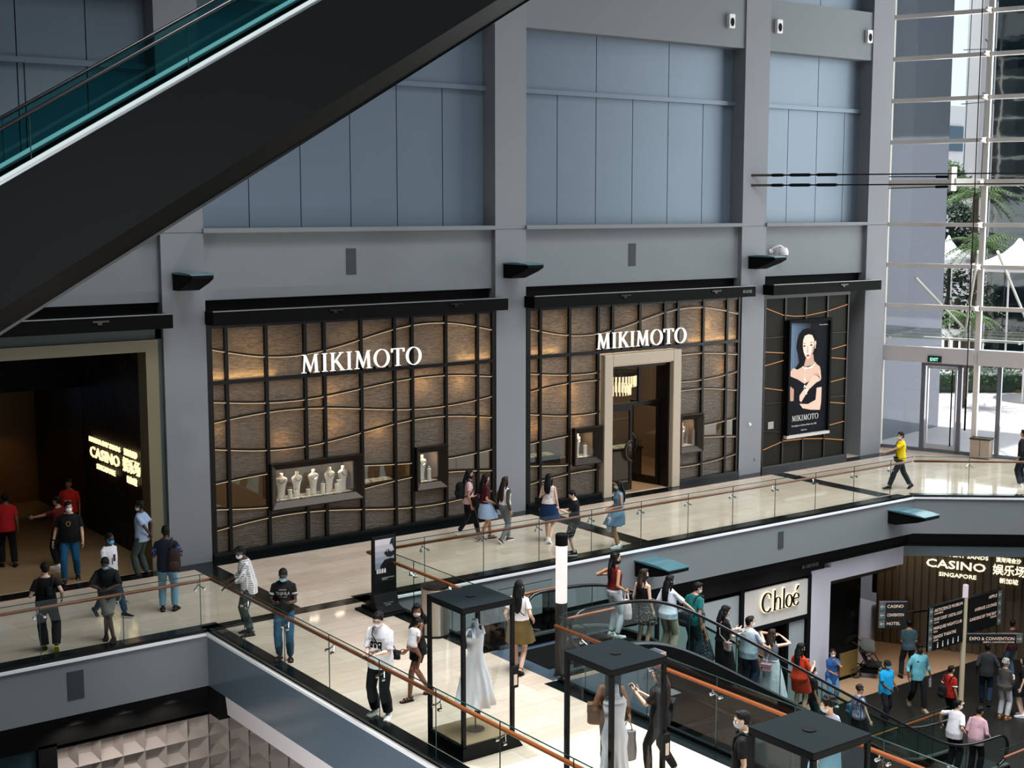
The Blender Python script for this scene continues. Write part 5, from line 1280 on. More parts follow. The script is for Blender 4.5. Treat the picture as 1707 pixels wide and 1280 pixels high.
def palm(x, y, h, s, label, trunk=True):
    t = thing('palm_tree', label, 'palm', (x, y, 0), 0, None)
    if trunk: 
        mb = MB(); mb.tube([(x, y, 0), (x + .05, y, h * .5), (x, y, h)], [.2, .17, .15], 10); mb.build('trunk', M_trunk, t)
    for k in range(17):
        mb = MB(); az = k * 2.4; el = r_.uniform(-.1, 1.1); d = Vector((math.cos(az), math.sin(az), 0)); sd = Vector((-d.y, d.x, 0)); P = []
        for i in range(9):
            u = i / 8; P.append(Vector((x, y, h)) + d * (s * u * math.cos(el * (1 - u * .6))) + Vector((0, 0, s * (u * math.sin(el) - .75 * u * u))))
        for i in range(1, 9):
            for sg in (-1, 1):
                for e in (0, .5):
                    p = P[i - 1].lerp(P[i], e); L = s * .3 * (1.05 - i / 9.5); q = p + sd * sg * L + d * L * .5 - Vector((0, 0, L * .4)); mb.add([p, p + d * .06 + Vector((0, 0, .02)), q], [(0, 1, 2)])
        mb.tube(P, .014, 4); mb.build('frond', M_frond, t)
palm(47.35, 33.5, 3.6, 1.7, 'palm with a dark trunk right outside the glass door')
palm(58.4, 41.0, 8.6, 2.6, 'tall palm beyond the middle of the glass facade')
palm(57.0, 39.6, 6.2, 2.2, 'shorter palm below the tall palm beyond the glass facade')
for c, r, lb in (((60.3, 43.7, 7.0), (1.3, 1.3, 1.5), 'round dark green tree beyond the glass facade, upper one'), ((59.5, 42.6, 3.4), (2.6, 2.0, 1.5), 'broad low green tree beyond the glass facade'), ((64, 46.9, 9.2), (1.3, 1.2, 1.3), 'pale green treetop against the white building')):
    t = thing('leafy_tree', lb, 'tree', (c[0], c[1], 0)); mb = MB(); leafball(mb, c, r, 1800, .32); mb.build('crown', M_leafd if c[2] < 8 else M_leaf, t); mb = MB(); mb.tube([(c[0], c[1], 0), (c[0], c[1], c[2])], .14, 8); mb.build('trunk', M_trunk, t)
M_tent = mat('white_tent_cloth', (236, 234, 240), .6)
for i, (x, y, z) in enumerate(((58.6, 42.6, 5.5), (51.6, 34.0, 5.6))):
    t = thing('tent_canopy', ('white peaked tent roof beyond the middle of the facade', 'white peaked tent roof at the right of the facade')[i], 'tent', (x, y, 0)); R_ = 1.3 if i == 0 else 1.9
    mb = MB(); n = 24
    mb.loft([[(x + R_ * r * (math.cos(q)), y + R_ * r * math.sin(q), z + dz) for q in [2 * PI * k / n for k in range(n)]] for r, dz in ((1, -.25), (1, 0), (.64, .2), (.32, .5), (.12, .85), (.03, 1.1))]); mb.build('roof_cloth', M_tent, t, smooth=True)
    mb = MB()
    for a, b in ((.7, .7), (-.7, .7), (.7, -.7), (-.7, -.7)): mb.tube([(x + a * R_, y + b * R_, 0), (x + a * R_, y + b * R_, z)], .04, 6)
    mb.build('pole', M_white, t)
# glass entrance canopy on slanted struts
t = thing('entrance_canopy', 'glass entrance canopy on slanted steel struts outside the door', 'canopy', fac(1.5, 0, 2))
mb = MB(); mb.bar(fac(-.3, 3.75, 1.9), fac(6.5, 3.75, 1.9), 3.4, .03, up=(0, 0, 1)); mb.build('glass_roof', M_clear, t)
mb = MB()
for q in (0, 1.2, 2.4, 3.4): mb.bar(fac(-.3, 3.72, .3 + q), fac(6.5, 3.72, .3 + q), .05, .07)
for q in (.2, 2.2, 4.4): mb.bar(fac(q, 3.7, .2), fac(q, 3.7, 3.6), .05, .08)
mb.build('roof_bar', M_mull, t)
mb = MB()
for a, b in ((fac(1.9, 3.8, 3.2), fac(1.0, 5.7, .3)), (fac(1.9, 3.8, 3.2), fac(3.0, 6.6, .3)), (fac(4.1, 3.8, 3.2), fac(3.6, 6.6, .3))): mb.tube([a, b], .045, 8)
mb.build('strut', M_mull, t)
t = thing('direction_board', 'black direction board hanging outside the glass at the right edge', 'sign', (44, 27.2, 3.4)); mb = MB(); a = Vector((43.7, 28.0, 3.9)); mb.bar(a, a + DF * 2.2, .08, 1.3); mb.build('board', M_dark, t); mb = MB(); mb.tube([a + DF * .4 + Vector((0, 0, .6)), a + DF * .4 + Vector((0, 0, 12))], .03, 6); mb.build('hanger', M_black, t)
mb = MB()
for i in range(3): mb.bar(a + DF * .5 + Vector((0, 0, .4 - .4 * i)) - NF * .05, a + DF * (1.8 - .4 * i) + Vector((0, 0, .4 - .4 * i)) - NF * .05, .02, .08)
mb.build('white_line', M_signwhite, t)
# ================================================================ people
from mathutils import noise as mnoise
SK = {'light': (214, 172, 146), 'fair': (226, 188, 164), 'tan': (178, 128, 96), 'brown': (120, 80, 58), 'dark': (72, 48, 36)}
def skin(k): return mat('skin_' + k, SK[k], .5, 0, .4)
def cloth(c, rough=.85): return mat('cloth_%d_%d_%d' % c, c, rough, 0, .25)
def patterned(name, c1, c2, scale, kind='spots', th=.58):
    if name in MATS: return MATS[name]
    m = bpy.data.materials.new(name); m.use_nodes = True; nt = m.node_tree; b = nt.nodes['Principled BSDF']; b.inputs['Roughness'].default_value = .85
    tc = nt.nodes.new('ShaderNodeTexCoord'); rp = nt.nodes.new('ShaderNodeValToRGB'); rp.color_ramp.interpolation = 'CONSTANT'
    rp.color_ramp.elements[0].color = rgb(c1); rp.color_ramp.elements[1].color = rgb(c2); rp.color_ramp.elements[1].position = th
    if kind == 'spots': t = nt.nodes.new('ShaderNodeTexNoise'); t.inputs['Scale'].default_value = scale; t.inputs['Detail'].default_value = 1; nt.links.new(tc.outputs['Object'], t.inputs['Vector']); nt.links.new(t.outputs[0], rp.inputs[0])
    elif kind == 'stripe': t = nt.nodes.new('ShaderNodeTexWave'); t.inputs['Scale'].default_value = scale; nt.links.new(tc.outputs['Object'], t.inputs['Vector']); nt.links.new(t.outputs[1], rp.inputs[0])
    else:
        a = nt.nodes.new('ShaderNodeTexWave'); a.inputs['Scale'].default_value = scale; c = nt.nodes.new('ShaderNodeTexWave'); c.bands_direction = 'Z'; c.inputs['Scale'].default_value = scale
        mx = nt.nodes.new('ShaderNodeMath'); mx.operation = 'MULTIPLY'
        for q in (a, c): nt.links.new(tc.outputs['Object'], q.inputs['Vector'])
        nt.links.new(a.outputs[1], mx.inputs[0]); nt.links.new(c.outputs[1], mx.inputs[1]); nt.links.new(mx.outputs[0], rp.inputs[0])
    nt.links.new(rp.outputs[0], b.inputs['Base Color']); MATS[name] = m
    return m
M_hair = mat('black_hair', (9, 8, 8), .6, 0, .2, bump=(30, .5, (1, 1, .15)))
M_hairb = mat('brown_hair', (38, 24, 18), .6, 0, .25, bump=(30, .5, (1, 1, .15)))
M_hairg = mat('grey_hair', (160, 154, 148), .6, 0, .3, bump=(40, .8))
M_eye = mat('eye_dark', (16, 12, 10), .2); M_eyew = mat('eye_white', (214, 208, 202), .3); M_lip = mat('lips', (150, 84, 76), .5)

def melt(mb, voxel, smooth=2, wrinkle=0.0, dec=.5, seed=0, ws=9.0):
    """fuse overlapping shapes into one continuous skin"""
    me = bpy.data.meshes.new('melt'); me.from_pydata(mb.v, [], mb.f); me.update()
    o = bpy.data.objects.new('melt', me)
    r = o.modifiers.new('r', 'REMESH'); r.mode = 'VOXEL'; r.voxel_size = voxel
    if smooth: s = o.modifiers.new('s', 'SMOOTH'); s.iterations = smooth; s.factor = .5
    if dec < 1: d = o.modifiers.new('d', 'DECIMATE'); d.ratio = dec
    out = evaluated(o)
    bpy.data.objects.remove(o); bpy.data.meshes.remove(me)
    if wrinkle:
        off = Vector((seed * 3.1, seed * 1.7, 0))
        nv = len(out.vertices); co = np.empty(nv * 3); no = np.empty(nv * 3)
        out.vertices.foreach_get('co', co); out.vertex_normals.foreach_get('vector', no); co = co.reshape(-1, 3); no = no.reshape(-1, 3)
        am = np.empty(nv)
        for i in range(nv):
            x, y, z = co[i] * ws; x += off.x; y += off.y
            am[i] = mnoise.noise((x * 1.3, y * 1.3, z * .8)) + .5 * mnoise.noise((x * 2.6, y * 2.6, z * 3.0 + x))
        co += no * (am * wrinkle)[:, None]; out.vertices.foreach_set('co', co.ravel())
    out.polygons.foreach_set('use_smooth', [True] * len(out.polygons)); out.update()
    return out
def meshobj(name, me, m, parent):
    me.materials.clear(); me.materials.append(m); me.name = name
    o = bpy.data.objects.new(name, me); COL.objects.link(o); o.parent = parent
    return o
def ik(a, b, l1, l2, pole):
    d = b - a; L = min(d.length, (l1 + l2) * .998); L = max(L, abs(l1 - l2) + .01); dn = d.normalized()
    x = (l1 * l1 - l2 * l2 + L * L) / (2 * L); h = math.sqrt(max(0, l1 * l1 - x * x))
    p = (pole - dn * pole.dot(dn))
    if p.length < 1e-4: p = dn.orthogonal()
    return a + dn * x + p.normalized() * h, a + dn * L
def chain(mb, pts, rr, n=10):
    """tapering limb through points with radii"""
    P = []; R = []
    for i in range(len(pts) - 1):
        for k in range(5):
            u = k / 5; P.append(pts[i].lerp(pts[i + 1], u)); R.append(rr[i] + (rr[i + 1] - rr[i]) * u)
    P.append(pts[-1]); R.append(rr[-1])
    mb.tube(P, R, n)
    for p, r in ((pts[0], rr[0]), (pts[-1], rr[-1])): mb.ball(p, r, 10, 6)

PEOPLE = []
def person(label, xy, face, h=1.7, z=0.0, sex='m', tone='tan', fat=1.0, feet=None, lean=0.0, side=0.0, twist=0.0, head=(0, 0), hands=None, pole=None, hip=(0, 0, 0),
           top=None, bottom=None, shoes=None, hair=('short', None), mask=None, vox=.0105, palms=None, curl=.35, glasses=False, group=None, knees=None, cap=None, child=False, prints=None):
    """face: heading seen from the viewpoint, 0 = back to us, 90 = to the right, 180 = towards us, -90 = to the left"""
    sc = h / 1.72
    root = thing('person', label, 'person', (xy[0], xy[1], z), math.radians(53.53 - face - 90), group); root['_local'] = 1
    f = sex == 'f'; V = Vector
    HP = V((hip[0], hip[1], .93 + hip[2]))
    feet = feet or ((-.10, 0, 0, 8), (.10, 0, 0, 8))
    hands = hands or (None, None)
    rl = Matrix.Rotation(math.radians(-lean), 3, 'X') @ Matrix.Rotation(math.radians(side), 3, 'Y') @ Matrix.Rotation(math.radians(-twist), 3, 'Z')
    def T(x, y, zz):      # torso point: bends progressively above the pelvis
        u = max(0, min(1, (zz - .93) / .3)); M = Matrix.Identity(3).lerp(rl, u)
        return HP + M @ V((x, y, zz - .93))
    hw = .088 * (1.02 if f else 1)
    # --- skeleton
    legs = []
    for s, ft in zip((-1, 1), feet):
        hj = HP + V((s * hw, 0, -.02)); an = V((ft[0], ft[1], ft[2] + .085))
        ta = math.radians(ft[3] if len(ft) > 3 else 8) * s; td = V((math.sin(ta), math.cos(ta), 0))
        pitch = ft[4] if len(ft) > 4 else 0     # heel lift in degrees
        if pitch: td = V((td.x * math.cos(math.radians(pitch)), td.y * math.cos(math.radians(pitch)), -math.sin(math.radians(pitch))))
        kp = V((s * .12, 1, 0)) if not knees else V(knees[0 if s < 0 else 1])
        kn, an2 = ik(hj, an, .43, .43, kp)
        legs.append((hj, kn, an2, td))
    sw = .15 if f else .172
    arms = []
    for i, s in enumerate((-1, 1)):
        sh = T(s * sw * (1 + .4 * (fat - 1)), -.005, 1.37)
        tgt = hands[i]
        tgt = V(tgt) if tgt is not None else T(s * (.24 + .1 * (fat - 1)), .03, .86)
        pl = V(pole[i]) if pole and pole[i] is not None else V((s * .3, -1, -.3))
        el, wr = ik(sh, tgt, .285, .245, pl)
        arms.append((sh, el, wr, s))
    # --- body: one continuous surface
    mb = MB()
    if f: secs = [(.84, .09, .085, 0), (.89, .158, .112, -.01), (.96, .168, .118, -.012), (1.05, .136, .098, 0), (1.12, .122, .09, .004), (1.2, .134, .1, .008), (1.27, .146, .118, .016), (1.34, .148, .102, .004), (1.4, .142, .085, -.004), (1.44, .095, .068, -.008), (1.48, .052, .054, -.008)]
    else: secs = [(.84, .09, .085, 0), (.89, .152, .11, -.006), (.96, .16, .114, -.006), (1.05, .148, .104, 0), (1.13, .146, .102, .004), (1.22, .158, .112, .006), (1.3, .17, .117, .006), (1.37, .172, .106, 0), (1.42, .15, .088, -.006), (1.455, .1, .07, -.008), (1.49, .056, .058, -.008)]
    N = 24
    def tsec(zz, rx, ry, yo, e=0.0, k=1.0): return [T((rx * k + e) * math.cos(q), (ry * k + e) * math.sin(q) + yo, zz) for q in [2 * math.pi * i / N for i in range(N)]]
    fk = lambda zz: 1 + (fat - 1) * max(.35, 1 - abs(zz - 1.05) / .45)
    mb.loft([tsec(a, b, c, d, 0, fk(a)) for a, b, c, d in secs])
    lf = .9 + .1 * fat
    for hj, kn, an, td in legs:
        mid = hj.lerp(kn, .4); cm = kn.lerp(an, .3)
        chain(mb, [hj, mid, kn, cm, an], [.09 * lf * (1.03 if f else 1), .078 * lf, .053 * lf, .054 * lf, .035], 10)
        side_ = td.cross(V((0, 0, 1))).normalized()
        up = side_.cross(td).normalized()
        for u, r, zz in ((-.035, .034, -.048), (.03, .036, -.045), (.08, .034, -.054), (.13, .03, -.062), (.165, .022, -.066)): mb.ball(an + td * u + up * zz, r, 8, 6)
    for sh, el, wr, s in arms:
        chain(mb, [sh, sh.lerp(el, .35), el, el.lerp(wr, .3), wr], [.048 if not f else .041, .044 if not f else .037, .034, .035 if not f else .031, .023], 10)
    # neck and head
    nk0 = T(0, -.01, 1.43); hc = T(0, .012, 1.535) ; 
    yaw, pit = head
    HM = Matrix.Rotation(math.radians(-yaw), 3, 'Z') @ Matrix.Rotation(math.radians(-pit), 3, 'X')
    if lean > 12: HM = Matrix.Rotation(math.radians(-lean * .35), 3, 'X') @ HM
    piv = T(0, .0, 1.50)
    hs = 1.12 if child else 1.0
    def Hd(x, y, zz): return piv + HM @ (V((x, y + .018, zz + .105)) * hs)
    mb.tube([nk0, nk0.lerp(Hd(0, -.015, -.07), .5), Hd(0, -.01, -.03)], [.058 if not f else .05, .05 if not f else .044, .05], 12)
    HR = HM * hs
    mb.ball(Hd(0, -.008, .022), (.073, .09, .092), 16, 12, HM)
    mb.ball(Hd(0, .022, -.045), (.058, .062, .072), 14, 10, HM)
    mb.ball(Hd(0, .05, -.094), (.027, .026, .022), 10, 8, HM)
    mb.ball(Hd(0, .074, .012), (.05, .02, .016), 10, 6, HM)
    mb.loft([[Hd(w * math.cos(q), y_ + d * math.sin(q), zz) for q in [2 * math.pi * i / 8 for i in range(8)]] for zz, w, d, y_ in ((.014, .008, .012, .078), (-.01, .011, .018, .084), (-.03, .016, .02, .086), (-.037, .012, .012, .082))])
    for s in (-1, 1):
        mb.ball(Hd(s * .074, -.008, -.008), (.011, .021, .032), 8, 8, HM)
        mb.ball(Hd(s * .042, .055, -.025), (.024, .022, .022), 8, 6, HM)
    # hands: palm, four fingers of different lengths, thumb from the side of the palm
    grips = []
    for i, (sh, el, wr, s) in enumerate(arms):
        d = (wr - el).normalized()
        n = V((-s, 0, 0)) if not (palms and palms[i] is not None) else V(palms[i])
        n = (n - d * n.dot(d))
        if n.length < .1: n = d.orthogonal()
        n.normalize(); tb = (d.cross(n) * s).normalized()
        M = Matrix((tb, d, n)).transposed()
        pc = wr + d * .045
        mb.ball(wr + d * .012, (.026, .03, .017), 8, 6, M); mb.ball(pc, (.038, .048, .0145), 10, 8, M)
        cu = curl if not hasattr(curl, '__len__') else curl[i]
        for k, (off, L, r) in enumerate(((.028, .066, .0088), (.0095, .076, .0092), (-.0095, .07, .0088), (-.027, .054, .0078))):
            b0 = wr + d * (.082 - .004 * abs(k - 1)) + tb * off; a = cu * (.9 + .1 * k); pts = [b0 - d * .02, b0]; ang = 0; p = b0
            for sgm, e in ((.42, a * .75), (.32, a * 1.0), (.26, a * .7)):
                ang += e; p = p + (d * math.cos(ang) + n * math.sin(ang) + tb * off * .6) * (L * sgm); pts.append(p)
            mb.tube(pts, [r * 1.05, r, r * .95, r * .9, r * .78], 6); mb.ball(pts[-1], r * .78, 6, 4)
        t0 = wr + d * .022 + tb * .026; t1 = t0 + (tb * .75 + d * .55 + n * .25).normalized() * .034; t2 = t1 + (d * .85 + tb * .3 + n * (.25 + cu)).normalized() * .032; t3 = t2 + (d * .8 + n * (.2 + cu)).normalized() * .022
        mb.tube([wr + d * .012 + tb * .01, t0, t1, t2, t3], [.013, .0135, .0115, .0098, .008], 7); mb.ball(t3, .008, 6, 4)
        grips.append((pc + d * .035 + n * .03, d, n, tb))
    me = melt(mb, vox * .72 if vox < .009 else vox * .8, 2, 0, .45)
    me.transform(Matrix.Scale(sc, 4)); body = meshobj('body', me, skin(tone), root)
    def kid(name, mb_, m, vx=None, sm=3, wr=0.0, dec=.4, parent=None, seed=0, ws=9.0, smooth=True):
        if vx: me = melt(mb_, vx, sm, wr, dec, seed, ws); me.transform(Matrix.Scale(sc, 4)); return meshobj(name, me, m, parent or root)
        mb_.xf = None; mb_.v = [tuple(x * sc for x in p) for p in mb_.v]; o = mb_.build(name, m, None, smooth=smooth); o.parent = parent or root; return o
    # eyes, brows, mouth
    e = MB(); 
    for s in (-1, 1): e.ball(Hd(s * .031, .0775, .0), (.0135, .007, .0065), 8, 6, HM)
    kid('eyes', e, M_eyew); e = MB()
    for s in (-1, 1): e.ball(Hd(s * .031, .0835, .0), (.0062, .0032, .0062), 8, 6, HM)
    kid('iris', e, M_eye); e = MB()
    for s in (-1, 1): e.tube([Hd(s * .014, .091, .017), Hd(s * .032, .091, .022), Hd(s * .05, .08, .016)], [.0035, .0042, .0025], 6)
    kid('eyebrow', e, M_hairg if hair[1] is M_hairg else M_hair)
    if not mask:
        e = MB(); e.tube([Hd(-.024, .078, -.062), Hd(-.008, .088, -.058), Hd(.008, .088, -.058), Hd(.024, .078, -.062)], [.003, .006, .006, .003], 6); kid('mouth', e, M_lip)
    else:
        e = MB(); e.ball(Hd(0, .036, -.055), (.0665, .0705, .056), 16, 10, HM); e.ball(Hd(0, .075, -.036), (.03, .034, .03), 12, 8, HM)
        mk = kid('mask', e, cloth(mask, .7), .007, 1, 0, .5); e = MB()
        for s in (-1, 1): e.tube([Hd(s * .055, .055, -.03), Hd(s * .078, .0, .01), Hd(s * .08, -.02, -.01), Hd(s * .056, .045, -.08)], .0024, 4)
        kid('ear_loop', e, cloth(mask, .7), parent=mk)
    if glasses:
        e = MB()
        for s in (-1, 1):
            e.tube([Hd(s * .033 + .022 * math.cos(q), .096, .002 + .017 * math.sin(q)) for q in [k * .6283 for k in range(10)]], .0024, 5, closed=True); e.tube([Hd(s * .055, .094, .006), Hd(s * .078, .0, .006)], .0022, 4)
        e.tube([Hd(-.011, .098, .006), Hd(.011, .098, .006)], .0022, 4); kid('glasses', e, M_eye)
    # hair
    hk, hm = hair[0], hair[1] or M_hair
    if hk != 'bald':
        e = MB(); hg = .0
        e.ball(Hd(0, -.02, .037), (.081, .094, .088), 16, 12, HM)
        if hk in ('short', 'mid', 'fade'): e.ball(Hd(0, -.045, -.005), (.074, .06, .07), 14, 10, HM)
        if hk in ('short', 'mid', 'long', 'bob'): e.ball(Hd(0, .04, .09), (.058, .045, .028), 12, 8, HM)
        if hk == 'mid':
            for s in (-1, 1): e.ball(Hd(s * .068, .005, .02), (.02, .03, .045), 8, 8, HM)
            e.ball(Hd(.02, .062, .072), (.05, .03, .022), 10, 6, HM)
        if hk in ('curly', 'curlyshort'):
            r0 = random.Random(len(label)); R_ = .098 if hk == 'curly' else .088
            for k in range(60):
                w = r0.uniform(-.35, 1); q = r0.uniform(0, 6.28); c = math.sqrt(1 - w * w) if w < 1 else 0; y_ = R_ * c * math.sin(q) - .022
                if y_ > .05 and w < .45: continue
                e.ball(Hd(R_ * .9 * c * math.cos(q), y_, .03 + R_ * w), r0.uniform(.018, .03), 7, 5)
        if hk == 'bun': e.ball(Hd(0, -.05, 0), (.07, .055, .07), 12, 8, HM); e.ball(Hd(0, -.11, .06), .042, 10, 8)
        if hk == 'bob': 
            e.ball(Hd(0, -.05, -.03), (.088, .062, .09), 14, 10, HM)
            for s in (-1, 1): e.ball(Hd(s * .072, .0, -.02), (.022, .045, .085), 8, 8, HM)
        if hk == 'long':
            L = hair[2] if len(hair) > 2 else .36
            bk = [Hd(0, -.055, .03), Hd(0, -.075, -.04), T(0, -.115, 1.43), T(0, -.128, 1.43 - L * .45), T(0, -.125, 1.43 - L * .8), T(0, -.118, 1.43 - L)]
            e.loft([[p + (HM @ V((w * math.cos(q), d_ * math.sin(q), 0))) for q in [2 * math.pi * i / 14 for i in range(14)]] for p, w, d_ in zip(bk, (.07, .086, .095, .09, .07, .02), (.05, .055, .04, .036, .03, .012))])
            for s in (-1, 1): e.tube([Hd(s * .07, .01, .04), Hd(s * .084, -.002, -.03), Hd(s * .085, -.02, -.09), T(s * .09, -.06, 1.4)], [.02, .024, .026, .02], 8)
        if hk == 'pony': e.tube([Hd(0, -.1, .05), Hd(0, -.14, .0), T(0, -.15, 1.42), T(0, -.15, 1.25)], [.03, .036, .034, .012], 8); e.ball(Hd(0, -.045, -.0), (.072, .055, .06), 12, 8, HM)
        kid('hair', e, hm, .009, 2, .004, .5, seed=len(label), ws=16)
    if cap:
        e = MB(); e.ball(Hd(0, -.012, .05), (.087, .1, .08), 16, 10, HM); e.loft([[Hd(.07 * math.cos(q), .06 + r * math.sin(q) * .9, .055 - r * .15) for q in [math.pi * i / 10 for i in range(11)]] + [Hd(.07 * math.cos(q), .06 + r * math.sin(q) * .9, .048 - r * .15) for q in [math.pi * i / 10 for i in range(10, -1, -1)]] for r in (.02, .1)])
        kid('cap', e, cloth(cap), .009, 1, 0, .5)
    vc = max(.0095, vox * 1.05)
    # --- clothes
    def shirt(e, hem, sleeve, loose, neck=1.46, straps=False):
        b = [s for s in secs if s[0] >= hem - .02 and s[0] <= neck - .002]
        zs = [hem] + [s[0] for s in b if s[0] > hem + .02]
        def at(zz):
            for q, w in zip(secs, secs[1:]):
                if q[0] <= zz <= w[0]: u = (zz - q[0]) / (w[0] - q[0]); return [q[i] + (w[i] - q[i]) * u for i in (1, 2, 3)]
            return list(secs[0][1:]) if zz < secs[0][0] else list(secs[-1][1:])
        L = []
        for zz in zs + [neck]:
            rx, ry, yo = at(max(zz, .9)); e_ = .012 + loose * max(0, min(1, (1.36 - zz) / .25)); L.append(tsec(zz, rx, ry, yo, e_ if zz < neck else .006, fk(zz)))
        e.loft(L)
        for sh, el, wr, s in arms:
            if sleeve <= 0: continue
            if sleeve <= 1: pts = [sh, sh.lerp(el, sleeve * .5), sh.lerp(el, sleeve)]; rr = [.054, .054 + loose * .22, .052 + loose * .4]
            else: k = sleeve - 1; pts = [sh, sh.lerp(el, .5), el, el.lerp(wr, k * .5), el.lerp(wr, k)]; rr = [.054, .052 + loose * .2, .045 + loose * .25, .041 + loose * .25, .035 + loose * .2]
            if f: rr = [r * .9 for r in rr]
            e.tube(pts, rr, 12); e.ball(sh, rr[0], 10, 8)
    def skirtgeo(e, waist, hem, flare, pleat=0):
        n = 48; L = []
        c0 = HP; cx = (legs[0][1] + legs[1][1]) / 2; ks = (legs[0][1] - legs[1][1])
        for i in range(9):
            u = i / 8; zz = waist + (hem - waist) * u
            g = min(1, u * 2.2); rx = (.15 if f else .16) * fk(1.0) + .025 + g * .03 + flare * u; ry = .108 * fk(1.0) + .022 + g * .03 + flare * u + abs(ks.y) * .35 * u
            ctr = V((HP.x, HP.y, 0)).lerp(V((cx.x, cx.y, 0)), u)
            L.append([V((ctr.x + rx * (1 + pleat * u * math.sin(9 * q)) * math.cos(q), ctr.y + ry * (1 + pleat * u * math.sin(9 * q + .5)) * math.sin(q), zz + hip[2])) for q in [2 * math.pi * k / n for k in range(n)]])
        e.loft(L)
    def legsgeo(e, end, loose, w0=1.0):
        e.loft([tsec(a, b, c, d, .014, fk(a)) for a, b, c, d in secs if .83 <= a <= 1.06])
        for hj, kn, an, td in legs:
            if end <= 1: pts = [hj, hj.lerp(kn, end * .5), hj.lerp(kn, end)]; rr = [.104, .096 + loose * .6, .088 + loose]
            else: k = end - 1; pts = [hj, hj.lerp(kn, .45), kn, kn.lerp(an, k * .5), kn.lerp(an, k)]; rr = [.102, .09 + loose * .3, .068 + loose * .6, .066 + loose * .8, .05 + loose]
            rr = [r * lf for r in rr]
            e.tube(pts, rr, 12); e.ball(hj, rr[0], 10, 8)
    seed = len(PEOPLE)
    tops = None
    if bottom:
        k = bottom[0]; e = MB()
        if k == 'trousers': legsgeo(e, 1.93, bottom[2] if len(bottom) > 2 else .012); kid('trousers', e, bottom[1], vc, 2, .006, .4, seed=seed, ws=11)
        elif k == 'shorts': legsgeo(e, bottom[2] if len(bottom) > 2 else .85, bottom[3] if len(bottom) > 3 else .02); kid('shorts', e, bottom[1], vc, 2, .005, .4, seed=seed)
        elif k == 'skirt': skirtgeo(e, 1.05, bottom[2], bottom[3], bottom[4] if len(bottom) > 4 else 0); kid('skirt', e, bottom[1], vc, 1, .004, .45, seed=seed)
        elif k == 'capri': legsgeo(e, 1.5, .01); kid('trousers', e, bottom[1], vc, 2, .005, .4, seed=seed)
    if top:
        e = MB(); k = top[0]
        nm = {'tee': 'shirt', 'shirt': 'shirt', 'dress': 'dress', 'tank': 'top', 'jacket': 'jacket', 'strap': 'top'}[k]
        hem = top[2] if len(top) > 2 else .86; sl = top[3] if len(top) > 3 else .62; lo = top[4] if len(top) > 4 else .018
        if k == 'strap':
            shirt(e, hem, 0, lo, 1.34)
            for s in (-1, 1): e.tube([T(s * .09, .11, 1.32), T(s * .1, .05, 1.43), T(s * .09, -.04, 1.44), T(s * .08, -.095, 1.33)], .011, 6)
        else: shirt(e, hem, sl, lo)
        if k == 'dress': skirtgeo(e, 1.05, top[5], top[6], top[7] if len(top) > 7 else 0)
        tops = kid(nm, e, top[1], vc, 2, .0075, .45, seed=seed)
        if k in ('tee', 'shirt', 'jacket') and not f:
            e = MB(); n_ = 18; e.tube([T(.066 * math.cos(q), .062 * math.sin(q) - .004, 1.455 - .014 * math.sin(q)) for q in [2 * math.pi * i / n_ for i in range(n_)]], .0085, 6, closed=True); kid('collar', e, top[1], parent=tops)
    # shoes
    if shoes:
        ks, col = shoes[0], shoes[1]; sole = shoes[2] if len(shoes) > 2 else None
        for hj, kn, an, td in legs:
            side_ = td.cross(V((0, 0, 1))).normalized(); up = side_.cross(td).normalized(); e = MB(); so = MB()
            prof = [(-.075, .022, .075), (-.06, .036, .098), (-.02, .04, .105), (.03, .041, .088), (.08, .045, .066), (.125, .047, .05), (.165, .042, .042), (.195, .024, .034)]
            def sec(u, w, ht, lo_, hi_): 
                b = an + td * (u + .0) - up * .085; return [b + side_ * (w * math.cos(q)) + up * (lo_ + (hi_ - lo_) * (.5 + .5 * math.sin(q))) for q in [2 * math.pi * i / 12 for i in range(12)]]
            if ks == 'sandal':
                for u0 in (.06, .11): e.tube([an + td * u0 - up * .07 + side_ * (.047 * math.cos(q)) + up * (.05 * math.sin(q)) for q in [math.pi * i / 8 for i in range(9)]], .009, 6)
                e.tube([an + td * (-.02 + .045 * math.cos(q)) + side_ * (.04 * math.sin(q)) - up * .01 for q in [2 * math.pi * i / 12 for i in range(12)]], .008, 5, closed=True)
            else: e.loft([sec(u, w, ht, .012, ht) for u, w, ht in prof])
            so.loft([[(an + td * u - up * .085) + side_ * (x * (w + .005)) + up * zz for x, zz in ((-1, 0), (1, 0), (1, .022), (-1, .022))] for u, w, ht in prof])
            o = kid('shoe', e, col); kid('sole', so, sole or M_dark, parent=o, smooth=False)
    # prints on the chest: text or simple marks projected on the cloth
    rec = dict(root=root, sc=sc, T=T, Hd=Hd, grips=grips, arms=arms, legs=legs, top=tops, HM=HM, kid=kid)
    PEOPLE.append(rec)
    if prints and tops:
        bv = BVHTree.FromPolygons([v.co / sc for v in tops.data.vertices], [tuple(p.vertices) for p in tops.data.polygons])
        ff = T(0, 1, 1.2) - T(0, 0, 1.2); ff.normalize()
        for (vs, fs, m, nm) in prints:
            e = MB(); ok = True; out = []
            for x, zz in vs:
                o = T(x, .6, zz); hit = bv.ray_cast(o, -ff)
                out.append(hit[0] + ff * .004 if hit[0] is not None else T(x, .13, zz))
            e.add(out, fs); kid(nm, e, m, parent=tops)
    return rec
def print_text(txt, size, z, width, m, x=0, nm='chest_lettering'):
    vs, fs = text_geo(txt, size, 0, 'LEFT', 1, .0); xs = [v[0] for v in vs]; a, b = min(xs), max(xs); k = width / (b - a)
    return ([(x - ((v[0] - a) * k - width / 2), z + v[1]) for v in vs], [f_[::-1] for f_ in fs], m, nm)
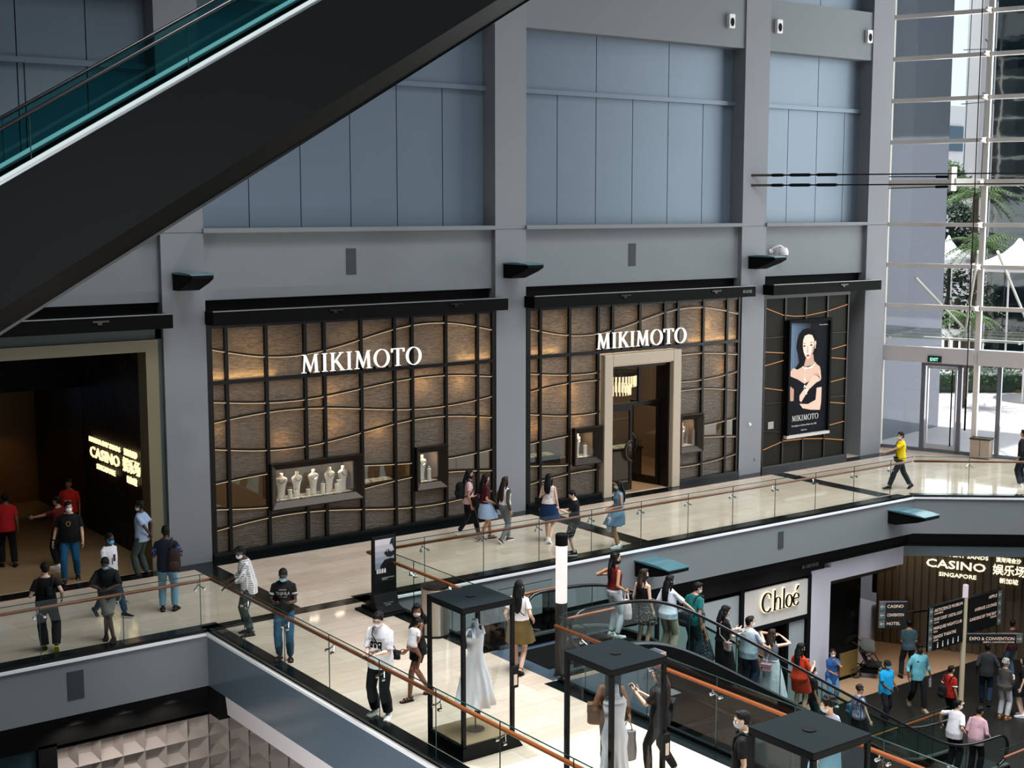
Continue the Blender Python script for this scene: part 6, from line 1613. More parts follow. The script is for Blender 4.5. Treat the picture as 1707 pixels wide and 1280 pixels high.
def print_rect(x0, x1, z0, z1, m, nm='chest_print'):
    n = 5; vs = [(x0 + (x1 - x0) * i / n, z) for z in (z0, z1) for i in range(n + 1)]
    return (vs, [(i, i + 1, n + 2 + i, n + 1 + i) for i in range(n)], m, nm)
# --- things people carry (each a thing of its own)
def world(rec): return wm(rec['root']) @ Matrix.Scale(rec['sc'], 4)
def carried(rec, name, label, cat, at, parts, group=None):
    """parts: (part name, MB in person coordinates, material, fuse voxel or None, bevel)"""
    W_ = world(rec); r = thing(name, label, cat, W_ @ Vector(at), 0, group)
    for nm, e, m, vx in parts:
        e.v = [tuple(W_ @ Vector(p)) for p in e.v]
        if vx: o = meshobj(nm, melt(e, vx, 2, .004, .5), m, None); put(o, r)
        else: e.build(nm, m, r, smooth=False)
    return r
def phone(rec, i, label, col=(20, 20, 22), turn=0.0):
    p, d, n, tb = rec['grips'][i]; e = MB(); u = (d * .8 + tb * .6 - n * .1).normalized(); w = Matrix.Rotation(math.radians(turn), 3, u) @ u.cross(n).normalized(); q = u.cross(w)
    c = p - n * .012
    e.add([c + w * a * .036 + u * b * .075 + q * k * .004 for k in (-1, 1) for a, b in ((-1, -1), (1, -1), (1, 1), (-1, 1))], [(0, 1, 2, 3), (7, 6, 5, 4), (0, 4, 5, 1), (1, 5, 6, 2), (2, 6, 7, 3), (3, 7, 4, 0)])
    s = MB(); s.add([c + w * a * .033 + u * b * .07 + q * .0045 * g for g in (1,) for a, b in ((-1, -1), (1, -1), (1, 1), (-1, 1))], [(0, 1, 2, 3)])
    return carried(rec, 'phone', label, 'phone', p, [('case', e, mat('phone_%d_%d_%d' % col, col, .3), None), ('display', s, mat('phone_display', (60, 70, 84), .1), None)])
def strap(rec, pts, col=(14, 14, 15), r=.011): 
    e = MB(); e.tube(pts, r, 5); return ('strap', e, cloth(col), None)
def pack(rec, label, side='back', col=(24, 20, 18), size=(.15, .1, .23), at=None, strapcol=None):
    T = rec['T']; c = at or (0, -.21, 1.2); e = MB(); C = T(*c)
    e.loft([[C + Vector((size[0] * w * math.cos(q) * (1 - .12 * abs(math.cos(q)) ** 4), size[1] * w * math.sin(q), size[2] * zz)) for q in [2 * math.pi * i / 18 for i in range(18)]] for zz, w in ((-1, .75), (-.92, .95), (-.4, 1.02), (.3, .98), (.75, .85), (.95, .55), (1, .2))])
    p = MB(); p.ball(C + Vector((0, -size[1] * .75, -size[2] * .35)), (size[0] * .7, size[1] * .5, size[2] * .4), 12, 8)
    pts = [('sack', e, cloth(col), .012), ('front_pocket', p, cloth(tuple(min(255, int(x * 1.3)) for x in col)), None)]
    for s in (-1, 1):
        if side == 'back' or (side == 'right' and s > 0):
            q = MB(); q.tube([T(s * .09, -.13, 1.3), T(s * .11, -.1, 1.42), T(s * .115, .0, 1.475), T(s * .115, .1, 1.4), T(s * .13, .12, 1.25), T(s * .15, .02, 1.1), T(s * .13, -.12, 1.05)], .016, 6); pts.append(('strap', q, cloth(col), None))
    return carried(rec, 'backpack', label, 'backpack', C, pts)
def crossbag(rec, label, col, at, size=(.13, .05, .09), over=1, scol=None, pad=.012):
    """bag on a strap over the shoulder `over`"""
    T = rec['T']; e = MB(); C = T(*at)
    e.loft([[C + Vector((size[0] * w * math.copysign(abs(math.cos(q)) ** .5, math.cos(q)), size[1] * w * math.sin(q), size[2] * zz)) for q in [2 * math.pi * i / 16 for i in range(16)]] for zz, w in ((-1, .8), (-.85, 1), (.7, .95), (1, .75))])
    fl = MB(); fl.box(C.x - size[0] * .95, C.x + size[0] * .95, C.y - size[1] * 1.08, C.y + size[1] * 1.08, C.z + size[2] * .2, C.z + size[2] * 1.02)
    top = (over * .075, -.0, 1.475)
    pts = [C + Vector((0, 0, size[2])), T(at[0] * .75, .12 + pad, 1.08), T(at[0] * .4 + over * .02, .142 + pad, 1.22), T(over * .06, .125 + pad * .6, 1.36), T(over * .085, .07, 1.44), T(top[0], top[1], 1.468), T(over * .06, -.125 - pad, 1.36), T(at[0] * .5, -.14 - pad, 1.15), C + Vector((0, -.02, size[2]))]
    q = MB(); q.tube(pts, .009, 5)
    return carried(rec, 'shoulder_bag', label, 'bag', C, [('pouch', e, cloth(col, .5), .01), ('flap', fl, cloth(tuple(int(x * .85) for x in col), .5), None), ('strap', q, cloth(scol or col), None)])
def handbag(rec, i, label, col, size=(.15, .06, .2), name='shopping_bag', plastic=False):
    p, d, n, tb = rec['grips'][i]; e = MB(); C = p + Vector((0, 0, -.16 - size[2]))
    e.loft([[C + Vector((size[0] * w * math.copysign(abs(math.cos(q)) ** .6, math.cos(q)), size[1] * w * math.sin(q) * (1 + .15 * math.sin(3 * q)), size[2] * zz)) for q in [2 * math.pi * k / 18 for k in range(18)]] for zz, w in ((-1, .55), (-.9, .95), (-.3, 1.05), (.5, .9), (1, .6 if plastic else .9))])
    h = MB()
    for s in (-1, 1): h.tube([C + Vector((s * size[0] * .45, s * .01, size[2])), p + Vector((s * .03, 0, -.03)), p + Vector((0, 0, .0))], .009 if not plastic else .016, 6)
    return carried(rec, name, label, 'bag', p, [('sack', e, cloth(col, .5), .01), ('handle', h, cloth(col, .5), None)])
# ---------------------------------------------------------------- the crowd
V = Vector
BK = (13, 13, 15); WHT = (226, 226, 226); NAVY = (22, 28, 46); JEAN = (36, 78, 104); LJEAN = (116, 150, 176)
C = cloth
SN = ('trainer', C((228, 228, 228)), C((235, 235, 235)))
SB_ = ('trainer', C(BK), C((40, 40, 42)))
SBW = ('trainer', C((18, 20, 30)), C((225, 225, 225)))
SDL = ('sandal', C((26, 22, 20)), C((30, 26, 24)))
walk = lambda a=.26, lift=38: ((-.085, -a, .03, 6, lift), (.085, a, 0, 6))
walkR = lambda a=.26, lift=38: ((-.085, a, 0, 6), (.085, -a, .03, 6, lift))
both = lambda x, y, z: ((-x, y, z), (x, y, z))
PALMUP = ((.3, .2, 1), (-.3, .2, 1))
# bridge and walkway below the casino
r = person('man in white graphic T-shirt and black trousers reading his phone at the bridge railing', (10.80, 18.10), -158, 1.74, tone='fair', vox=.0085, top=('tee', C((228, 226, 228)), .80, .92, .045), bottom=('trousers', C((14, 15, 18)), .03), shoes=SN, hair=('mid', None), mask=(232, 228, 230), glasses=True,
       head=(-4, 24), hands=((-.09, .30, 1.10), (.07, .32, 1.08)), pole=((-.45, -.6, -1), (.45, -.6, -1)), palms=PALMUP, curl=.6, feet=((-.14, .02, 0, 14), (.13, -.06, 0, 14)),
       prints=[print_text('DEAL ANYTHING', .03, 1.27, .17, C(BK)), print_rect(-.1, -.035, 1.15, 1.25, C(BK)), print_rect(-.02, .03, 1.15, 1.25, C(BK)), print_rect(.045, .1, 1.15, 1.25, C(BK)), print_rect(-.08, -.055, 1.18, 1.22, C(WHT)), print_rect(.06, .085, 1.17, 1.21, C(WHT))])
phone(r, 1, 'phone held low by the man in the white graphic T-shirt', (26, 26, 28))
crossbag(r, 'thin black crossbody strap bag worn by the man in the white graphic T-shirt', BK, (-.2, -.12, .98), (.09, .035, .07), 1, None, .05)
r = person('woman in a black sleeveless playsuit and white mask carrying a small child', (11.72, 18.45), -118, 1.6, sex='f', tone='brown', vox=.0085, top=('tank', C(BK), .82, 0, .02), bottom=('shorts', C((15, 15, 17)), .5, .03), shoes=SDL, hair=('long', None, .12), mask=(232, 214, 214),
       head=(-58, 6), hands=((-.22, .30, .98), (.30, .0, .9)), pole=((-.6, -.3, -.8), None), feet=((-.09, .20, 0, 6), (.09, -.24, .03, 6, 30)), curl=.5)
mom = r
r = person('small child in white carried on the arm of the woman in black', (11.52, 18.30), 40, .92, z=.47, tone='brown', child=True, vox=.012, top=('tee', C((226, 222, 222)), .9, .5, .012), bottom=None, shoes=None, hair=('short', None), head=(10, 18), lean=16, feet=((-.07, .06, .13, 6, 50), (.08, .12, .05, 6, 50)), hands=((-.12, .26, 1.28), (.14, .24, 1.2)))
tag(r['root'], 'small child in white carried on the arm of the woman in black', 'person')
r = person('man in a black T-shirt with white chest lettering, light blue mask and jeans', (10.86, 21.5), 178, 1.69, tone='dark', vox=.0085, top=('tee', C((17, 16, 17)), .84, .62, .02), bottom=('trousers', C(JEAN), .014), shoes=SDL, hair=('short', None), mask=(140, 196, 214), head=(-4, 26),
       hands=((-.10, .26, 1.13), (.12, .24, 1.12)), pole=((-.5, -.6, -1), (.5, -.6, -1)), palms=PALMUP, curl=.6, feet=((-.1, .03, 0, 10), (.1, -.02, 0, 18)),
       prints=[print_text('MEXICO CITY', .03, 1.32, .13, C((190, 190, 190))), print_text('TEQUILA', .085, 1.235, .25, C((226, 226, 226))), print_text('100% AGAVE', .028, 1.19, .14, C((190, 190, 190)))])
phone(r, 1, 'phone in the hands of the man in the lettered black T-shirt', (24, 24, 26))
e = MB()
for sh, el, wr, s in r['arms']: e.tube([sh.lerp(el, .42), sh.lerp(el, .47)], .0665, 12); e.tube([sh.lerp(el, .5), sh.lerp(el, .53)], .0665, 12)
r['kid']('sleeve_stripe', e, C((190, 190, 196)), parent=r['top'])
r = person('man in a grey and white checked shirt looking down over the bridge railing', (11.0, 23.2), -112, 1.74, tone='dark', vox=.0085, top=('shirt', patterned('grey_check', (216, 214, 214), (112, 108, 112), 9, 'check', .34), .80, 1.45, .028), bottom=('trousers', C((36, 52, 52)), .016), shoes=SDL, hair=('short', None), mask=(206, 210, 214), head=(-6, 26), lean=9,
       hands=((-.2, .42, 1.02), (.26, .34, 1.0)), palms=((0, 0, -1), (0, 0, -1)))
r = person('man in light jeans and navy shirt from behind, pack on one shoulder', (10.35, 25.55), -8, 1.74, tone='dark', vox=.009, top=('tee', C((20, 26, 42)), .82, .8, .022), bottom=('trousers', C((112, 152, 178)), .014), shoes=SDL, hair=('short', None), head=(-10, 4), feet=((-.1, 0, 0, 8), (.13, .02, 0, 20)), hands=((-.2, .26, 1.12), (.27, .1, 1.15)))
for sh, el, wr, s in r['arms']:
    e = MB(); e.tube([sh.lerp(el, .3), sh.lerp(el, .82)], [.068, .064], 12)
    r['kid']('patterned_sleeve', e, patterned('blue_leaf_sleeve', (20, 26, 46), (74, 96, 170), 30, 'spots', .56), parent=r['top'])
pack(r, 'brown striped backpack hanging from the shoulder of the man in light jeans', 'right', (44, 32, 27), (.14, .11, .23), at=(.17, -.2, 1.08))
r = person('man in a pale blue polo standing with hands clasped behind his back', (10.92, 28.3), -82, 1.7, tone='dark', vox=.0095, top=('tee', patterned('pale_blue_speck', (160, 180, 206), (132, 154, 184), 60, 'spots', .55), .82, .66, .022), bottom=('trousers', C((54, 66, 62)), .016), shoes=('trainer', C((28, 24, 24)), C((30, 28, 28))), hair=('short', None), mask=(206, 212, 216), head=(-8, 6),
       hands=((-.02, -.2, .97), (.04, -.21, .95)), pole=((-1, -.6, 0), (1, -.6, 0)), feet=((-.12, .06, 0, 16), (.12, -.04, 0, 16)))
r = person('man in black leaning his back against the walkway railing, yellow shoe soles', (7.6, 24.42), -22, 1.66, tone='light', vox=.009, top=('tee', C(BK), .84, .62, .026), bottom=('trousers', C((14, 14, 16)), .03), shoes=('trainer', C((34, 34, 20)), C((214, 210, 40))), hair=('fade', None), head=(-18, 8), lean=-3,
       feet=((-.05, .10, 0, 4), (.14, -.1, .06, 4, 50)), hands=((-.24, .18, 1.1), (.28, -.08, 1.04)), knees=((-.2, 1, 0), (.3, 1, 0)))
pack(r, 'black sling bag across the back of the man leaning in black', 'right', (16, 16, 18), (.07, .05, .11), at=(.05, -.17, 1.2))
r = person('man in a dark shirt and grey shorts leaning on the railing, ankles crossed, blue mask', (8.72, 24.42), 172, 1.66, tone='dark', vox=.0085, top=('shirt', C((20, 24, 26)), .78, .95, .03), bottom=('shorts', C((112, 110, 104)), 1.0, .03), shoes=('trainer', C((24, 20, 20)), C((30, 26, 24))), hair=('short', None), mask=(126, 178, 214), head=(4, 24), lean=14, hip=(0, -.12, -.02),
       hands=((-.04, .26, 1.08), (.06, .27, 1.09)), pole=((-1, .2, -.4), (1, .2, -.4)), palms=((1, .2, .2), (-1, .2, .2)), curl=.7, feet=((.06, -.1, 0, 0), (-.10, .08, 0, 10)), knees=((.3, 1, 0), (-.3, 1, 0)))
phone(r, 1, 'dark phone held by the man leaning on the railing in grey shorts', (22, 22, 24))
r = person('man in a white T-shirt and dark jeans with blue mask striding to the right', (9.3, 25.85), 112, 1.69, tone='dark', vox=.009, top=('tee', C((224, 222, 224)), .82, .62, .024), bottom=('trousers', C((30, 62, 84)), .008), shoes=SBW, hair=('fade', None), mask=(96, 176, 222), head=(6, 6), feet=((-.08, .28, 0, 6), (.08, -.32, .05, 6, 48)), hands=((-.25, -.14, .92), (.2, .24, .96)),
       prints=[print_rect(-.01, .05, 1.16, 1.3, C((58, 40, 52))), print_rect(.06, .085, 1.1, 1.24, C((96, 60, 66)))])
r = person('stout man in a black T-shirt with a gold emblem, white mask and blue jeans', (9.55, 28.9), 168, 1.76, tone='light', fat=1.3, vox=.0095, top=('tee', C(BK), .86, .72, .03), bottom=('trousers', C((30, 84, 120)), .01), shoes=('trainer', C((20, 20, 20)), C((24, 24, 24))), hair=('mid', None), mask=(232, 230, 230), head=(-14, 2), feet=((-.12, -.16, .02, 8, 20), (.12, .16, 0, 8)), hands=((-.28, .14, .88), (.33, .02, .87)),
       prints=[([(.05 * math.cos(q) * k, 1.27 + .055 * math.sin(q) * k) for q in [6.2832 * i / 6 for i in range(6)] for k in (1, .78)], [(2 * i, 2 * ((i + 1) % 6), 2 * ((i + 1) % 6) + 1, 2 * i + 1) for i in range(6)], C((184, 142, 62)), 'gold_emblem')])
e = MB(); sh, el, wr, s = r['arms'][1]; e.tube([wr.lerp(el, .08), wr.lerp(el, .2)], .034, 12); r['kid']('wristwatch', e, C(BK))
person('man in a red T-shirt seen from behind at the left picture edge', (8.82, 30.93), -25, 1.68, tone='brown', vox=.0115, top=('tee', C((176, 26, 28)), .84, .62, .024), bottom=('trousers', C((14, 14, 17)), .02), shoes=SB_, hair=('short', None), feet=((-.12, .05, 0, 6), (.14, -.08, 0, 14)))
r = person('man in a maroon T-shirt pointing a phone with a stretched arm', (9.75, 30.2), -70, 1.62, tone='tan', vox=.0115, top=('tee', C((84, 16, 20)), .84, .62, .022), bottom=('trousers', C((14, 14, 16)), .016), shoes=SN, hair=('short', None), mask=(150, 128, 118), head=(0, 4), hands=((-.3, .52, 1.22), (.24, .1, .9)), curl=.8)
phone(r, 0, 'phone held out by the man in the maroon T-shirt', (24, 24, 26))
person('person in a red top with a white chest stripe deep inside the casino mouth', (10.5, 31.7), 175, 1.68, tone='brown', vox=.0115, top=('tee', C((190, 34, 26)), .84, .62, .022), bottom=('trousers', C((14, 14, 16)), .016), shoes=SB_, hair=('short', None), prints=[print_rect(-.07, .07, 1.2, 1.225, C(WHT))])
# by the jewellery shop
r = person('long-haired woman in pink top and dark leggings, partly hidden by the one in maroon', (18.75, 27.15), 78, 1.66, sex='f', tone='tan', vox=.0095, top=('tee', C((206, 166, 168)), .86, .6, .02), bottom=('trousers', C((18, 19, 26)), .004), shoes=('trainer', C((224, 214, 210)), C(WHT)), hair=('long', None, .42), mask=(30, 28, 28), head=(18, 4), feet=walk(.24, 45))
pack(r, 'bulky black rucksack carried by the woman in pink', 'back', (15, 15, 18), (.15, .12, .21))
r = person('woman in a maroon T-shirt and pale denim skirt walking to the right', (18.86, 26.62), 62, 1.62, sex='f', tone='tan', vox=.0095, top=('tee', C((66, 14, 18)), .98, .72, .022), bottom=('skirt', patterned('pale_denim', (150, 176, 206), (166, 190, 216), 40), .58, .05), shoes=SDL, hair=('long', None, .22), head=(8, 6), feet=walkR(.2, 35), hands=((-.22, .02, .9), (.2, .16, 1.0)))
crossbag(r, 'black shoulder bag hanging behind the woman in the denim skirt', (16, 16, 22), (-.18, -.15, .96), (.17, .08, .12), 1)
r = person('woman in grey leggings with olive sleeves walking away', (19.12, 26.15), 48, 1.6, sex='f', tone='tan', vox=.0095, top=('tee', C((216, 206, 210)), 1.0, 0, .02), bottom=('trousers', C((104, 110, 112)), .004), shoes=('trainer', C((60, 40, 34)), C((220, 216, 210))), hair=('long', M_hairb, .36), feet=walkR(.2, 45), hands=((-.22, -.02, .9), (.26, -.04, .88)))
e = MB()
for sh, el, wr, s in r['arms']: e.tube([sh, sh.lerp(el, .5), el, el.lerp(wr, .5), wr], [.058, .05, .044, .04, .034], 10); e.ball(sh, .058, 8, 6)
r['kid']('olive_sleeve', e, C((66, 66, 50)), .011, 2, .004)
crossbag(r, 'large navy bag on the hip of the woman in grey leggings', (18, 20, 30), (-.24, .02, .98), (.15, .09, .15), 1)
r = person('woman in a flowered white top and navy skirt walking away along the shop', (19.98, 25.55), 18, 1.67, sex='f', tone='light', vox=.0095, top=('tank', patterned('white_flowers', (222, 208, 204), (150, 100, 96), 34, 'spots', .6), .98, 0, .022), bottom=('skirt', C((18, 44, 82)), .56, .06), shoes=SN, hair=('long', None, .2), feet=walkR(.18, 38), head=(6, 2))
crossbag(r, 'black bag on the left hip of the woman in the navy skirt', BK, (-.22, .0, .98), (.12, .07, .13), 1)
r = person('boy in a black T-shirt and spotted black shorts looking at his phone', (19.72, 24.25), -92, 1.53, tone='fair', vox=.0095, top=('tee', C(BK), .82, .7, .028), bottom=('shorts', patterned('spotted_black', (16, 16, 18), (172, 166, 160), 40, 'spots', .62), 1.05, .045), shoes=SBW, hair=('mid', None), head=(-4, 22), hands=((-.07, .36, 1.2), (.08, .34, 1.18)), pole=((-.4, -.4, -1), (.4, -.4, -1)), palms=PALMUP, curl=.6)
phone(r, 0, 'phone held up by the boy in spotted shorts', (22, 22, 24))
r = person('girl in a blue sundress waiting by the railing in front of the shop door', (20.98, 24.14), -98, 1.62, sex='f', tone='tan', vox=.0095, top=('dress', C((92, 124, 148)), .98, 0, .016, .60, .10, .05), shoes=SN, hair=('long', None, .3), mask=(178, 188, 170), head=(-4, 4), hands=((-.12, .2, 1.02), (.14, .2, 1.0)), palms=((0, 0, -1), (0, 0, -1)), feet=((-.09, .05, 0, 6), (.09, -.03, 0, 6)))
handbag(r, 0, 'pale paper carrier bag held by the girl in the blue sundress', (178, 182, 192), (.11, .06, .19), 'paper_bag')
r = person('person in a yellow T-shirt and dark trousers striding left before the glass doors', (31.88, 24.5), -92, 1.66, tone='tan', vox=.0095, top=('tee', C((222, 192, 20)), .84, .66, .024), bottom=('trousers', C((30, 34, 40)), .02), shoes=SB_, hair=('short', None), mask=(206, 208, 206), head=(-8, 2), feet=((-.08, .36, 0, 6), (.08, -.34, .04, 6, 36)), hands=((-.16, .52, 1.13), (.22, -.18, .95)), curl=.5)
crossbag(r, 'small black hip bag on the person in yellow', BK, (-.05, .16, .92), (.09, .04, .07), 1)
person('person in dark clothes cut by the right picture edge near the doors', (35.02, 22.64), -40, 1.66, tone='tan', vox=.0115, top=('tee', C((18, 19, 22)), .8, 1.6, .03), bottom=('trousers', C((20, 26, 34)), .02), shoes=SN, hair=('short', None))
# on the bridge near the vitrines
r = person('woman in white blouse and olive skirt walking onto the escalator landing', (13.82, 18.5), 14, 1.62, sex='f', tone='light', vox=.0085, top=('tee', C((222, 218, 216)), 1.0, .66, .03), bottom=('skirt', C((106, 88, 50)), .56, .075, .03), shoes=SDL, hair=('long', None, .3), feet=((-.08, .12, 0, 6), (.09, -.2, .04, 6, 40)), hands=((-.22, .06, .94), (.26, .06, .98)))
crossbag(r, 'thin black strap purse on the woman in the olive skirt', BK, (.18, .06, .96), (.07, .03, .06), -1)
r = person('long-haired woman in black holding up a phone beside the middle vitrine', (12.75, 13.75), -72, 1.62, sex='f', tone='light', vox=.0085, top=('tee', C((14, 15, 17)), .84, .8, .03), bottom=('trousers', C((14, 17, 20)), .006), shoes=SN, hair=('long', M_hairb, .34), head=(0, 6), hands=((-.06, .36, 1.30), (.09, .34, 1.26)), pole=((-.3, -.2, -1), (.3, -.2, -1)), palms=((.2, -1, .1), (-.2, -1, .1)), curl=.55, feet=((-.08, .14, 0, 6), (.08, -.24, .04, 6, 36)))
phone(r, 0, 'pale pink phone held up by the woman in black', (214, 182, 170), 55)
crossbag(r, 'black shoulder bag behind the woman with the pink phone', BK, (.2, -.12, 1.0), (.13, .06, .14), -1)
r = person('woman in brown walking away, mostly hidden behind the slim white dress', (12.25, 14.2), 8, 1.6, sex='f', tone='tan', vox=.0095, top=('tee', C((92, 62, 42)), .86, 1.5, .04), bottom=('trousers', C((36, 32, 30)), .01), shoes=SB_, hair=('long', None, .3), hands=((-.26, .06, .96), (.27, .04, .92)))
handbag(r, 1, 'grey and white carrier bag held by the woman in brown', (118, 122, 126), (.13, .07, .24), 'carrier_bag')
crossbag(r, 'brown round shoulder bag on the left of the woman in brown', (92, 62, 40), (-.26, .02, .95), (.12, .07, .16), 1)
r = person('man in a black T-shirt with a grey strap and mask beside the nearest vitrine', (12.25, 11.66), -72, 1.72, tone='fair', vox=.008, top=('tee', C((13, 15, 17)), .84, .7, .028), bottom=('trousers', C((20, 22, 26)), .016), shoes=SB_, hair=('short', None), mask=(206, 206, 206), head=(-12, 6))
pack(r, 'dark green backpack on the man with the grey strap', 'back', (26, 32, 30), (.15, .1, .22))
r = person('person with thick curly black hair and a blue checked wrap behind the nearest vitrine', (13.72, 11.52), -42, 1.62, sex='f', tone='fair', vox=.0085, top=('tee', C((170, 172, 190)), .98, .8, .03), bottom=('skirt', patterned('blue_white_check', (66, 132, 162), (150, 196, 214), 26, 'check', .3), .4, .1), shoes=SN, hair=('curly', None), mask=(228, 228, 232), head=(-20, 10))
# escalator queue
def q(x): return z_dn(round((x - 14.7 - .2) / .4) * .4 + 14.7 + .2)
def rider(label, x, y, face, h, **k): return person(label, (x, y), face, h, z=q(x) if x > 16.4 else .012, vox=k.pop('vox', .009), **k)
r = rider('woman in a maroon sleeveless top and white trousers at the head of the escalator', 16.38, 18.95, 58, 1.62, sex='f', tone='tan', top=('tank', C((98, 22, 24)), 1.0, 0, .02), bottom=('trousers', C((216, 216, 222)), .004), shoes=SN, hair=('long', None, .26), mask=(22, 20, 22), head=(38, 2), hands=((-.3, .0, 1.22), (.2, .12, .98)))
handbag(r, 1, 'white plastic shopping bag with pink goods held by the woman in maroon', (222, 200, 196), (.12, .08, .2), 'plastic_bag', True)
rider('woman in a strappy black top and patterned skirt on the escalator', 17.14, 19.0, 42, 1.58, sex='f', tone='light', top=('strap', C(BK), .98, 0, .016), bottom=('skirt', patterned('black_squiggle', (15, 14, 15), (150, 140, 124), 34, 'spots', .58), .55, .06), shoes=SB_, hair=('long', M_hairb, .16), mask=(36, 40, 56), head=(30, 2))
r = rider('woman in a loose white T-shirt and khaki cargo trousers on the escalator', 17.6, 18.78, 44, 1.62, sex='f', tone='light', top=('tee', C((216, 220, 230)), .84, .9, .035), bottom=('trousers', C((172, 160, 140)), .03), shoes=SN, hair=('long', None, .3), head=(10, 8), hands=((-.24, .1, .92), (.34, .36, 1.0)), palms=(None, (0, 0, -1)))
crossbag(r, 'thin black strap bag on the woman in khaki cargo trousers', BK, (-.19, .04, .95), (.08, .04, .07), 1)
r = rider('person in a teal polo bending beside the flowered dress on the escalator', 18.2, 18.75, 50, 1.6, tone='tan', top=('tee', C((16, 92, 92)), .84, .66, .024), bottom=('trousers', C((24, 46, 52)), .02), shoes=SB_, hair=('short', None), mask=(220, 226, 226), head=(24, 16), lean=10)
pack(r, 'dark striped holdall on the back of the person in teal', 'right', (28, 34, 40), (.18, .1, .16), at=(-.02, -.2, .98))
rider('woman in a dark dress with small white flowers on the escalator', 18.75, 19.15, 56, 1.62, sex='f', tone='tan', top=('dress', patterned('dark_small_flowers', (17, 22, 34), (150, 160, 172), 48, 'spots', .63), .98, .7, .02, .32, .1, .03), shoes=SB_, hair=('long', None, .14), mask=(120, 170, 200), head=(16, 8))
r = rider('woman in long black clothes looking at a phone on the escalator', 19.1, 18.8, 62, 1.66, sex='f', tone='light', top=('dress', C((13, 12, 14)), .98, .72, .022, .12, .05), shoes=SB_, hair=('long', None, .2), head=(20, 18), hands=((-.02, .34, 1.16), (.16, .3, 1.12)), palms=PALMUP)
phone(r, 1, 'phone held by the woman in long black clothes', (24, 24, 28))
crossbag(r, 'dusty pink handbag with a looped strap on the woman in long black', (196, 156, 152), (.21, -.04, .92), (.11, .05, .09), 1, (206, 176, 170))
r = rider('man in a grey-white T-shirt and jeans holding the escalator rail', 19.65, 18.62, 40, 1.6, tone='light', fat=1.15, top=('tee', C((172, 186, 196)), .82, .74, .028), bottom=('trousers', C((30, 42, 66)), .016), shoes=SB_, hair=('fade', None), mask=(224, 224, 220), head=(38, 2), hands=((-.26, .06, .9), (.3, .32, 1.02)))
rider('person in black standing behind the man in the grey-white T-shirt', 20.2, 19.12, 60, 1.62, tone='tan', top=('tee', C((16, 16, 18)), .8, .9, .03), bottom=('trousers', C((18, 18, 20)), .02), shoes=SB_, hair=('bob', None), vox=.0115)
r = rider('woman in a white tulle skirt with both hands at her hair', 20.5, 18.8, 28, 1.6, sex='f', tone='light', top=('tee', C((108, 112, 118)), 1.0, 0, .016), bottom=('skirt', C((206, 208, 214)), .16, .14, .05), shoes=SN, hair=('long', M_hairb, .1), hands=((-.05, .12, 1.58), (.17, .22, 1.52)), pole=((-1, .3, .2), (1, .5, .0)), head=(20, 4))
crossbag(r, 'small pink bag hanging behind the white tulle skirt', (206, 150, 158), (-.04, -.21, .9), (.12, .05, .09), 1)
r = rider('woman in an orange-red shirt dress on the escalator', 21.32, 18.75, 44, 1.62, sex='f', tone='light', top=('dress', C((186, 54, 26)), .9, .75, .03, .60, .03), shoes=SN, hair=('long', None, .26), head=(16, 4), hands=((-.1, .3, 1.2), (.2, .28, 1.2)), pole=((-.4, -.2, -.9), (.4, -.2, -.9)))
rider('shorter person in black with a white mask below the orange-red dress', 22.0, 18.98, 72, 1.36, tone='tan', top=('tee', C(BK), .84, .7, .024), bottom=('trousers', C((44, 66, 66)), .02), shoes=SB_, hair=('short', None), mask=(220, 222, 226), vox=.0115)
r = rider('short-haired woman in a speckled top and black skirt near the foot of the escalator', 23.1, 18.62, 66, 1.54, sex='f', tone='light', fat=1.12, top=('tank', patterned('lilac_speck', (150, 142, 160), (74, 84, 112), 44, 'spots', .52), .9, .4, .026), bottom=('skirt', C(BK), .3, .05), shoes=SB_, hair=('curlyshort', M_hairb), head=(20, 8), hands=((-.24, .08, .9), (.28, .14, .86)))
pack(r, 'blue-grey bag behind the woman in the speckled top', 'right', (50, 78, 96), (.1, .07, .14), at=(-.12, -.18, 1.1))
r = person('man in white with a mask stepping off the escalator', (27.08, 18.98), 52, 1.72, z=ZL, tone='light', vox=.0095, top=('tee', C((222, 216, 220)), .82, .8, .04), bottom=('trousers', C((16, 16, 20)), .02), shoes=SN, hair=('short', None), mask=(226, 226, 232), head=(40, 2), lean=8, hands=((-.46, .12, 1.02), (.25, .1, .95)), palms=((0, 0, -1), None), pole=((-.6, -.2, 1), None))
person('man in a dusty pink shirt beside the one in white', (27.25, 18.5), 40, 1.66, z=ZL, tone='tan', vox=.0095, top=('shirt', C((188, 150, 158)), .80, 1.5, .034), bottom=('trousers', C((18, 18, 22)), .02), shoes=SB_, hair=('short', None), head=(10, 16), lean=12, hands=((-.2, .2, .95), (.26, .2, .95)))
# lower floor
LZ = dict(z=ZL)
person('woman in a blue tunic and pale trousers by the mirrored column, hand at her mask', (28.08, 23.55), 168, 1.58, sex='f', tone='tan', vox=.0105, top=('tee', C((44, 88, 146)), .7, .7, .03), bottom=('trousers', C((96, 140, 176)), .016), shoes=SN, hair=('bun', None), mask=(206, 218, 226), head=(14, 4), hands=((-.02, .2, 1.4), (.06, .26, 1.06)), pole=((-.8, .3, -1), None), **LZ)
person('man in a bright blue polo and cap with blue mask on the dark floor', (28.3, 21.95), 158, 1.66, tone='dark', fat=1.1, vox=.0105, top=('tee', C((26, 152, 206)), .8, .72, .03), bottom=('trousers', C((22, 22, 26)), .016), shoes=SB_, hair=('short', None), cap=(26, 26, 26), mask=(110, 180, 214), head=(-16, 4), hands=((-.26, .1, .96), (.1, .3, 1.0)), feet=walk(.16, 24), **LZ)
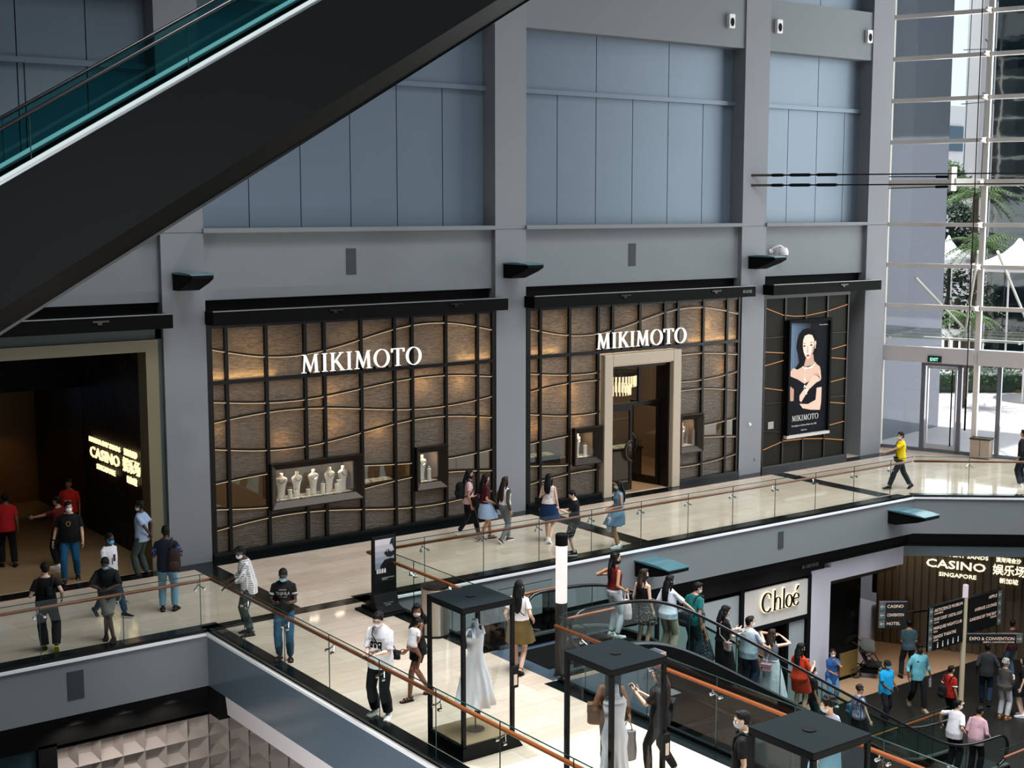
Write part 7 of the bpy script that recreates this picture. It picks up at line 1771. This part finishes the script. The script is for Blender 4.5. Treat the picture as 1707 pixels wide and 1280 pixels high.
r = person('man in a pale turquoise shirt and black mask striding forward', (29.78, 22.05), 172, 1.78, tone='dark', vox=.0105, top=('shirt', C((120, 196, 210)), .78, 1.55, .026), bottom=('trousers', C((18, 18, 22)), .016), shoes=('trainer', C((150, 130, 110)), C((160, 140, 120))), hair=('short', None), mask=(22, 22, 24), head=(0, 2), feet=((-.08, .22, 0, 8), (.1, -.28, .06, 8, 46)), hands=((-.3, .04, .9), (.3, .06, .9)), prints=[print_rect(.06, .11, 1.28, 1.31, C((26, 34, 60)), 'pocket')], **LZ)
p, d_, n_, tb_ = r['grips'][0]; e = MB(); e.lathe([(.03, -.2), (.033, -.18), (.033, 0), (.014, .04), (.014, .07)], p + V((0, 0, -.03)), 14); carried(r, 'water_bottle', 'clear water bottle held by the man in the turquoise shirt', 'bottle', p, [('bottle', e, mat('bottle_plastic', (150, 158, 166), .15), None)])
person('man in a grey-blue shirt standing with his back turned on the tan floor', (31.54, 23.74), 2, 1.7, tone='tan', vox=.0105, top=('tee', C((62, 84, 92)), .86, .7, .026), bottom=('trousers', C((30, 30, 30)), .016), shoes=SB_, hair=('short', None), hands=((-.12, .24, 1.1), (.14, .22, 1.1)), feet=((-.17, 0, 0, 8), (.17, 0, 0, 8)), **LZ)
r = person('person in a red jersey standing behind the cream wayfinding post', (29.42, 20.8), 62, 1.6, tone='tan', vox=.0105, top=('tee', C((160, 32, 24)), .84, .7, .03), bottom=('trousers', C((20, 20, 24)), .016), shoes=SB_, hair=('short', None), **LZ)
e = MB()
for sh, el, wr, s in r['arms']: e.tube([sh.lerp(el, .6), sh.lerp(el, .7)], .071, 12)
r['kid']('sleeve_stripe', e, C(WHT), parent=r['top'])
pack(r, 'black rucksack low on the person in the red jersey', 'back', (16, 16, 20), (.15, .1, .18), at=(-.08, -.2, 1.0))
r = person('man in dark grey with jeans walking away right of the wayfinding post', (31.5, 21.15), 18, 1.7, tone='dark', vox=.0105, top=('shirt', C((44, 46, 48)), .82, 1.4, .03), bottom=('trousers', C((24, 44, 62)), .014), shoes=SB_, hair=('short', None), head=(16, 4), feet=walkR(.14, 26), hands=((-.26, .04, .9), (.36, .12, .98)), **LZ)
handbag(r, 1, 'small bright blue bag in the hand of the man in dark grey', (50, 130, 180), (.07, .05, .08), 'carrier_bag')
person('elderly person with curly grey hair, striped jacket and white trousers', (30.98, 20.25), 48, 1.62, sex='f', tone='light', vox=.0105, top=('jacket', patterned('dark_pinstripe', (30, 28, 28), (110, 104, 96), 16, 'stripe', .8), .84, 1.6, .036), bottom=('trousers', C((196, 194, 198)), .018), shoes=('trainer', C((176, 120, 76)), C((150, 100, 60))), hair=('curly', M_hairg), head=(24, 4), hands=((-.08, .26, 1.08), (.12, .28, 1.1)), **LZ)
person('man in a dark red top and jeans standing at the edge of the tan floor', (33.9, 22.0), -30, 1.7, tone='brown', vox=.0115, top=('tee', C((50, 20, 22)), .84, .7, .026), bottom=('trousers', C((70, 92, 108)), .016), shoes=SN, hair=('short', None), head=(60, 4), **LZ)
person('woman in a short black dress at the right picture edge, lower floor', (31.52, 20.05), -60, 1.62, sex='f', tone='fair', vox=.0115, top=('dress', C(BK), .98, .7, .02, .62, .06), shoes=SN, hair=('long', None, .3), **LZ)
person('dim figure standing far back in the lower casino mouth', (31.6, 27.2), 140, 1.68, tone='tan', vox=.013, top=('tee', C((60, 50, 44)), .84, .7, .026), bottom=('trousers', C((26, 24, 24)), .016), shoes=SB_, hair=('short', None), mask=(170, 160, 150), feet=walk(.2, 20), **LZ)

bpy.data.scenes.remove(SCR)
